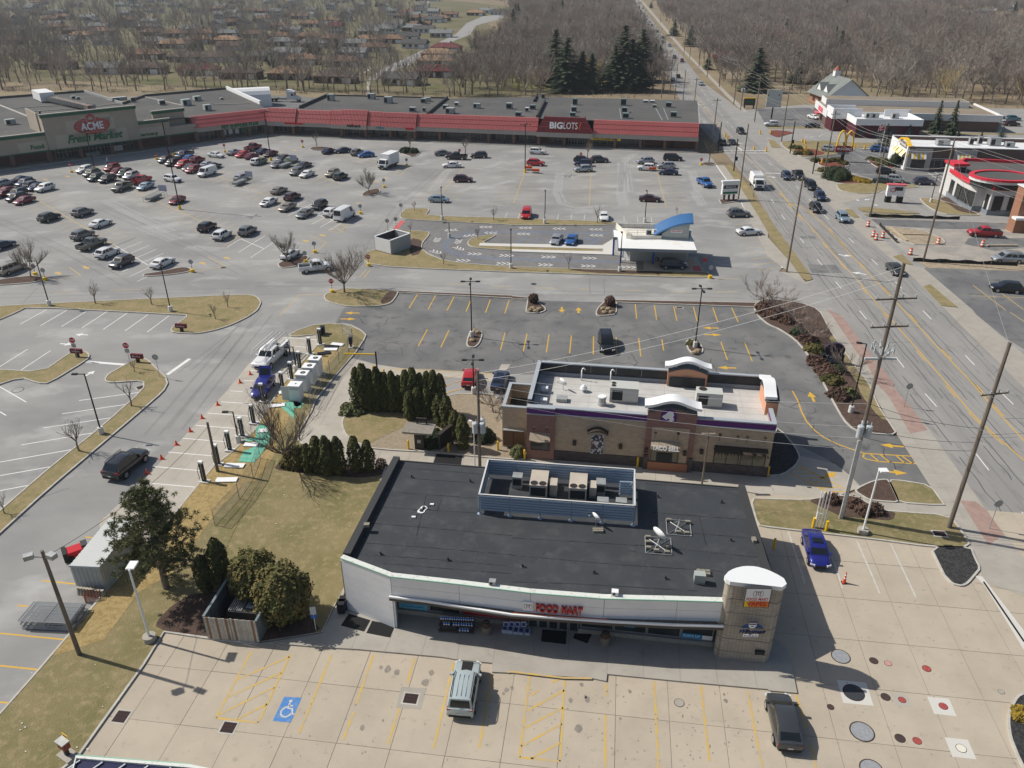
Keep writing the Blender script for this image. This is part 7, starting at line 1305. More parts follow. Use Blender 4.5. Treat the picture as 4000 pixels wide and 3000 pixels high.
b=MB();b.rb9(F0[:9],.2,1.1,z0=0);b.bd9("stone_base",QT,rr_)
for i,k0,k1 in((1,.0,1),(2,0,1),(3,0,1),(6,.15,.85),(7,.06,.22),(7,.3,.46),(0,.3,.75),(5,.3,.8)):
 a,c=F0[i].lerp(F0[i+1],k0),F0[i].lerp(F0[i+1],k1);d=(c-a).normalized();nrm=Vector((d.y,-d.x));w_=Fac(a+nrm*.06,c+nrm*.06);holder=D.objects.new("window_bay",None);COL.objects.link(holder);holder.parent=rr_;holder.location=w_.A;holder.rotation_euler.z=w_.rz
 wi(holder,.1,w_.len-.1,.9,3.9,0,QP,Qj,2,1)
oc=z5(1975,545,7.2);b=MB();E=[(oc.x+6.0*math.cos(2*math.pi*k/28),oc.y+4.6*math.sin(2*math.pi*k/28))for k in range(28)]
b.prism(E,5.2,6.4);b.bd9("lantern",Qj,rr_);b=MB();b.prism([(oc.x+(p[0]-oc.x)*1.06,oc.y+(p[1]-oc.y)*1.06)for p in E],6.35,6.9);b.bd9("lantern_band",Qe,rr_);b=MB();b.rb9(E,.9,7.25,closed=True,z0=6.85);b.bd9("lantern_rim",QX,rr_);b=MB();b.se(E,7.0);b.bd9("lantern_roof",Qz,rr_)
twp=F0[0];pt("corner_tower",flat("pale_render",(.6,.59,.57)),rr_,(twp.x-.2,twp.y-1.2,0,twp.x+2.6,twp.y+2.4,6.6));pt("red_rim",QX,rr_,(twp.x-.5,twp.y-1.5,6.6,twp.x+2.9,twp.y+2.7,7.1));pt("panel",Qg,rr_,(twp.x+1,twp.y-1.26,5.3,twp.x+2.4,twp.y-1.2,6.3));b=MB();b.M=fM((twp.x+.55,twp.y-1.28,5.7),(1,0,0));b.tu([(.42*math.cos(k*.5),.36*math.sin(k*.5),0)for k in range(14)],.07,5);b.bd9("loop_logo",QX,rr_)
p=z5(2075,1210);t=tn("brick_building","corner of a new orange brick building with a white flat canopy at right edge","building",(p.x,p.y,0),R(-3));pt("wall",ZW,t,(0,0,0,14,2.5,8.5));pt("canopy",Qa,t,(-1.0,-1.6,2.9,6,-.02,3.3));pt("cap",Qe,t,(-.2,-.2,8.5,14,2.7,8.7))
bA,bB=at("03:745,1190"),at("03:1295,1200");bf_=Fac(bA,bB);bd_=bf_.loc(at("03:625,1000",5.5))
t=tn("burgundy_restaurant","burgundy walled restaurant with stepped white parapets and white roof","restaurant",(bA.x,bA.y,0),bf_.rz);qg=flat("burgundy",(.085,.018,.025),.7);BL_=bf_.len
pt("wall",qg,t,(0,0,0,BL_,17,3.6));pt("parapet",Qa,t,(-.4,-.3,3.6,BL_+.4,.2,5.4));pt("parapet",Qa,t,(BL_,.2,3.6,BL_+.4,17,5.4));pt("parapet",Qa,t,(-.4,.2,3.6,0,17,5.4));pt("roof",mat("white_roof",(.72,.72,.72)),t,(0,.2,4.2,BL_,17,4.3));pt("upper_parapet",Qa,t,(-4.5,10,3.6,4,10.4,6.6),(-4.5,10.4,3.6,-4.1,17.4,6.6),(-4.1,17,3.6,4,17.4,6.6));pt("upper_parapet",Qa,t,(BL_*.62,12,4.3,BL_+.8,12.3,6.3));pt("burgundy_front",qg,t,(-4.4,9.9,0,-.5,17,3.6))
for k in range(4):pt("window",Qj,t,(1+k*BL_/4,-.06,.8,2.6+k*BL_/4,0,2.8))
for k,x_ in enumerate((.3,.4,.72)):p=bA+bf_.u*(BL_*x_)-bf_.n*8;p.z=4.3;au(p,2,1.6,1.3,Qb,("left","middle","right")[k]+" of three boxes on the burgundy restaurant's roof",(),a=bf_.rz)
lA,lB=at("03:500,1100"),at("03:1975,1142");lf=Fac(lA,lB);t=tn("low_shop_building","long low brick building with white panelled fascia and tan flat roof","shops",(lA.x,lA.y,0),lf.rz);LL=lf.len
pt("wall",QW,t,(0,0,0,LL,24,3.2));pt("roof",mat("tan_roof",(.27,.22,.16),(.23,.19,.14),s=.2),t,(0,.2,4.3,LL,24,4.4));pt("upper_tier",Qe,t,(2,16,4.4,LL*.92,24,6.2));pt("upper_roof",mat("tan_roof",(.27,.22,.16)),t,(2.3,16.3,6.2,LL*.92-.3,23.7,6.23))
for k in range(int(LL/2)):pt("fascia_panel",Qe,t,(k*LL/int(LL/2)+.02,-.5,3.0,(k+1)*LL/int(LL/2)-.02,-.1,4.9))
pt("fascia_end",Qe,t,(-.6,-.5,3.0,-.1,20,5.2),(LL+.1,-.5,3,LL+.5,24,4.9));pt("red_sign",flat("coral",(.6,.12,.15)),t,(-.75,6,3.4,-.61,13,4.7));pt("awning",flat("coral",(.6,.12,.15)),t,(-2,8,2.6,-.2,12,3.0))
gA_,gB_=at("03:500,938"),at("03:855,935");gf_=Fac(gA_,gB_);GL=gf_.len;t=tn("bank","brick bank with grey gabled roof, white gable end, dormers and small cupola","bank",(gA_.x,gA_.y,0),gf_.rz);qh=mat("grey_shingle",(.20,.215,.20),(.17,.18,.17),s=.4,rough=.9)
pt("wall",flat("bank_brick",(.36,.16,.10),.9),t,(.5,.5,0,GL-.5,17,3.4));b=MB();zr_=9.5
b.add([(-.3,0,3.4),(GL+.3,0,3.4),(GL/2,.6,zr_)],[(0,1,2)]);b.bd9("gable",Qe,t);b=MB();b.add([(-.8,-.3,3.3),(GL/2,-.3,zr_+.1),(GL/2,17.5,zr_+.1),(-.8,17.5,3.3),(GL+.8,-.3,3.3),(GL+.8,17.5,3.3)],[(0,1,2,3),(1,4,5,2)]);o=b.bd9("roof",qh,t)
for y_ in(3,9):b=MB();b.add([(1.0,y_,4.9),(1.0,y_+4,4.9),(1.0,y_+2,7.4),(4.6,y_+2,7.4),(1.2,y_,4.8),(1.2,y_+4,4.8)],[(0,1,2)],0);b.add([(.8,y_-.2,4.8),(.8,y_+2,7.5),(5,y_+2,7.5),(.8,y_+4.2,4.8)],[(0,1,2),(1,3,2)],1);b.bd9("dormer",[Qa,qh],o)
pt("cupola",Qa,t,(GL/2-1,12,zr_-.3,GL/2+1,14,zr_+1.7));b=MB();b.cyl(GL/2,13,zr_+1.7,zr_+3.4,1.4,.05,8);b.bd9("cupola_roof",flat("copper",(.30,.11,.07)),t)
for k in range(3):pt("window",Qj,t,(.44,2+k*5,.8,.5,4+k*5,2.6))
def panel_sign(s,lab,w_,h,z0,m_,pm=Qc,txt=None,tm=None,rz=0,legs=(0,),d=.3,cap=None):
 p=at(s);t=tn("monument_sign",lab,"sign",(p.x,p.y,0),rz)
 for x_ in legs:pt("post",pm,t,(x_*w_/2-.2,-.15,0,x_*w_/2+.2,.15,z0))
 o=pt("panel",m_,t,(-w_/2,-d/2,z0,w_/2,d/2,z0+h))
 if cap:pt("cap",cap,t,(-w_/2-.2,-d/2-.1,z0+h,w_/2+.2,d/2+.1,z0+h+.35))
 if txt:tx("letters",txt,.5,tm,o,fM((0,-d/2-.015,z0+h/2),(1,0,0)),.01,bold=.01,fit=w_*.75)
 return t
panel_sign("03:28,1025","pale yellow-lettered panel sign on a dark post before the bank",4.8,5.5,3.6,mat("sign_panel",(.50,.52,.47),(.06,.12,.08),s=.3,lo=.6,hi=.62),rz=R(-5));panel_sign("02:2045,935","dark electronic sign with yellow stone ends by the far intersection",4,2.2,1.0,Qg,txt="OPEN",tm=GRN,legs=(-.8,.8),cap=YELS)
ps_=panel_sign("12:1870,70","plaza directory sign on a brick base beside the road verge",3.6,2.6,1.3,Qe,QG,rz=R(10),legs=(-.6,0,.6),d=.7,cap=Qe);pt("dark_strip",Qg,ps_,(-1.6,-.4,2.6,1.6,-.36,3.3));tx("letters","BIGLOTS",.5,Qa,ps_,fM((0,-.41,2.95),(1,0,0)),.01,fit=2.2);pt("green_strip",GRN,ps_,(-1.6,-.4,1.5,1.6,-.36,1.9))
ts_=tn("road_sign","dark monument sign reading TACO BELL with a bell, seen through bare branches","sign",at("13:550,1480"),R(-8));pt("lower_panel",Qc,ts_,(-1.3,-.3,.1,1.3,.3,1.3));b=MB();b.M=fM((0,.15,2.0),(1,0,0));b.add([(1.25*math.cos(2*math.pi*k/20),.9*math.sin(2*math.pi*k/20),z)for z in(0,.4)for k in range(20)],[tuple(range(20))[::-1],tuple(range(20,40))]+[(k,(k+1)%20,20+(k+1)%20,20+k)for k in range(20)]);b.bd9("bell_disc",flat("bell_dark",(.035,.025,.05)),ts_)
for k,w__ in enumerate(("TACO","BELL")):tx("letters",w__,.5,Qv,ts_,fM((0,-.33,1.0-k*.5),(1,0,0)),.02,bold=.012,fit=2.0,ht=.4)
rt0=random.Random(21)
def hgt(base,top):
 g=at(base);ty=px(top.split(':')[0],*map(float,top.split(':')[1].split(',')))[1];lo,hi=0,45
 for _ in range(40):
  z=(lo+hi)/2;zc=g.y*_c-(z-CAMH)*_s;v=1500+FPX*(-g.y*_s-(z-CAMH)*_c)/zc
  if v>ty:lo=z
  else:hi=z
 return g,z
Zx=mat("weathered_pole",(.21,.175,.14),(.14,.115,.092),s=3,rough=.95,stretch=(1,1,.2));QB=flat("lamp_black",(.022,.021,.02),.5);Qy=mat("painted_base",(.66,.65,.62),(.56,.55,.52),s=2,rough=.8);qP=flat("wire_grey",(.10,.10,.10),.6);qi=flat("bare_wire",(.45,.45,.44),.5);Qp=mat("transformer_grey",(.47,.50,.51),rough=.45)
def lamp(base,top,lab,heads=((.8,0),(-.8,0),(0,.8),(0,-.8)),ped=.9,m=QB,r=.09,pm=Qy,box=(.5,.3),grp=None,pr=.3):
 g,h=hgt(base,top);t=tn("street_lamp",lab,"lamp post",(g.x,g.y,0),0,grp);b=MB();b.tu([(0,0,.0),(0,0,h)],[r,r*.75],8);b.bd9("pole",m,t)
 if ped:b=MB();b.cyl(0,0,0,ped,pr,pr*.96,14);b.bd9("base",pm,t,smooth=40)
 for x_,y_ in heads:
  a=math.atan2(y_,x_);L=math.hypot(x_,y_);b=MB();b.M=Matrix.Translation((0,0,h))@Matrix.Rotation(a,4,'Z');b.box(0,-.03,-.06,L,.03,.02);b.box(L-.1,-box[1]/2,-.08,L+box[0],box[1]/2,.05);b.bd9("lamp_head",m,t)
 return t,h
lamp("11:1865,1255","11:1863,772","black four-headed lamp in the boulder planter of the dark lot");lamp("12:1580,1345","12:1645,835","black four-headed lamp behind the restaurant's rear arch");lamp("21:1882,85","11:1880,1450","black four-headed lamp beside the red hatchback")
QL="single-headed black lamp on white base, "
for b_,tp,w_,hd_ in(("10:430,985","10:322,595","left of two on the long verge",(-.7,0)),("10:1478,1035","10:1400,640","right of two on the long verge",(-.3,.6)),("20:880,435","10:740,1572","on the diagonal verge of the left lot",(-.8,0)),("f:1158,1452","f:1142,1355","among the white charger cabinets",(-.6,0)),("20:2063,505","20:2015,240","between the charging posts and straw",(-.6,0)),("11:1610,245","01:1607,1625","on the coffee stand's upper verge, left",(0,.5)),("12:283,275","02:290,1655","on the coffee stand's upper verge, right",(0,.5)),("11:1672,395","11:1668,265","inside the coffee lane's blue curve",(-.6,0)),("12:930,690","12:960,358","before the coffee stand's canopy",(0,.5)),("11:2203,662","11:2200,335","on the coffee stand's lower verge",(0,.5)),("12:1147,262","02:1172,1655","behind the coffee stand",(0,.5)),("23:712,250","13:838,1312","in the roadside bed by the restaurant exit",(-.5,.2)),("13:1405,90","f:3665,684","on the verge of the red-rimmed restaurant",(.4,.2))):lamp(b_,tp,QL+w_,(hd_,))
lamp("30:1300,560","20:1190,1605","white lamp with a boxy hood at the forecourt's left kerb",((.0,.15),),.55,Qa,.1,Qi,(.75,.6),pr=.5);lamp("23:815,1290","23:960,745","white lamp with a tilted hood in the grass by the road",((.15,.0),),.5,Qa,.1,Qi,(.6,.6),pr=.5);lamp("21:1892,725","21:1890,330","slim white pole with a curved camera lamp behind the food mart",((-.3,.2),),0,Qy,.07,box=(.25,.25));lamp("22:1640,868","22:1690,432","brown pole with a double floodlight before the restaurant wall",((-.15,0),(.15,0)),0,Zx,.1)
for b_,tp,w_ in(("10:1555,150","00:1447,1045","with two heads beside the dark red car in the middle row"),("00:820,1465","00:745,1130","with four heads before the grocery store doors"),("01:130,1388","01:80,965","rising before the pet supply shop"),("02:113,1492","02:118,1075","with flat heads left of the discount store sign"),("00:1500,1350","00:1468,1308","short, at the row end near the grocery store")):lamp(b_,tp,"tall black plaza lamp "+w_,((.9,.2),(-.9,-.2),(.2,.8),(-.2,-.8)),.8,pm=YELS,r=.13)
TOPS={}
def up9(base,top,lab,arms=(),tanks=0,r=.17,m=Zx,key=None,grp=None,extra=None):
 g,h=hgt(base,top);t=tn("utility_pole",lab,"utility pole",(g.x,g.y,0),0,grp);b=MB();b.tu([(0,0,0),(0,0,h)],[r,r*.68],9);b.bd9("pole",m,t)
 for z,L,a in arms:
  b=MB();b.M=Matrix.Rotation(a,4,'Z');b.box(-L/2,-.2,h-z-.06,L/2,-.08,h-z+.06);o=b.bd9("crossarm",m if tanks<5 else Qp,t)
  for k in range(4):x_=-L/2+.1+k*(L-.2)/3;q=Vector((x_*math.cos(a)+.14*math.sin(a),x_*math.sin(a)-.14*math.cos(a),0));b=MB();b.cyl(q.x,q.y,h-z+.06,h-z+.3,.05,.07,6);b.bd9("insulator",Qp,o)
 for k in range(min(tanks,3)):
  a=-2.4+k*1.7;x_,y_=.5*math.cos(a),.5*math.sin(a);zt=extra or h*.45;b=MB();b.cyl(x_,y_,zt,zt+1.05,.27,.27,14);b.cyl(x_,y_,zt+1.05,zt+1.15,.3,.22,14);b.cyl(x_+.1,y_,zt+1.15,zt+1.5,.05,.04,6);b.bd9("transformer",Qp,t,smooth=40)
 TOPS[key or lab]=(Vector((g.x,g.y,0)),h);return t,h
t,h=up9("30:690,685","20:372,1440","wooden pole with two floodlights by the stacked fence panels",key="L1")
for s_,a in((-1,.5),(1,-.4)):b=MB();b.M=Matrix.Translation((0,0,h-.3))@Matrix.Rotation(a,4,'Z');b.tu([(0,0,-.3),(s_*.6,0,0)],.04,5);b.box(s_*.85-.3,-.22,-.05,s_*.85+.3,.22,.3);b.bd9("floodlight",Qb,t)
up9("20:1883,762","20:1765,330","bare wooden pole rising behind the charging posts",key="L2");up9("21:1935,725","11:1943,1540","wooden pole with three grey transformers behind the food mart",tanks=3,key="F1",extra=4.4)
tcm,hC=up9("23:630,1158","13:1145,615","tallest roadside pole, with crossarms, switches and three transformers",((2.9,3.4,.1),(5.3,3.2,.1)),3,.2,key="C1",extra=9.0)
b=MB()
for k in range(9):a=k*.7;b.tu([(.25*math.cos(a),.25*math.sin(a),hC-8),(.85*math.cos(a),.85*math.sin(a),hC-7.4+.12*(k%3))],.06,6);b.cyl(.85*math.cos(a),.85*math.sin(a),hC-7.5,hC-6.9,.09,.06,6)
b.box(-1.3,-.1,hC-8.3,1.3,.1,hC-8.15);stuff(b.bd9("switch_gear",Qp,tcm))
for k in range(3):b=MB();b.tu([(-.25+k*.12,-.2,0),(-.25+k*.12,-.2,8.6)],.06,6);b.bd9("conduit",Qy,tcm)
up9("23:1560,1245","13:2070,1300","leaning-looking thick pole at the right road edge, with crossarm",((4.6,2.6,.2),),0,.21,key="R1")
for b_,tp,k_,ar in(("13:160,690","03:300,1515","W1",1),("12:1955,60","02:2050,1070","W2",0),("02:1725,1290","02:1777,845","W3",1),("02:1565,992","02:1605,670","W4",1),("02:1475,887","02:1497,600","W5",0),("02:1405,852","02:1430,548","W6",0),("02:1362,812","02:1385,470","W7",0),("02:1290,850","02:1312,600","W8",0),("02:1328,600","02:1335,435","W9",0)):up9(b_,tp,"wooden pole along the road's left side, number in line".replace("number in line",{"W1":"nearest, by the blue-footed sign","W2":"beside the plaza's road verge","W3":"at the discount store's front corner","W4":"beside the discount store wall"}.get(k_,"beyond the plaza")),((.6,2.2,.2),)if ar else(),0,.17,key=k_,grp="utility poles along the road's left side")
for b_,tp,k_,lab in(("13:1340,602","f:3737,543","E1","thick pole by the black silt fence"),("13:880,215","f:3472,527","E2","thick pole between the arch sign and the drums"),("03:480,1532","03:590,955","E3","thick pole left of the golden arches"),("03:115,1222","03:185,745","E4","pole left of the bank's lot"),("02:2095,1052","02:2150,640","E5",""),("02:1975,947","02:2000,660","E6",""),("02:1915,902","02:1965,520","E7",""),("02:1790,752","02:1820,540","E8",""),("02:1685,667","02:1717,400","E9",""),("02:1615,580","02:1645,340","E10",""),("02:1535,500","02:1570,250","E11",""),("02:1485,462","02:1512,240","E12",""),("02:1385,330","02:1412,150","E13",""),("02:1280,200","02:1300,60","E14","")):up9(b_,tp,(lab or "wooden pole along the far right side of the road")+(", across the road" if lab else ""),((.8,2.4,.3),)if k_ in("E3","E4")else(),2 if k_=="E6" else 0,.18,key=k_,grp="utility poles across the road",extra=6 if k_=="E6" else None)
for s,tp,lab in(("02:1915,1480","02:1945,1200","black signal pole at the plaza exit, nearer"),("02:1780,1312","02:1815,1055","black signal pole at the plaza exit, farther"),("03:190,1325","03:228,1050","black signal pole across the road, upper"),("03:385,1502","03:435,1225","black signal pole across the road, lower")):
 g,h=hgt(s,tp);t=tn("signal_pole",lab,"signal pole",(g.x,g.y,0));b=MB();b.tu([(0,0,0),(0,0,h)],.15,8);b.bd9("pole",QB,t);pt("signal_head",Qc,t,(.15,-.2,2.6,.55,.2,3.5))
def wire(a,c,za,zc,sag=.8,r=.014,m=qP,n=9,off=0,arr=None):
 A,ha=TOPS[a];B,hb=TOPS[c];d=(B-A).normalized();q=Vector((-d.y,d.x,0))*off;P=[]
 for k in range(n+1):t=k/n;p=A.lerp(B,t)+q;p.z=(ha-za)*(1-t)+(hb-zc)*t-sag*4*t*(1-t);P.append(p)
 arr.tu(P,r,3,caps=False)
def run(keys,lines_,lab,m=qi,r=.016,sag=.9):
 for a,c in zip(keys[:-1],keys[1:]):
  b=MB()
  for z,o in lines_:wire(a,c,z,z,sag,r,off=o,arr=b)
  o=b.bd9("overhead_wires",m);tag(o,lab,"wires","overhead wires")
TOPS["X1"]=(TOPS["R1"][0]+Vector((24,-32,0)),18);TOPS["X0"]=(TOPS["E1"][0]+Vector((26,-40,0)),17)
run(["X0","E1","E2","E3","E4","E5","E7","E9","E11","E13"],((.3,-.9),(.3,.9),(1.6,0),(4.5,.2),(5.4,.2)),"sagging bundle of overhead wires along the road's far side",r=.02)
run(["X1","R1"],((.2,0),(4.4,1.1),(4.4,-1.1),(8,.2)),"wires leaving the right edge pole toward the camera's right");run(["R1","E1"],((.2,0),),"single wire crossing the road from the right edge pole")
run(["C1","W1","W3","W4","W5","W6","W7"],((3,1.4),(3,-1.4),(6,.3)),"wires along the road's left side");run(["F1","C1"],((.3,0),(1.2,.2)),"thin wires over the taco restaurant's front wall")
for z1,z2_,o in((.5,12.5,0),(1.6,15,.3),(2.4,16,.1),(2.9,17,-.2)):b=MB();wire("F1","C1",z1,z2_,.7,.012,off=o,arr=b);tag(b.bd9("service_wire",qi),"thin grey wire between the transformer pole and the tallest roadside pole","wires","overhead wires")
for z1,z2_,o in((12.5,8,0),(15,9.5,.2),(16,10.5,.4)):b=MB();wire("C1","R1",z1,z2_,.4,.022,off=o,arr=b);tag(b.bd9("cable",QB),"black cable from the tallest roadside pole to the right edge pole","cable","overhead wires")
b=MB();wire("L1","L2",.6,.5,1.0,.02,arr=b);tag(b.bd9("service_wire",QB),"black wire from the floodlight pole to the bare charger pole","wires");
p=at("23:395,1245");q=at("23:475,1250");t=tn("vent_stack","four slim white vent pipes in a frame behind the blue hatchback","vent pipes",(0,0,0))
for k in range(4):a=p.lerp(q,k/3);b=MB();b.tu([(a.x,a.y,.1),(a.x,a.y,3.9)],.045,6);b.cyl(a.x,a.y,3.9,4.05,.07,.05,8);b.bd9("pipe",Qa,t)
for a in(p,q):b=MB();b.tu([(a.x,a.y-.12,.1),(a.x,a.y-.12,1.9)],.05,6);b.bd9("frame_post",Qa,t)
b=MB();b.tu([(p.x,p.y-.12,1.75),(q.x,q.y-.12,1.75)],.035,5);b.bd9("frame_bar",Qa,t)
for s,w_ in(("23:385,1245","left"),("23:498,1272","right")):p=at(s);b=MB();b.cyl(p.x,p.y,.05,1.15,.13,n=10);tag(b.bd9("bollard",YELS),w_+" of two yellow bollards before the white vent pipes","bollard")
tr=se("trench_drain","33:1780,0 1850,10 2212,480 2212,650 1870,90",.075,Zd);b=MB();b.rb9(pts("33:1860,55 2212,575"),.16,.08);b.bd9("slot",QM,tr)
b=MB()
for k in range(34):
 s=rt0.choice(("30:%d,%d"%(rt0.uniform(50,1100),rt0.uniform(700,1600)),"21:%d,%d"%(rt0.uniform(0,1000),rt0.uniform(900,1350))));a=at(s);z=.04 if s[:2]=="32" else.14;l=rt0.uniform(.03,.08);b.add([(a.x-l,a.y,z+.02),(a.x,a.y-l*.7,z+.05),(a.x+l,a.y,z+.02),(a.x,a.y+l*.6,z+.06)],[(0,1,2,3)])
stuff(b.bd9("litter",Qa))
def oc9(s,tp,lab,stop=True,base=True,face=-math.pi/2,plate=False,col=None):
 g,h=hgt(s,tp);t=tn("stop_sign" if stop else "road_sign",lab,"sign",(g.x,g.y,0),face+math.pi/2);b=MB();b.tu([(0,.04,0),(0,.04,h)],.035,6);b.bd9("post",Qb if not base else QB,t)
 if base:b=MB();b.cyl(0,0,0,.5,.34,.32,12);b.bd9("base",YELS,t)
 zc=h-.42;b=MB();b.M=fM((0,0,zc),(1,0,0));n=8 if stop or col is None else 4;P=[(.4*math.cos(math.pi/n+2*math.pi*k/n),.4*math.sin(math.pi/n+2*math.pi*k/n))for k in range(n)];b.prism(P,-.01,.015);o=b.bd9("plate",REDS if stop else(col or Qb),t)
 if stop:tx("letters","STOP",.3,Qa,o,fM((0,-.02,zc),(1,0,0)),.003,bold=.006,fit=.62,ht=.26)
 if plate:pt("lower_plate",Qb,t,(-.28,0,zc-1.0,.28,.03,zc-.45))
oc9("10:672,1452","10:622,1255","STOP sign with a blank plate, left of two in the left lot",base=False,plate=True);oc9("10:1135,1520","10:1078,1300","STOP sign with a blank plate, right of two in the left lot",base=False,plate=True);oc9("11:660,870","11:655,748","STOP sign on a yellow base by the big bare tree");oc9("11:975,640","11:970,540","red STOP sign on a yellow base at the coffee verge's left tip")
for s,tp,w_ in(("00:620,1490","00:608,1408","left end of the grocery rows"),("00:1945,1315","00:1940,1240","before the pet supply shop"),("01:405,1275","01:400,1207","before the plaza's left roofs"),("01:1760,1350","01:1762,1285","by the black pickup in the plaza lot"),("02:595,1355","02:595,1315","before the discount store doors"),("02:1632,1425","02:1633,1363","at the right planter of the discount rows"),("00:1355,1380","00:1352,1330","beside the black SUVs near the grocery store")):oc9(s,tp,"distant red sign on a yellow base, "+w_)
for s,tp,w_,bs_ in(("10:1665,692","10:1650,582","at the tip of the narrow mulch island",1),("10:393,762","10:373,655","at the mulch island on the left edge, front",1),("10:308,718","10:268,620","at the mulch island on the left edge, rear",1),("11:430,610","11:423,508","by the white sedan's mulch island",1),("11:510,525","11:500,425","at the yellow corner line of the plaza lot",1),("11:905,190","11:898,103","beside the white cargo van",1),("01:1303,1435","01:1298,1365","right of the white box truck",1),("01:1108,1620","01:1105,1540","below the white box truck",1),("12:1710,745","12:1717,632","at the coffee verge's right tip",1),("10:1382,1605","10:1340,1400","on the curved verge of the left lot",0),("23:1912,1255","23:2000,1000","two-paneled, on the red paving by the road",0),("23:1175,200","13:1215,1650","seen edge-on on the brick paving by the road",0),("11:1140,340","11:1133,230","leftmost at the coffee lane's exit",0),("11:1258,225","11:1253,95","above the coffee lane's exit",0),("11:1213,330","11:1208,215","right at the coffee lane's exit",0)):oc9(s,tp,"grey sign back on a thin post, "+w_,False,bool(bs_))
oc9("12:1652,690","12:1665,565","red sign on a post at the coffee lane's end",False,False,col=REDS)
def small(s,lab,txt,nm="direction_sign"):
 p=at(s);t=tn(nm,lab,"sign",(p.x,p.y,.1),R(-8));pt("post",QB,t,(-.22,-.1,0,.22,.1,.55));o=pt("panel",flat("dark_red_panel",(.14,.015,.025),.5),t,(-.8,-.16,.55,.8,.16,1.15));tx("letters",txt,.3,Qa,o,fM((0,-.17,.85),(1,0,0)),.004,fit=1.1,ht=.2)
small("10:1575,1210","low dark red direction sign at the verge's rounded corner","Entrance");small("10:675,1430","low dark red direction sign behind the left STOP sign","Drive-thru");small("10:1197,1475","low dark red direction sign beside the right STOP sign","Exit")
p=at("31:520,480");t=tn("parking_sign","blue and white accessible parking sign beside the clipped shrub","sign",(p.x,p.y,.1),R(8));b=MB();b.tu([(0,.03,0),(0,.03,2.4)],.035,6);b.bd9("post",Qy,t);pt("upper_plate",Qp,t,(-.22,0,1.65,.22,.025,2.4));pt("lower_plate",flat("sign_blue",(.03,.13,.45)),t,(-.22,0,1.25,.22,.025,1.6))
p=at("30:590,1560");t=tn("air_pump","tilted coin air pump box with a yellow AIR sign at the kerb","air pump",(p.x,p.y,.1),R(-30));pt("pad",Qi,t,(-.6,-.4,0,.6,.4,.12));pt("post",Qg,t,(-.12,-.12,.12,.12,.12,.8));pt("box",flat("pump_red",(.22,.07,.05)),t,(-.35,-.22,.8,.35,.22,1.35));pt("lid",Qb,t,(-.4,-.28,1.35,.4,.28,1.42));o=pt("sign_plate",YELS,t,(-.3,.24,1.4,.3,.27,1.75));tx("letters","AIR",.25,BLKT,o,fM((0,.235,1.58),(1,0,0)),.003,fit=.45,ht=.2)
QH=flat("charger_black",(.02,.02,.022),.4)
CH=["20:1770,850","20:1890,700","20:1990,580","20:2100,460","20:2195,345"]+[f"f:{950 + x_ / 4.424:.0f},{1250 + y_ / 4.424:.0f}" for x_,y_ in((350,1420),(690,1215),(845,1035),(985,850),(1165,600),(1340,440))]
ca_=ang("20:1770,850 2100,460")
for k,s in enumerate(CH):
 p=at(s);t=tn("charging_post","slim black unfinished car charging post in the line along the straw, "+("nearest","second","third","fourth","fifth","sixth","seventh","eighth","ninth","tenth","farthest")[k]+("" if k in(0,10)else " from near end"),"charger",(p.x,p.y,.1),ca_+math.pi/2)
 pt("foot",Qy,t,(-.5,-.3,0,.5,.3,.1));pt("column",QH,t,(-.19,-.12,.1,-.06,.14,2.2));pt("column",QH,t,(.06,-.12,.1,.19,.14,2.2));pt("core",Qp,t,(-.06,-.05,.3,.06,.1,2.1));pt("head",Qa,t,(-.22,-.16,2.2,.22,.18,2.4));b=MB();b.tu([(.1,.15,2.3),(.32,.3,1.4),(.25,.3,.3)],.03,5);b.bd9("cable",QH,t)
def lid(x0,y0,x1,y1,lab,m=Qa,w_=.75,z=.17):
 b=MB();A,B=at(x0 if ':' in str(x0)else f"f:{x0},{y0}"),at(f"f:{x1},{y1}");b.rb9([A,B],w_,z+.09,z0=z);tag(b.bd9("charger_panel",m),lab,"panel","loose charger panels")
for k,(x0,y0,x1,y1)in enumerate(((845,1882,928,1880),(880,1824,955,1826),(955,1742,1010,1744),(1010,1690,1050,1688),(1056,1593,1115,1586),(1295,1348,1342,1353),(1266,1370,1318,1370),(1090,1540,1120,1535))):lid(x0,y0,x1,y1,"white charger cover lying on the straw beside the posts")
for x0,y0,x1,y1,w_ in((1270,1358,1322,1360,"upper"),(1240,1388,1292,1382,"lower")):lid(x0,y0,x1,y1,w_+" of two black charger faces lying on green netting",QH)
t0=None
for k,(x_,y_,fan)in enumerate(((1260,990,1),(1160,1130,1),(1045,1255,1),(915,1415,0))):
 p=at(f"f:{950 + x_ / 4.424:.0f},{1250 + y_ / 4.424:.0f}");t=tn("power_cabinet","white power cabinet behind the chargers, "+("farthest of four, with roof fan","second farthest, with roof fan","third farthest, with roof fan","nearest, with its door open and no fan")[k],"cabinet",(p.x,p.y+.5,.1),R(-6));h=2.3 if fan else 2.0
 pt("body",Qp if False else flat("cabinet_white",(.68,.71,.73),.45),t,(-.65,-.6,.1,.65,.6,h));pt("plinth",Qi,t,(-.75,-.7,0,.75,.7,.1));pt("top",Qa,t,(-.72,-.66,h,.72,.66,h+.06));pt("vent_panel",Qp,t,(-.55,-.615,h-.5,.55,-.6,h-.15))
 if fan:b=MB();b.cyl(.1,0,h+.055,h+.08,.32,n=16);o=b.bd9("fan_ring",Qg,t);b=MB();b.cyl(.1,0,h+.08,h+.09,.1,n=10);b.bd9("fan_hub",Qb,o)
 else:pt("open_door",Qp,t,(-1.5,-.62,.15,-.66,-.57,h-.05));pt("hole",QM,t,(.0,-.1,h+.06,.2,.1,h+.065))
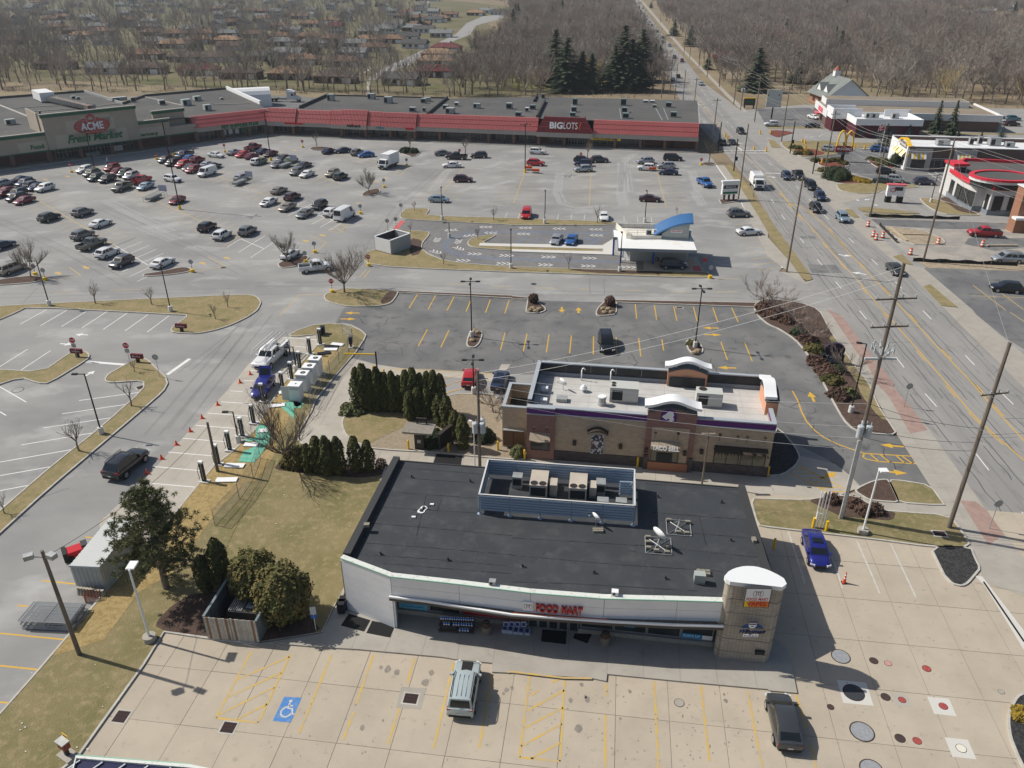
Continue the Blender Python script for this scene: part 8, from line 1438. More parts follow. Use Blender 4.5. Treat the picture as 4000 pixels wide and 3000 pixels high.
fp=[at(s)for s in("11:750,1230","11:835,1285","11:800,1380","11:720,1480","11:640,1570","21:470,210","21:40,650","20:2190,820","20:2070,1000","20:1860,1230","30:1180,330")]
QI=mat("chain_link",(.33,.34,.34),rough=.5,metal=.3)
qQ=mat("chain_mesh",(.30,.31,.31),rough=.6,alpha=.22)
for k in range(len(fp)-1):
 a,c=fp[k],fp[k+1]
 if k in(5,9):continue
 t=tn("fence_panel","temporary chain-link fence panel "+("across the grass tip","by the power cabinets","by the power cabinets","by the power cabinets","by the power cabinets","","along the straw near the lawn","along the straw near the lawn","along the straw near the lawn","")[k],"fence",(0,0,0),0,"temporary fence panels")
 n=max(1,int((c-a).length/3.2));h=1.85
 for i in range(n+1):p=a.lerp(c,i/n);b=MB();b.tu([(p.x,p.y,.1),(p.x,p.y,h)],.03,5);b.bd9("post",QI,t)
 for z in(.22,1.0,h):b=MB();b.tu([(a.x,a.y,z),(c.x,c.y,z)],.024,5);b.bd9("rail",QI,t)
 b=MB();b.add([(a.x,a.y,.22),(c.x,c.y,.22),(c.x,c.y,h),(a.x,a.y,h)],[(0,1,2,3)]);stuff(b.bd9("wire_mesh",qQ,t))
def cone(s,h,lab,tall=False,grp=None):
 p=at(s);t=tn("traffic_cone",lab,"traffic cone",(p.x,p.y,.02),0,grp);cr=flat("cone_orange",(.72,.09,.04),.5);pt("foot",Qc if tall else cr,t,(-.2,-.2,0,.2,.2,.04));b=MB();b.cyl(0,0,.04,h,.15,.04,10);b.bd9("cone",cr,t,smooth=40)
 if tall:
  for z in(.45,.7):b=MB();b.cyl(0,0,z*h,z*h+.12,.13-.09*z+.02,.12-.09*z+.01,10);b.bd9("stripe",Qa,t)
for k,s in enumerate(("20:1272,775","20:1398,648","20:1526,527","20:1645,412","20:1747,298","20:1882,183","10:2075,1650","10:2163,1578")):cone(s,.55,"small orange cone edging the concrete charging bays",grp="orange cones along the charging bays")
cone("33:655,62",1.15,"tall orange and white channelizer cone on the forecourt",True)
for s,lab in(("13:863,300","alone at the walk's upper end"),("13:908,387","left of a group of three"),("13:932,415","nearest of a group of three"),("13:990,397","right of a group of three"),("13:1467,452","in the sand bed by its kerb"),("13:1848,472","by the red pickup"),("13:1228,543","beside the black silt fence")):
 p=at(s);t=tn("traffic_drum","orange and white striped traffic drum "+lab,"traffic drum",(p.x,p.y,.03))
 for k in range(5):b=MB();b.cyl(0,0,.1+k*.22,.32+k*.22,.33-k*.02,.31-k*.02,12,0);b.bd9("band",Qa if k%2 else flat("drum_orange",(.70,.12,.03)),t,smooth=40)
 b=MB();b.cyl(0,0,0,.1,.42,n=12);b.bd9("foot",Qc,t)
for s in("02:1860,1210","02:1842,1185","02:2090,1295","02:2195,1310","03:295,1230","03:318,1245","02:2143,1160","03:322,1290","03:463,1410","03:22,1155","03:744,1288","03:832,1290"):
 p=at(s);t=tn("yellow_marker","small yellow post marker beside the road junction","marker",(p.x,p.y,.05),0,"yellow markers around the junction");b=MB();b.cyl(0,0,0,1.0,.28,.2,8);b.bd9("post",YELS,t);b=MB();b.cyl(0,0,1.0,1.15,.24,.1,8);b.bd9("top",ORG,t)
for s0,s1,lab in(("13:960,290","13:1110,440","sagging black silt fence along the walk beside the sand bed"),("13:1250,600","13:2150,640","long sagging black silt fence at the front of the building site"),("13:870,215","13:1650,240","low black silt fence along the fresh asphalt strip")):
 A,B=at(s0),at(s1);t=tn("silt_fence",lab,"silt fence",(0,0,0));n=16;b=MB();vs=[]
 for k in range(n+1):p=A.lerp(B,k/n);o=.12*math.sin(k*2.3);vs+=[(p.x,p.y+o,.03),(p.x+.02,p.y+o*.4,.62+.12*math.sin(k*1.7))]
 b.add(vs,[(2*k,2*k+2,2*k+3,2*k+1)for k in range(n)]);b.bd9("fabric",Qc,t)
 for k in range(0,n+1,4):p=A.lerp(B,k/n);pt("stake",Zx,t,(p.x-.03,p.y-.08,0,p.x+.03,p.y-.02,.85))
for s,w_,lab in(("13:1050,310 1200,430",.5,"long timber formwork plank across the sand bed"),("13:1160,370 1380,378",.35,"timber planks lying on the sand bed"),("13:1890,470 2150,470",.4,"brown timber boards lying by the drum")):b=MB();b.rb9(pts(s),w_,.3,z0=.12);tag(b.bd9("timber_plank",mat("pale_timber",(.48,.40,.28),(.36,.29,.2),s=2)),lab,"plank")
cA,cB,cC=at("30:670,118"),at("30:915,130"),at("20:940,1195",2.6);cf_=Fac(cA,cB);cl=abs(cf_.loc(cC)[1]);t=tn("shipping_container","pale grey corrugated shipping container half hidden by the big pine","container",(cA.x,cA.y,.02),cf_.rz);qj=mat("container_grey",(.42,.44,.43),(.38,.40,.39),s=1,rough=.55);cw=2.5;cl=6.06
pt("floor_frame",Qp,t,(0,0,0,cw,cl,.16));b=MB();n=62
for x_,sg_ in((0,-1),(cw,1)):
 vs=[];
 for k in range(n+1):o=.045*sg_*(1 if(k//2)%2 else 0);vs+=[(x_+o,cl*k/n,.16),(x_+o,cl*k/n,2.5)]
 b.add(vs,[(2*k,2*k+2,2*k+3,2*k+1)for k in range(n)])
b.bd9("side_wall",qj,t);b=MB();vs=[]
for k in range(n+1):o=.035*((k//2)%2);vs+=[(0,cl*k/n,2.5+o),(cw,cl*k/n,2.5+o)]
b.add(vs,[(2*k,2*k+1,2*k+3,2*k+2)for k in range(n)]);b.bd9("roof",flat("container_roof",(.52,.53,.51),.55),t);b=MB();vs=[]
for k in range(15):o=-.05*((k//1)%2);vs+=[(cw*k/14,o,.16),(cw*k/14,o,2.5)]
b.add(vs,[(2*k,2*k+2,2*k+3,2*k+1)for k in range(14)]);b.bd9("end_wall",qj,t);pt("top_rail",Qp,t,(-.05,-.06,2.42,cw+.05,.04,2.58))
for k in range(9):p=at(f"30:{690 + k * 26},{152 + k * 3}");b=MB();b.cyl(0,0,0,.5,.22,.1,8);b.cyl(0,0,.5,.65,.1,.14,8);o=b.bd9("sandbag",mat("sack_white",(.42,.38,.31),(.33,.29,.23),s=5,rough=.9),None,(p.x,p.y,.02));tag(o,"dirty white sack standing against the container's end","sack","sacks along the container end")
fa,fb,fc=at("30:165,380",.9),at("30:600,400",.9),at("30:300,215",.9);fsf=Fac(fa,fb);fd=fsf.loc(fc)[1]
for k in range(9):
 t=tn("fence_panel","galvanised fence panel lying in the tall stack by the wooden pole"+(", topmost" if k==8 else ""),"fence panel",(fa.x+random.uniform(-.1,.15),fa.y+random.uniform(-.1,.15),.08+k*.1),fsf.rz,"fence panels stacked flat");L_,W_=fsf.len,abs(fd)
 for q in((0,0,L_,0),(0,W_,L_,W_),(0,0,0,W_),(L_,0,L_,W_),(0,W_/2,L_,W_/2),(L_/2,0,L_/2,W_)):b=MB();b.tu([(q[0],q[1],0),(q[2],q[3],0)],.035,4);b.bd9("rail",QI,t)
 if k in(7,8):b=MB();b.add([(0,0,0),(L_,0,0),(L_,W_,0),(0,W_,0)],[(0,1,2,3)]);stuff(b.bd9("wire_mesh",mat("dense_mesh",(.22,.23,.24),rough=.6,alpha=.55),t))
p=at("30:740,235");t=tn("barrier_stand","rusty orange stands heaped at the end of the fence stack","stands",(p.x,p.y,.05),R(20))
for k in range(6):b=MB();b.tu([(0,0,k*.13),(1.1,0,k*.13),(1.1,.6,k*.13),(0,.6,k*.13),(0,0,k*.13)],.03,4);b.bd9("stand",mat("rust_orange",(.28,.08,.04),(.18,.06,.035),s=3),t)
p=at("20:690,1480");t=tn("skid_loader","small red machine with dark frame behind the container","machine",(p.x,p.y,0),R(35));pt("body",REDS,t,(-.9,-.5,.3,.7,.5,.9));pt("engine_cover",Qg,t,(.3,-.4,.9,.8,.4,1.15));pt("frame",Qc,t,(-1.2,-.6,.1,-.85,.6,1.0))
for x_ in(-.7,.4):
 for y_ in(-.55,.55):b=MB();b.disc((x_,y_,.3),(0,1,0),.3,.2,12);b.bd9("wheel",Zn,t)
wA,wB,wC=at("30:1805,545"),at("31:10,585"),at("31:5,190");wf_=Fac(wA,wB);wd=5.6;ww=wf_.len+.2;t=tn("dumpster_pen","weathered grey plank pen with white slatted doors round a dumpster","enclosure",(wA.x,wA.y,.03),wf_.rz);Zy=mat("blue_grey_plank",(.20,.235,.245),(.15,.175,.185),s=2,vary=.2,stretch=(4,4,.4));qR=mat("white_plank",(.50,.48,.43),(.40,.37,.32),s=2,vary=.15);qS=flat("bare_plank",(.27,.16,.10),.9);H_=2.25
n=22
for k in range(n):x_=ww*k/n;pt("door_plank",qS if k in(1,5,9,12,20)else qR,t,(x_+.01,-.06+(.05 if k>10 else 0),.08,x_+ww/n-.01,-.02+(.05 if k>10 else 0),H_+.02*(k%3)))
for x_ in(-.08,ww):
 for k in range(24):y_=wd*k/24;pt("plank",Zy,t,(x_,y_+.008,.05,x_+.05,y_+wd/24-.008,H_))
for k in range(20):x_=ww*k/20;pt("plank",Zy,t,(x_+.008,wd,.05,x_+ww/20-.008,wd+.05,H_))
for q in((-.06,.1,H_*.5,.04,wd,H_*.5+.1),(-.1,0,H_,.1,wd,H_+.06),(-.1,wd-.05,H_,ww+.1,wd+.12,H_+.06),(ww-.05,0,H_,ww+.12,wd,H_+.06),(0,wd-.12,H_*.5,ww,wd,H_*.5+.1)):pt("rail",Zy,t,q)
pt("dumpster",Qg,t,(.9,1.6,.05,ww-.4,4.0,1.35));
for k in range(7):pt("lid_rib",Qb,t,(1.0+k*.16,1.7,1.36,1.08+k*.16,3.9,1.42))
pt("rubbish",mat("rubbish",(.2,.3,.4),(.5,.48,.4),s=4),t,(ww*.55,2.1,1.3,ww-.6,3.6,1.4))
for s,lab in(("31:765,290","dark blue wheeled bin against the shop's left wall, rear"),("31:745,320","black bagged bin against the shop's left wall, front"),("f:1252,1312","dark wheeled bin on the grass tip, right"),("f:1262,1305","blue wheeled bin on the grass tip, left")):p=at(s);t=tn("wheeled_bin",lab,"bin",(p.x,p.y,.12));pt("body",QH if "blue" not in lab else flat("bin_blue",(.03,.06,.15)),t,(-.28,-.3,.1,.28,.3,1.0));pt("lid",Qc,t,(-.3,-.33,1.0,.3,.33,1.07))
def corral(s,a,lab):
 p=at(s);t=tn("cart_corral",lab,"cart corral",(p.x,p.y,0),a);mt=flat("corral_green",(.06,.11,.09),.5)
 for y_ in(-.9,.9):
  for z in(.5,1.0):b=MB();b.tu([(-3,y_,z),(3,y_,z)],.035,4);b.bd9("rail",mt,t)
 for k in range(7):b=MB();b.tu([(-3+k,-.9,0),(-3+k,-.9,1),(-3+k,.9,1),(-3+k,.9,0)],.03,4);b.bd9("hoop",mt,t)
 for y_ in(-.45,.1,.55):pt("nested_carts",QI,t,(-2.5,y_-.2,.35,1.5,y_+.2,.9))
 pt("advert_board",mat("advert",(.35,.38,.55),(.5,.45,.45),s=.8),t,(3.0,-1.0,1.0,3.08,1.0,2.3))
corral("00:2090,1590",SC,"green shopping cart corral in the upper middle row");corral("10:1345,60",SB,"green shopping cart corral beside the dark red car's row");corral("01:270,1440",SD,"small cart corral near the plaza shops")
for s,lab in(("02:142,1470","orange cart pair beside the plaza lamp's base, left"),("02:205,1495","orange cart pair right of the plaza lamp's base"),("02:1140,1470","orange carts by the white SUV, left"),("02:1212,1478","orange carts by the white SUV, right")):p=at(s);t=tn("shopping_cart",lab,"shopping cart",(p.x,p.y,0));pt("basket",flat("cart_orange",(.70,.11,.03)),t,(-.9,-.3,.45,.9,.3,1.0));pt("frame",QI,t,(-.9,-.25,.1,.9,.25,.2))
p=at("f:1372,1360");t=tn("utility_pedestal","dark utility pedestal on a white pad beside the temporary fence","pedestal",(p.x,p.y,.1));pt("pad",Qy,t,(-.35,-.3,0,.35,.3,.12));pt("post",Qc,t,(-.1,-.1,.12,.1,.1,.7));pt("box",flat("pedestal_navy",(.03,.035,.06)),t,(-.22,-.18,.6,.22,.18,1.5))
p=z5(530,385);t=tn("flagpole","pale flagpole with a red, white and blue flag by the burger restaurant","flagpole",(p.x,p.y,0));b=MB();b.tu([(0,0,0),(0,0,9.6)],.07,6);b.bd9("pole",Qy,t);b=MB();b.add([(-.05,0,9.5),(-1.6,.1,8.8),(-1.7,.1,7.4),(-.05,0,8.0)],[(0,1,2,3)],0);b.bd9("flag",mat("flag_cloth",(.5,.06,.08),(.62,.6,.6),s=2,lo=.48,hi=.52),t)
def person(s,lab,shirt,pants,hair,a=0.0,lean=0.0,z0=.02,arm=.0,cap=None):
 p=at(s);t=tn("person",lab,"person",(p.x,p.y,z0),a);J=[(0,0,.95),(0,.02-lean*.3,1.2),(0,-lean*.55,1.43),(0,-lean*.62,1.55),(0,-lean*.72,1.68),(0,-lean*.74,1.76)];Rr=[.15,.15,.13,.06,.095,.06];E=[(i,i+1)for i in range(5)]
 for sg in(-1,1):
  k=len(J);J+=[(sg*.1,0,.9),(sg*.11,-.02,.5),(sg*.11,.03,.09),(sg*.12,-.14,.05),(sg*.2,-lean*.55,1.4),(sg*.26,-lean*.55-.05-arm*.1,1.14),(sg*.22,-lean*.6-.12-arm*.45,.95+arm*.35),(sg*.21,-lean*.6-.16-arm*.6,.88+arm*.4)];Rr+=[.10,.075,.05,.045,.075,.05,.038,.042];E+=[(0,k),(k,k+1),(k+1,k+2),(k+2,k+3),(2,k+4),(k+4,k+5),(k+5,k+6),(k+6,k+7)]
 me=D.meshes.new("body");me.from_pydata(J,E,[]);o=obj("body",me,t);md=o.modifiers.new("skin",'SKIN');me.skin_vertices[0].data[0].use_root=True
 for i,r in enumerate(Rr):me.skin_vertices[0].data[i].radius=(r,r*.85)
 sb_=o.modifiers.new("sub",'SUBSURF');sb_.levels=1;sb_.render_levels=1;dg=bpy.context.evaluated_depsgraph_get();m2=D.meshes.new_from_object(o.evaluated_get(dg));o.modifiers.clear();o.data=m2;m2.materials.clear()
 for m_ in(flat("skin",(.42,.24,.17)),shirt,pants,hair):m2.materials.append(m_)
 for f in m2.polygons:z=f.center.z;x_=abs(f.center.x);f.material_index=2 if z<.98 and x_<.18 else(3 if z>1.7 else(0 if z>1.52 or(z<1.02 and x_>=.18)else 1));f.use_smooth=True
 if cap:b=MB();b.cyl(0,-lean*.74,1.74,1.84,.11,.08,10);b.box(-.08,-lean*.74-.2,1.74,.08,-lean*.74-.08,1.76);b.bd9("cap",cap,t)
sh_w,pt_k=flat("shirt_pale",(.55,.58,.62),.9),flat("trousers_black",(.02,.02,.024),.9);hr=flat("hair_dark",(.03,.022,.018),.9)
person("f:1123,1393","person in pale shirt and black trousers leaning into the service truck's side",sh_w,pt_k,hr,R(-78),.9,arm=.9);person("f:1134,1386","person in grey shirt and black cap standing behind the leaning one",flat("shirt_grey",(.28,.29,.30)),pt_k,hr,R(-85),.25,arm=.5,cap=pt_k)
person("00:938,1430","person in pale blue jacket and white cap walking before the grocery store",flat("jacket_blue",(.25,.33,.42)),pt_k,hr,R(20),.05,arm=.3,cap=Qa);person("00:1675,1325","person in grey jacket by the parked pickup near the grocery store",flat("shirt_grey",(.28,.29,.3)),flat("trousers_blue",(.05,.07,.12)),hr,R(10));person("02:2145,1250".replace("02:2145","01:2148"),"person in dark clothes on the walk under the plaza roof",pt_k,pt_k,hr)
Qm=mat("bark",(.24,.195,.155),(.16,.13,.105),s=3,rough=1,vary=.2);Qw=mat("twigs",(.285,.25,.215),rough=1,vary=.3);QY=mat("budding_twigs",(.295,.235,.20),rough=1,vary=.25);qT=mat("willow_twigs",(.46,.36,.18),rough=1,vary=.15)
Qq=mat("dark_needles",(.032,.048,.026),(.055,.075,.034),s=.8,space='obj',rough=.9,vary=.2);QZ=mat("pine_needles",(.115,.135,.055),(.17,.165,.075),s=1.5,space='obj',rough=.9,c3=(.19,.13,.065),s3=4,lo3=.66,hi3=.75);qk=mat("arborvitae_leaf",(.115,.112,.036),(.065,.078,.028),s=2,space='obj',rough=.9,vary=.15);QJ=mat("clipped_leaf",(.155,.125,.045),(.08,.088,.030),s=1.3,space='obj',rough=.9,vary=.12);Qk=mat("bare_bush",(.14,.085,.065),(.10,.065,.05),s=3,rough=1,vary=.25);ql=mat("gold_bush",(.33,.22,.03),(.22,.16,.03),s=3,rough=1);qU=mat("blue_needles",(.075,.10,.095),(.05,.07,.06),s=1,space='obj',rough=.9)
def bare(seed,H,W,tw=.03,nl=6,low=.3,dens=1.0,up=.75):
 r=random.Random(seed);tk=MB();cr=MB();r0=H*.0145+.02;top=Vector((r.uniform(-.03,.03)*H,r.uniform(-.03,.03)*H,H*low))
 tk.tu([(0,0,-.1),top*.5+Vector((r.uniform(-.1,.1),0,0)),top],[r0*1.3,r0,r0*.85],6)
 def br(p,d,L,rad,lev):
  mid=p+d*L*.5+Vector((r.uniform(-1,1),r.uniform(-1,1),r.uniform(-.3,.6)))*L*.08;d2=(d+Vector((r.uniform(-.3,.3),r.uniform(-.3,.3),.25))).normalized();e=mid+d2*L*.5
  if lev<2:cr.tu([p,mid,e],[rad,rad*.75,rad*.5],4 if lev==0 else 3,caps=False)
  else:
   s_=d2.cross(Vector((r.uniform(-1,1),r.uniform(-1,1),r.uniform(-1,1)))).normalized()*max(rad,tw*.5);cr.add([p+s_,p-s_,mid-s_*.7,mid+s_*.7,e],[(0,1,2,3),(3,2,4)])
  if lev<3:
   n=int((5,5,4)[lev]*dens+r.random())
   for k in range(n):
    t=r.uniform(.25,1);q=p.lerp(mid,t*2)if t<.5 else mid.lerp(e,t*2-1);dd=(d2+Vector((r.uniform(-1,1),r.uniform(-1,1),r.uniform(-.35,.9)))*.75).normalized();br(q,dd,L*r.uniform(.4,.62),max(rad*.5,tw*.5),lev+1)
 for k in range(nl):
  a=2*math.pi*k/nl+r.uniform(-.4,.4);ti=r.uniform(.2,W/H*1.25);d=Vector((math.cos(a)*ti,math.sin(a)*ti,up)).normalized();br(top*r.uniform(.75,1),d,H*(1-low)*r.uniform(.5,.75),r0*.55,0)
 zm=max(v[2]for v in cr.v);s=H/zm;cr.v=[(x,y,z*s)for x,y,z in cr.v];tk.v=[(x,y,z*s)for x,y,z in tk.v];return tk,cr
def leafmass(seed,n,size,f,core=None):
 """n small leaf faces at points from f(rng) -> (point, outward)"""
 r=random.Random(seed);b=MB()
 for k in range(n):
  p,o=f(r);a=(o+Vector((r.uniform(-1,1),r.uniform(-1,1),r.uniform(-1,1)))*.9).normalized();u=a.cross(Vector((0,0,1))if abs(a.z)<.9 else Vector((1,0,0))).normalized();v=a.cross(u);s=size*r.uniform(.6,1.3);b.add([p+u*s*.5,p+v*s*.9+a*s*.3,p-u*s*.5,p-v*s*.5],[(0,1,2,3)])
 if core:core(b)
 return b
def column(R_,H,pw=.6):
 def f(r):
  t=r.random()**.8;a=r.uniform(0,6.283);lump=1+.18*math.sin(a*3+t*9)+.1*math.sin(a*7-t*17);rad=R_*min(1,(1-t)*2.2+.12)**pw*min(1,.65+t*2)*lump*r.uniform(.85,1.08);d=Vector((math.cos(a),math.sin(a),.25));return Vector((d.x*rad,d.y*rad,.1+t*(H-.1))),d
 return f
def dome(R_,H):
 def f(r):
  a=r.uniform(0,6.283);t=r.uniform(0,1);ph=math.acos(1-t);lump=1+.1*math.sin(a*4+ph*3)+.08*math.sin(a*9);d=Vector((math.cos(a)*math.sin(ph),math.sin(a)*math.sin(ph),math.cos(ph)));q=lump*r.uniform(.82,1.05);return Vector((d.x*R_*q,d.y*R_*q,d.z*H*q)),d
 return f
def ball(R_,H):
 def f(r):
  a=r.uniform(0,6.283);c=r.uniform(-1,1);s_=math.sqrt(1-c*c);q=(1+.09*math.sin(a*4+c*4)+.07*math.sin(a*9-c*7))*r.uniform(.8,1.05);d=Vector((math.cos(a)*s_,math.sin(a)*s_,c));return Vector((d.x*R_*q,d.y*R_*q,H*.5+d.z*H*.5*q)),d
 return f
def cone_core(R_,H):return lambda b:b.cyl(0,0,0,H*.9,R_*.72,R_*.12,8)
def dome_core(R_,H):return lambda b:(b.cyl(0,0,0,H*.55,R_*.84,R_*.7,10),b.cyl(0,0,H*.55,H*.88,R_*.7,R_*.3,10))
def conifer(seed,H,W,n=24,droop=.35,leaf=.5,dens=9):
 r=random.Random(seed);tk=MB();tk.tu([(0,0,-.1),(0,0,H*.97)],[H*.02+.03,.03],6);b=MB()
 for i in range(n):
  t=(i+.5)/n;z=H*(.08+.9*t);L=W*(1-t)**.85*r.uniform(.75,1.1)+.1;m=max(4,int(dens*(1-t*.5)))
  for k in range(m):
   a=r.uniform(0,6.283);d=Vector((math.cos(a),math.sin(a),-droop));s=Vector((-d.y,d.x,0));p0=Vector((0,0,z))
   for j in range(3):q=p0+d*L*(.3+.32*j)+Vector((0,0,r.uniform(-.2,.2)));w_=leaf*(1-t*.6)*r.uniform(.6,1.2)*(1.1-.25*j);b.add([q-d*w_*.9,q+s*w_*.6+Vector((0,0,-w_*.3)),q+d*w_*1.1+Vector((0,0,-w_*.2)),q-s*w_*.6+Vector((0,0,-w_*.3))],[(0,1,2,3)])
 return tk,b
PROTO={}
def pl(key,nm,lab,cat,loc,rz=0,sc=1.0,make=None,mats=(Qm,Qw),names=("trunk","crown"),grp=None):
 if key not in PROTO:
  bs_=make();PROTO[key]=[(n_,b.mesh(n_,m_))for n_,b,m_ in zip(names,bs_,mats)]
 t=tn(nm,lab,cat,loc,rz,grp);t.scale=(sc,sc,sc)if not isinstance(sc,tuple)else sc
 for n_,me in PROTO[key]:obj(n_,me,t)
 return t
rt=random.Random(11)
for k in range(3):PROTO["big%d"%k]=[(n_,b.mesh(n_,m_))for n_,b,m_ in zip(("trunk","crown"),bare(20+k,8,8,.014,10,.22,1.5),(Qm,Qm))]
for k in range(3):PROTO["sap%d"%k]=[(n_,b.mesh(n_,m_))for n_,b,m_ in zip(("trunk","crown"),bare(40+k,4,2.2,.014,6,.36,.7,1.0),(Qm,Qm))]
for k in range(2):PROTO["crab%d"%k]=[(n_,b.mesh(n_,m_))for n_,b,m_ in zip(("trunk","crown"),bare(60+k,5,8,.022,8,.2,1.2,.5),(Qm,QY))]
def one(b_,tp,kind,lab,wf=1.0,nm="bare_tree"):
 g,h=hgt(b_,tp);hp={"big":8,"sap":4,"crab":5}[kind];pl(kind+str(rt.randrange(2 if kind=="crab" else 3)),nm,lab,"tree",(g.x,g.y,.05),rt.uniform(0,6),(h/hp*wf,h/hp*wf,h/hp))
one("11:765,872","11:745,440","big","large bare tree fanning out over the grass island by the STOP sign",1.0);one("21:258,705","21:190,80","big","dense bare tree at the lawn's top corner before the chargers",.95);one("10:268,738","10:130,380","big","bare tree over the beige minivan at the left edge",.8);one("11:270,610","11:325,310","big","bare tree over the white sedan in a mulch island",.8);one("11:980,10","01:965,1430","big","bare tree in a mulch island amid the plaza lot",.9);one("12:2165,965","12:2190,715","crab","spreading bare tree at the top of the roadside bed",1.2)
for s,w_ in(("13:100,1040","first below the top"),("13:235,1165","second from the top"),("13:375,1285","third, by the bell sign"),("13:660,1590","lowest, near the black lamp"),("21:2050,250","before the brick enclosure")):g=at(s);pl("crab%d"%rt.randrange(2),"bare_tree","low spreading crabapple with reddish twigs in the roadside bed, "+w_ if "brick" not in w_ else "small bare tree standing before the brick enclosure","tree",(g.x,g.y,.1),rt.uniform(0,6),.85)
for b_,tp,w_ in(("10:825,968","10:785,750","on the long verge, left"),("10:1315,978","10:1275,790","on the long verge, middle"),("10:1970,1000","10:1960,850","on the long verge, rightmost"),("10:1865,1103","10:1810,945","nearest the verge's curved kerb"),("10:1165,1560","10:1110,1420","by the right STOP sign"),("20:1135,195","10:1085,1600","top of the diagonal verge"),("20:685,582","20:595,265","middle of the diagonal verge"),("20:40,1125","20:5,945","lower end of the diagonal verge"),("11:1370,165","11:1360,65","left on the coffee stand's upper verge"),("11:2050,245","11:2045,105","middle of the coffee stand's upper verge"),("12:738,270","12:745,110","beside the old white sedan"),("11:1333,360","11:1325,255","behind the dumpster screen"),("11:1620,628","11:1610,490","on the coffee verge's lower curve"),("11:1918,410","11:1915,280","on the coffee lane's centre island"),("12:487,668","12:493,520","midway along the coffee verge"),("12:1527,705","12:1545,540","reddish, at the coffee verge's right end"),("12:1425,190","12:1430,115","behind the coffee stand's blue roof"),("01:525,1270","01:510,1110","before the plaza's left roofs"),("01:1330,1300","01:1330,1120","in the triangular mulch island"),("01:1807,1330","01:1820,1150","behind the black pickup"),("02:650,1365","02:655,1180","before the discount store doors"),("02:1700,1400","02:1715,1200","in the planter at the plaza's right end")):one(b_,tp,"sap","young bare tree "+w_,1.1)
def pine_make():
 r=random.Random(4);tk=MB();H=9.3;tk.tu([(0,0,-.1),(.1,0,H*.5),(0,0,H*.95)],[.26,.18,.05],8);cl=MB();ctr=[]
 for i in range(15):
  t=(i+1.5)/16.5;z=H*(.12+.86*t);L=4.3*(1-t)**.55*(1 if t>.2 else.8)
  for k in range(8 if t<.8 else 5):
   a=r.uniform(0,6.28);l=L*r.uniform(.6,1.08);d=Vector((math.cos(a),math.sin(a),r.uniform(-.05,.3)));tk.tu([(0,0,z-.3),d*l*.5+Vector((0,0,z-.2)),d*l+Vector((0,0,z))],[.05,.035,.015],3,caps=False)
   for j in range(8):q=d*l*(.3+.1*j)+Vector((r.uniform(-.4,.4),r.uniform(-.4,.4),z+r.uniform(-.2,.35)));ctr.append((q,r.uniform(.22,.38)))
 for q,s in ctr:
  for n_ in range(34):
   d=Vector((r.gauss(0,1),r.gauss(0,1),r.gauss(.25,.8))).normalized();u=d.cross(Vector((r.uniform(-1,1),r.uniform(-1,1),.3))).normalized()*.032;p=q+d*s*.2;cl.add([p-u,p+u,q+d*s],[(0,1,2)])
 return tk,cl
g,h=hgt("30:1440,110","20:1180,880");pl("pine","pine_tree","big shaggy pine with broken irregular crown beside the grey container","tree",(g.x,g.y,.1),.6,h/9.3,pine_make,(Qm,QZ))
def arb(k):return lambda:(MB().tu([(0,0,0),(0,0,1)],.08,6),leafmass(70+k,3000,.15,column(.72,5),cone_core(.72,5)))
AP=[("21:%d,%d"%(x_,y_),"arborvitae in the tall dark hedge behind the order post",h_)for x_,y_,h_ in((890,222,5.3),(945,226,5.8),(1000,230,5.2),(1065,233,5.5),(1130,237,4.9),(1190,240,5.1),(1250,243,4.6),(1310,246,5.3),(1370,249,5.6),(1430,252,5.0),(1490,254,5.2),(1545,256,5.4),(1600,258,5.0))]
for s,lab,h_ in AP:g=at(s);pl("arb%d"%rt.randrange(3),"arborvitae_tree",lab,"tree",(g.x,g.y,.1),rt.uniform(0,6),(h_/5.4,h_/5.4,h_/5),arb(rt.randrange(9)),(Qm,qk),("trunk","foliage"),"arborvitae hedge behind the order post")
for s,h_,w_ in(("21:1335,310",3.6,"left of the order post's roof"),("21:1405,300",3.9,"behind the order post's roof"),("21:1485,300",3.8,"right of the order post's roof"),("21:1590,360",3.9,"behind the menu board"),("21:1655,395",4.1,"just right of the menu board"),("21:1720,470",3.4,"between menu board and white pole, rear"),("21:1790,560",4.0,"between menu board and white pole, front"),("21:465,765",3.3,"left end of the low row on the lawn edge"),("21:545,770",4.2,"second in the low row on the lawn edge"),("21:625,785",4.4,"third in the low row on the lawn edge"),("21:720,775",4.2,"fourth in the low row on the lawn edge"),("21:868,755",4.0,"fifth in the low row on the lawn edge"),("21:978,755",3.6,"right end of the low row by the shop roof"),("30:1930,90",4.8,"taller dark one behind the plank pen"),("30:1790,130",3.6,"shorter dark one behind the plank pen")):g=at(s);pl("arb%d"%rt.randrange(3),"arborvitae_tree","narrow arborvitae, "+w_,"tree",(g.x,g.y,.1),rt.uniform(0,6),(h_/4.4,h_/4.4,h_/5),arb(1),(Qm,qk),("trunk","foliage"))
def sb9(s,r,h,lab,m=QJ,n=2600,ls=.13,nm="shrub",core=True,grp=None,key=None):
 g=at(s);asp=max(.5,round(h/r*2)/2);key=key or("sh",m.name,n,ls,asp);pl(key,nm,lab,"shrub",(g.x,g.y,.1),rt.uniform(0,6),(r,r,h/asp),lambda:(MB().tu([(0,0,0),(0,0,.4)],.05,5),leafmass(len(PROTO),n,ls,(ball if asp>1.6 else dome)(1,asp),(None if not core else(lambda b:(b.cyl(0,0,0,asp*.3,.3,.8,10),b.cyl(0,0,asp*.3,asp*.7,.8,.8,10),b.cyl(0,0,asp*.7,asp*.95,.8,.3,10)))if asp>1.6 else dome_core(1,asp)))),(Qm,m),("stem","foliage"),grp)
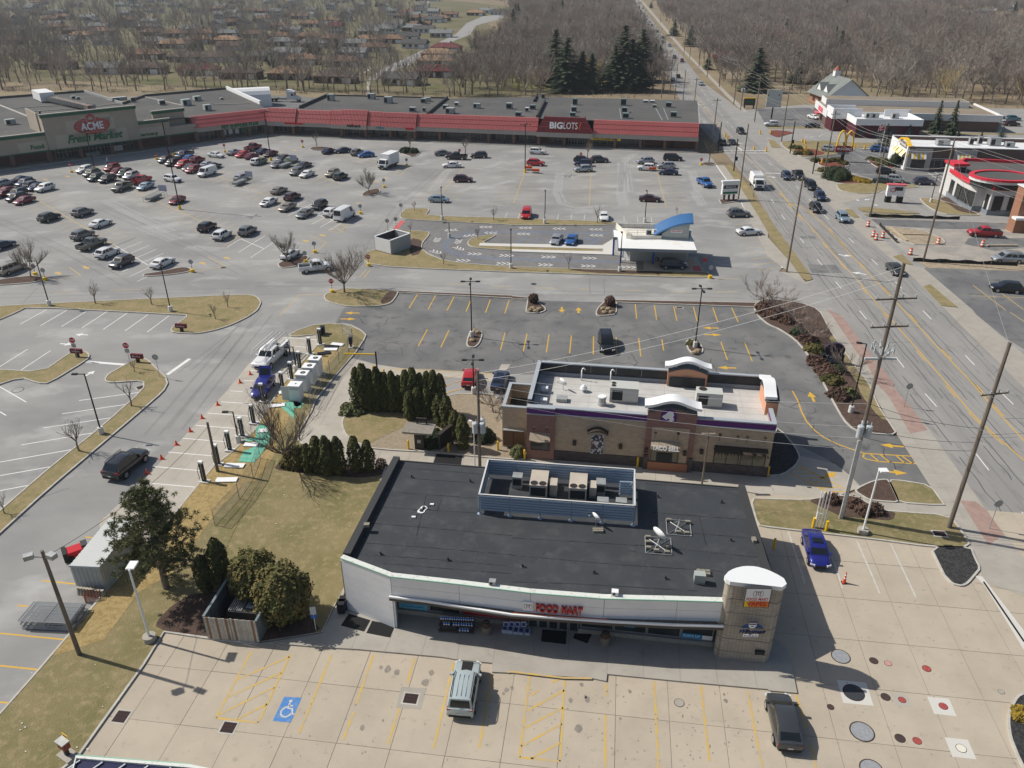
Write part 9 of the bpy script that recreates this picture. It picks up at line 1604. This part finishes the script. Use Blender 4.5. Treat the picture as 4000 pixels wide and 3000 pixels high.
sb9("31:270,370",2.0,5.0,"big brown-green clipped shrub by the parking sign",n=6000,ls=.10);sb9("31:20,210",1.9,4.6,"second big clipped shrub behind the plank pen's corner",n=6000,ls=.10)
sb9("21:840,235",1.5,.8,"low spreading juniper at the hedge's left end",QZ);sb9("21:330,700",1.3,1.9,"dark rounded shrub under the dense bare tree, left");sb9("21:400,715",1.2,2.2,"dark rounded shrub under the dense bare tree, right");sb9("21:1560,500",1.6,.9,"dark green bush between order post and menu board",Qq);sb9("22:48,625",.75,1.1,"round green bush at the restaurant's front left corner",QZ);sb9("21:1970,480",1.2,1.2,"green bush in the gravel by the wooden pole",Qq);sb9("21:1080,720",.6,.95,"twiggy brown bush by the shop roof's back corner",Qk,900,.16,core=False)
for s,r,m_ in(("13:60,1090",1.2,Qk),("13:160,1130",1.1,Qk),("13:20,1060",1.2,Qk),("12:2180,1060",1.1,Qk),("12:2160,1010",1.0,Qk),("13:260,1230",1.1,Qq),("13:340,1290",1.3,Qk),("13:400,1370",1.3,QJ),("13:430,1480",1.4,Qk),("13:500,1560",1.4,Qk),("13:550,1640",1.3,QJ),("13:600,1550",1.0,Qq),("23:620,110",1.4,Qk),("23:690,100",1.1,QZ)):sb9(s,r,.75,"low mounded "+("brown twiggy" if m_ is Qk else "green")+" bush in the roadside bed",m_,grp="bushes in the roadside bed",n=1400,ls=.2)
for s,w_ in(("23:740,1060","left"),("23:820,1120","middle"),("23:920,1110","right"),("23:540,1020","farthest left, by the white poles")):sb9(s,.75,.9,"bare brown bush below the big roadside pole, "+w_,Qk,900,.16,core=False)
sb9("12:185,960",.75,1.4,"dark brown bush on the left boulder planter",Qk,1400,.18);sb9("12:845,985",.75,1.5,"dark brown bush on the right boulder planter",Qk,1400,.18);sb9("12:1560,1320",.85,.5,"low green bush under the lamp behind the rear arch",QJ);sb9("33:2190,1220",.7,.7,"golden bush at the right edge of the forecourt",ql);sb9("03:590,1545",3.1,2.7,"large round dark hedge bush by the golden arches",Qq,5000,.07);sb9("03:1085,1440",1.2,3.2,"tall dark pointed bush at the white front's corner",Qq);sb9("01:1295,1318",1.6,1.3,"round bush in the triangular mulch island, left",Qq);sb9("01:1360,1320",1.5,1.1,"round bush in the triangular mulch island, right",Qq)
for s in("03:215,1282","03:260,1288","03:255,1335","03:340,1338","03:500,1400","03:560,1395","03:610,1392","03:650,1420","03:470,1480","03:530,1475","03:890,1385","03:950,1392","03:1000,1400","03:960,1425","03:1030,1430","03:410,1395"):sb9(s,1.2,.8,"low mounded green bush in the restaurants' red mulch beds",QJ,1400,.2,grp="bushes in the red mulch beds")
for s in("03:285,1330","03:330,1325","03:760,1560","03:830,1575","03:800,1568","03:720,1550"):sb9(s,1.6,.7,"golden low bush in the restaurants' red mulch beds",ql,1400,.2,grp="golden bushes in the red mulch beds")
qV=mat("boulder",(.30,.235,.15),(.22,.17,.11),s=2,rough=.95,bump=.05,bs=3)
for k,s in enumerate(("12:180,1015","12:150,1035","12:235,1025","12:205,1040","12:790,1020","12:830,1025","12:860,1050","12:800,1050","11:1895,1210","11:1915,1225","11:1870,1295","12:1600,1390","12:1580,1400")):
 g=at(s);r=random.Random(k);b=MB();bm=bmesh.new();bmesh.ops.create_icosphere(bm,subdivisions=2,radius=.45)
 for v in bm.verts:v.co*=r.uniform(.8,1.2);v.co.z*=.6
 me=D.meshes.new("boulder");bm.to_mesh(me);bm.free();me.materials.append(qV);tag(obj("boulder",me,None,(g.x,g.y,.25),r.uniform(0,6)),"tan boulder in the small planters of the dark lot","boulder","boulders in the dark lot planters")
for k in range(3):PROTO["con%d"%k]=[(n_,b.mesh(n_,m_))for n_,b,m_ in zip(("trunk","crown"),conifer(80+k,12,2.4,22,(.3,.6,.2)[k],.85,12),(Qm,Qq))]
PROTO["conb"]=[(n_,b.mesh(n_,m_))for n_,b,m_ in zip(("trunk","crown"),conifer(90,12,4.5,26,.2,.8,12),(Qm,qU))]
CONS=[]
def cf(b_,tp,lab,key=None,wf=1.0,grp=None):g,h=hgt(b_,tp);pl(key or "con%d"%rt.randrange(3),"conifer_tree",lab,"tree",CONS.append(g)or(g.x,g.y,0),rt.uniform(0,6),(h/12*wf,h/12*wf,h/12),grp=grp)
for b_,tp,w_ in(("03:1440,1152","03:1460,860","left of two weeping spruces before the low white building"),("03:1575,1162","03:1600,860","right of two weeping spruces before the low white building"),("03:1000,1255","03:1030,1060","spruce between the burgundy and burger restaurants"),("03:1205,1200","03:1215,1072","blue spruce at the burgundy restaurant's right end"),("03:1635,1195","03:1645,1090","short blue spruce below the weeping pair"),("03:1840,1195","03:1850,1125","short blue spruce right of the weeping pair"),("03:2010,1195","03:2025,1080","blue spruce at the far right beyond the burger restaurant")):cf(b_,tp,w_,"con1" if "weeping" in w_ else "conb",1.3 if "weeping" in w_ else 1.4)
for b_,tp in(("02:470,790","02:490,310"),("02:370,740","02:400,240"),("02:600,790","02:610,430"),("02:680,790","02:660,450"),("02:950,775","02:965,200"),("02:1020,780","02:1000,330"),("02:880,780","02:890,380"),("02:1070,785","02:1050,350"),("02:1110,700","02:1100,240"),("02:1230,600","02:1235,370"),("02:1270,560","02:1260,380"),("02:1540,400","02:1550,215"),("02:1400,310","02:1430,160"),("02:1690,600","02:1690,460"),("02:2100,790","02:2110,400"),("03:240,720","03:240,430"),("03:390,720","03:390,520"),("03:600,545","03:600,260"),("03:665,545","03:665,310"),("03:1190,505","03:1200,310"),("03:1290,490","03:1290,320"),("03:1600,485","03:1630,340"),("03:1790,400","03:1790,315"),("03:1880,430","03:1880,310"),("03:2140,525","03:2140,370"),("00:390,560","00:385,440"),("00:620,600","00:610,490"),("00:330,105","00:325,20"),("00:405,110","00:405,45"),("00:1220,170","00:1225,80"),("00:1340,200","00:1345,120"),("01:860,330","01:865,265"),("01:540,165","01:540,100"),("01:1310,195","01:1310,80"),("01:620,205","01:620,125"),("01:1040,60","01:1040,0"),("02:520,130","02:520,40"),("02:610,160","02:610,40"),("03:100,400","03:110,330"),("03:1730,215","03:1740,150"),("02:1200,70","02:1205,10"),("02:1580,200","02:1585,110"),("01:1900,410","01:1905,250"),("01:2040,360","01:2040,260")):cf(b_,tp,"dark evergreen standing among the bare trees beyond the plaza and road",None,2.3 if b_[:2]=="02" else 1.9,"evergreens beyond the plaza and road")
for s,w_ in(("01:160,580","by the ranch house with a white garage"),("01:510,470","behind two brown-roofed ranch houses"),("00:1700,440","hedge-like, before a grey roof")):sb9(s,4,7 if "160" in s else 5.5,"dark rounded evergreen "+w_,Qq,5000,.07)
for k in range(4):PROTO["thin%d"%k]=[(n_,b.mesh(n_,m_))for n_,b,m_ in zip(("trunk","crown"),bare(140+k,15,11+2*k,.042,6,.3,.85,.9),(Qm,(Qw,Qw,QY,Qw)[k]))]
def inside(p,P):
 c=False;j=len(P)-1
 for i in range(len(P)):
  if(P[i].y>p.y)!=(P[j].y>p.y)and p.x<(P[j].x-P[i].x)*(p.y-P[i].y)/(P[j].y-P[i].y)+P[i].x:c=not c
  j=i
 return c
for k in range(46):
 P_=pts(("02:0,780 1270,845 1270,640 1050,220 600,20 01:2000,300 1800,800","02:1750,700 1600,480 03:500,-20 2300,-30 2300,850 1150,860 600,720 200,700","00:-100,700 2212,740 01:1700,500 1500,100 00:1500,0 0,0")[k%3]);x0,x1,y0,y1=min(p.x for p in P_),max(p.x for p in P_),min(p.y for p in P_),max(p.y for p in P_)
 for _ in range(60):
  g=Vector((rt.uniform(x0,x1),y0+(y1-y0)*rt.random()**1.6,0))
  if inside(g,P_):break
 CONS.append(g);h=rt.uniform(8,19)if k%3<2 else rt.uniform(6,13);pl("con%d"%(k%3),"conifer_tree","dark evergreen scattered deep among "+("the woods beyond the plaza","the woods across the road","the neighbourhood's houses")[k%3],"tree",(g.x,g.y,0),k,(h/12*1.8,h/12*1.8,h/12),grp="evergreens beyond the plaza and road")
NV=7
for k in range(NV):PROTO["far%d"%k]=[(n_,b.mesh(n_,m_))for n_,b,m_ in zip(("trunk","crown"),bare(100+k,15,12+2*(k%3),.07,7,.32 if k%2 else.22,1.1,.8),(Qm,(Qw,Qw,QY,Qw,Qw,QY,qT)[k]))]
def sc9(s,step,keep=1.0):
 P=pts(s);out=[];x0,x1=min(p.x for p in P),max(p.x for p in P);y0,y1=min(p.y for p in P),max(p.y for p in P);y=y0
 while y<y1:
  st=step*(1+max(0,y-350)/900);x=x0
  while x<x1:
   p=Vector((x+rt.uniform(-.9,.9)*st,y+rt.uniform(-.9,.9)*st,0));x+=st
   if rt.random()<keep and inview(p,200)and inside(p,P):out.append(p)
  y+=st
 return out
WD=sc9("02:-600,840 1270,845 1330,800 1270,640 1180,420 1090,220 1000,20 970,-70 600,-90 01:1900,-60 2212,60 2160,340 1850,560 1760,800",7.0,.95)+sc9("02:1745,700 1600,480 1420,290 1230,60 1150,-80 03:500,-110 2300,-110 2900,300 2900,900 1900,900 1150,880 900,870 760,700 500,760 390,860 0,700 02:1900,800",7.5,.97)
NB=sc9("00:-200,790 2212,790 01:1750,830 1760,560 1050,500 01:1500,60 00:1500,-80 -300,-90",10.8,.78)+sc9("00:-250,760 500,790 520,400 0,200 -250,300",11,.8)+sc9("00:500,780 2212,800 01:1750,850 1750,810 00:2212,740 600,720",8.5,.85)
PITS=[at(s)for s in("01:400,700","01:1000,610","03:1500,165","03:1900,180")]
def street_clear(p):return True
WD=[p for p in WD if not(at("03:2000,250").y<p.y<at("03:1400,125").y and p.x>at("03:1000,130").x)]
WD=[p for p in WD if not any(abs(p.x-g.x)<5 and-22<p.y-g.y<5 for g in CONS)]
ALL=sorted(WD+NB,key=lambda p:p.y);IND=ALL[:245];REST=ALL[245:];ns=set(id(p)for p in NB)
GN1,GN2="trees of the wood beyond the plaza and road","trees scattered through the neighbourhood"
for p in IND:nb=id(p)in ns;KK=[rt.choice((0,1,2,3,4,5,0,1,3,6 if rt.random()<.25 else 4))];zn=p.x/p.y;pl("thin%d"%(2 if KK[0]in(2,5)else KK[0]%2)if nb else "far%d"%KK[0],"bare_tree","bare "+("reddish-brown" if KK[0]in(2,5)else "straw-yellow" if KK[0]==6 else "grey-brown")+" tree "+("among the houses " if nb else "at the wood's near edge ")+("behind the grocery store" if zn<-.4 else "behind the red roofs' left half" if zn<-.15 else "behind the discount store" if zn<.2 else "by the main road's far side" if zn<.36 else "behind the bank" if zn<.47 else "behind the low white building"),"tree",(p.x,p.y,0),rt.uniform(0,6),rt.uniform(.6,1.1)if nb else rt.uniform(.65,1.15),grp=GN2 if nb else GN1)
def mass(name,P,keys):
 me=D.meshes.new(name);me.from_pydata([tuple(p)for p in P],[],[]);o=obj(name,me);stuff(o);cl=D.collections.new(name+"_kinds")
 for k in keys:
  b=MB();e=D.objects.new("tree_kind",None)
  m1,m2=PROTO[k][0][1],PROTO[k][1][1];bm=bmesh.new();bm.from_mesh(m1);nf=len(bm.faces);bm.from_mesh(m2);j=D.meshes.new("tree_kind");bm.to_mesh(j);bm.free();j.materials.append(m1.materials[0]);j.materials.append(m2.materials[0])
  j.polygons.foreach_set("material_index",[0]*nf+[1]*(len(j.polygons)-nf));cl.objects.link(D.objects.new("tree_kind",j))
 ng=D.node_groups.new(name,"GeometryNodeTree");ng.interface.new_socket("Geometry",in_out='INPUT',socket_type='NodeSocketGeometry');ng.interface.new_socket("Geometry",in_out='OUTPUT',socket_type='NodeSocketGeometry');N=ng.nodes;L=ng.links
 gi,go,ci,ip=N.new("NodeGroupInput"),N.new("NodeGroupOutput"),N.new("GeometryNodeCollectionInfo"),N.new("GeometryNodeInstanceOnPoints");ci.inputs[0].default_value=cl;ci.inputs[1].default_value=True;ci.inputs[2].default_value=True
 ri,rr2,rs=N.new("FunctionNodeRandomValue"),N.new("FunctionNodeRandomValue"),N.new("FunctionNodeRandomValue");ri.data_type='INT';ri.inputs[4].default_value=0;ri.inputs[5].default_value=len(keys)-1;rr2.data_type='FLOAT_VECTOR';rr2.inputs[1].default_value=(0,0,6.28);rs.data_type='FLOAT';rs.inputs[2].default_value=.65;rs.inputs[3].default_value=1.2
 ip.inputs["Pick Instance"].default_value=True;L.new(gi.outputs[0],ip.inputs["Points"]);L.new(ci.outputs[0],ip.inputs["Instance"]);L.new(ri.outputs[2],ip.inputs["Instance Index"]);L.new(rr2.outputs[0],ip.inputs["Rotation"]);L.new(rs.outputs[1],ip.inputs["Scale"]);L.new(ip.outputs[0],go.inputs[0]);o.modifiers.new("scatter",'NODES').node_group=ng;return o
mass("woodland",[p for p in REST if id(p)not in ns],["far0","far1","far2","far3","far4","far5","far1"]);mass("neighbourhood_woodland",[p for p in REST if id(p)in ns],["thin0","thin1","thin2","thin3"])
PROTO["brush"]=None
bp_=sc9("00:-100,790 2212,800 01:2212,860 02:1250,850 1290,810 01:1800,800 00:2212,760 -100,740",5,.8)+sc9("02:1900,830 03:500,800 900,900 2400,950 2400,880 900,830 400,740 02:1950,780",6,.8)
bb=MB()
for p in bp_:
 for k in range(14):a=rt.uniform(0,6.28);l=rt.uniform(1,2.6);q=p+Vector((rt.uniform(-2,2),rt.uniform(-2,2),0));d=Vector((math.cos(a)*.5,math.sin(a)*.5,1));u=Vector((-math.sin(a),math.cos(a),0))*.05;bb.add([q-u,q+u,q+d*l],[(0,1,2)])
stuff(bb.bd9("underbrush",Qk))
WALLS={"b":brick_mat("house_brick",(.21,.12,.085),(.16,.095,.07),(.16,.13,.11),.6,.2,.004,.02),"w":flat("white_siding",(.58,.59,.58),.7),"g":flat("grey_siding",(.30,.33,.34),.7),"t":flat("tan_siding",(.36,.31,.24),.8),"u":flat("blue_siding",(.27,.35,.40),.7)}
ROOFS={"n":mat("brown_shingle",(.22,.135,.085),(.19,.115,.075),s=.3,rough=.95,vary=.18),"d":mat("dark_shingle",(.10,.095,.09),(.085,.08,.078),s=.3,rough=.95,vary=.15),"y":mat("grey_shingle2",(.20,.205,.20),(.175,.18,.175),s=.3,rough=.95,vary=.15),"o":mat("tan_shingle",(.30,.19,.115),(.26,.165,.10),s=.3,rough=.95,vary=.1),"r":mat("red_shingle",(.16,.045,.045),(.13,.04,.04),s=.3,rough=.95),"z":mat("dark_brown_shingle",(.12,.085,.07),(.10,.075,.06),s=.3,rough=.95,vary=.15)}
HP={};HPOS=[]
def house_proto(hip,storeys,L,Dp):
 P=[];hw=2.7*storeys;b=MB();b.box(-L/2,-Dp/2,0,L/2,Dp/2,hw);rr=2.3 if storeys==1 else 2.5;e=.6
 if not hip:b.add([(-L/2,-Dp/2,hw),(-L/2,Dp/2,hw),(-L/2,0,hw+rr-.15),(L/2,-Dp/2,hw),(L/2,Dp/2,hw),(L/2,0,hw+rr-.15)],[(0,2,1),(3,4,5)])
 P.append(("wall",b.mesh("wall",WALLS["b"]),1));b=MB();k=Dp*.48 if hip else 0;x=L/2+e;y=Dp/2+e;z=hw-.1
 b.add([(-x,-y,z),(x,-y,z),(x,y,z),(-x,y,z),(-x+k+(0 if not hip else e),0,z+rr),(x-k-(0 if not hip else e),0,z+rr),(-x,-y,z+.18),(x,-y,z+.18),(x,y,z+.18),(-x,y,z+.18),(-x+k,0,z+rr+.18),(x-k,0,z+rr+.18)],[(6,7,11,10),(7,8,11),(8,9,10,11),(9,6,10),(0,1,7,6),(1,2,8,7),(2,3,9,8),(3,0,6,9),(0,3,2,1)]);P.append(("roof",b.mesh("roof",ROOFS["n"]),2))
 b=MB();b.box(L*.15,-.4,z+rr*.5,L*.15+.7,.4,z+rr+.9);P.append(("chimney",b.mesh("chimney",WALLS["b"]),0));ws=[]
 for st in range(storeys):
  for xx in(-.38,-.12,.12,.36):
   if st==0 and xx==.36 and storeys==1:continue
   b=MB();b.box(xx*L-.75,-Dp/2-.05,.9+2.7*st,xx*L+.75,-Dp/2+.02,2.2+2.7*st);P.append(("window",b.mesh("window",Qj),0))
 for s_ in(-1,1):b=MB();b.box(s_*L/2-.04,-1,.9,s_*L/2+.04,.6,2.2);P.append(("window",b.mesh("window",Qj),0))
 b=MB();b.box(-.5,-Dp/2-.06,.05,.5,-Dp/2+.02,2.1);P.append(("door",b.mesh("door",Qa),0))
 if storeys==1:b=MB();b.box(L*.24,-Dp/2-.07,.05,L*.46,-Dp/2+.02,2.2);P.append(("garage_door",b.mesh("garage_door",Qa),0))
 return P
KN={"R":(1,1,17,9.5,"hip-roofed ranch house"),"G":(0,1,15,8.5,"gabled ranch house"),"T":(0,2,10,8,"two-storey gabled house")};WN={"b":"brick","w":"white","g":"grey","t":"tan","u":"pale blue"};RN={"n":"brown","d":"dark","y":"grey","o":"orange-tan","r":"dark red","z":"dark brown"}
HS="00:1250,515Rbn 1590,540Rbz 1900,540Rwz 700,340Rbo 900,390Gwy 1340,395Rby 1690,380Rbo 1950,385Rbo 1500,325Rbn 1740,320Rbn 1960,322Rby 870,305Rbn 1090,235Tgo 790,240Twy 430,190Gtn 1290,215Gwy 1270,262Rby 450,600Rbz 880,640Gwy 1240,640Rbz 1700,655Rtr 2060,685Rbz 450,265Rbn 1090,165Twy 1880,270Twy 2100,255Tuy 2000,165Twy 1330,115Gwy 2150,115Rbn 1690,115Gwd 60,385Rbn 250,115Twy 270,70Gwy 1500,65Gwy 1280,25Twy 1900,75Gwy 640,60Gwd 1050,60Gwy 90,90Gty 2180,330Rbn 550,385Gwy 1480,420Rbo 1980,440Gwz 01:60,260Tuy 200,250Rbo 300,290Gwy 60,325Rbn 210,350Rbn 450,355Rbn 670,370Rbn 200,400Rby 480,415Rby 280,500Gwy 70,530Rbd 390,560Rbn 750,580Rbn 830,500Guy 1020,450Rbn 850,415Guy 970,380Rbo 1160,375Rbn 690,295Twr 1160,320Twy 1310,350Gwd 1030,270Gwy 630,245Gwy 640,205Rbo 480,140Twy 170,150Twy 740,185Gwd 830,115Gwy 1100,95Twy 250,65Rbn 1420,115Gwd 1540,195Gwd 1450,285Gwd 1570,510Rbo 1540,575Rbo 1550,670Rbr 1250,740Gtd 270,690Rbo 680,720Rbz 1440,65Gwy 1900,135Rbo 1990,115Gwy 2090,130Gwd 1640,455Rbr 20,680Rbn 1370,420Gwd 1300,130Gtn 930,60Gwy 340,40Gwy 02:850,350Two 800,165Twy 790,95Rbn 800,45Gwd 1820,495Tty 760,465Gtn 790,260Gtz 1900,545Rbr 03:1400,30Gwy 1450,42Gwy 1530,45Gty 1600,52Twy 1750,85Gtn 1890,125Guy 1960,130Twy 2050,95Gwd 2130,45Gwy 2180,65Gwy 1980,245Gwy 2080,25Gwy 1850,40Gwn 1700,25Gwy"
rh_=random.Random(9);ex_=[]
for k in range(70):ex_.append(f"{rh_.uniform(20, 2600 if k % 3 else 2212):.0f},{rh_.uniform(-5, 190) if k % 2 else rh_.uniform(150, 330):.0f}"+rh_.choice(("Gwy","Rbn","Gwd","Rbz","Twy","Gty","Rby","Tuy","Gbn")))
tile=""
for tok in HS.split()+["00:"+ex_[0]]+ex_[1:35]+["01:"+ex_[35]]+ex_[36:]:
 if ":" in tok:tile,tok=tok.split(":")
 k_=tok[-3:];x_,y_=map(float,tok[:-3].split(","));K=KN[k_[0]]
 if k_[0]not in HP:HP[k_[0]]=house_proto(*K[:4])
 p=at(f"{tile}:{x_},{y_}")
 if any((p-q).length<13 for q in HPOS)or(tile=="01" and x_>1480 and(y_>420 or x_>1750)and tok in ex_):continue
 HPOS.append(p);t=tn("house",f"{WN[k_[1]]} {K[4]} with {RN[k_[2]]} roof in the neighbourhood beyond","house",(p.x,p.y+K[3]/2,0),rh_.uniform(-.12,.12)+(math.pi/2 if k_[0]=="T" and rh_.random()<.4 else 0)-.1,"houses in the neighbourhood beyond the plaza");rf=None
 for n_,me,ch in HP[k_[0]]:
  o=obj(n_,me,rf if n_=="chimney" else t)
  if ch:o.material_slots[0].link='OBJECT';o.material_slots[0].material=WALLS[k_[1]]if ch==1 else ROOFS[k_[2]]
  if n_=="roof":rf=o
se("street","01:850,692 960,690 1010,650 1130,570 1300,500 1420,440 1500,400 1720,300 1820,200 1960,140 2130,120 2160,150 1900,220 1850,300 1740,340 1500,450 1330,560 1080,650 1030,692",-.03,Za)
for s in("01:560,640 690,590 640,585 510,640","01:130,640 300,590 230,585 60,630","01:900,650 1040,575 1030,570 880,640","01:1420,0 1500,0 1480,90 1400,100","01:960,700 985,700 975,850 950,850"):se("driveway",s,-.025,QK)
se("lawn","00:280,650 2212,640 2212,700 300,690",-.03,Zz);se("meadow","03:1000,125 1400,120 1700,140 2070,190 2050,230 1500,190 1050,150",-.03,mat("straw_field",(.36,.27,.14),(.30,.225,.12),s=.02,rough=1));se("meadow","02:0,540 1000,560 1000,760 0,760",-.04,mat("park_grass",(.20,.17,.075),(.155,.15,.05),s=.05,rough=1));se("footpath","02:1090,-10 1120,20 1310,250 1480,450 1640,610 1850,830 2000,970 2040,965 1870,810 1660,600 1500,440 1340,250 1150,30 1110,-10",.01,Qi)
ORD=("leftmost","second from left","third from left","fourth from left","fifth from left","sixth from left","seventh from left")
by={}
for o in THINGS:by.setdefault(o["label"],[]).append(o)
def xo(o):d=o.matrix_basis.translation;return d.x/max(1,d.y*_c-(d.z-CAMH)*_s)
for lab,os_ in by.items():
 if 1<len(os_)<=8:
  os_.sort(key=xo);base=lab
  w_=base.split();room=16-4
  if len(w_)>room:continue
  for i,o in enumerate(os_):o["label"]=base+", "+("rightmost" if i==len(os_)-1 else ORD[i])
hz=MB().box(-1700,-60,-1.5,1700,2200,62).bd9("haze",None);hz.data.materials.clear()
hm=D.materials.new("thin_haze");hm.use_nodes=True;nt=hm.node_tree;nt.nodes.remove(nt.nodes["Principled BSDF"]);pv=nt.nodes.new("ShaderNodeVolumePrincipled");pv.inputs["Color"].default_value=(.80,.87,.95,1);pv.inputs["Density"].default_value=.00013;pv.inputs["Anisotropy"].default_value=.2
nt.links.new(pv.outputs[0],nt.nodes["Material Output"].inputs["Volume"]);hz.data.materials.append(hm);stuff(hz)
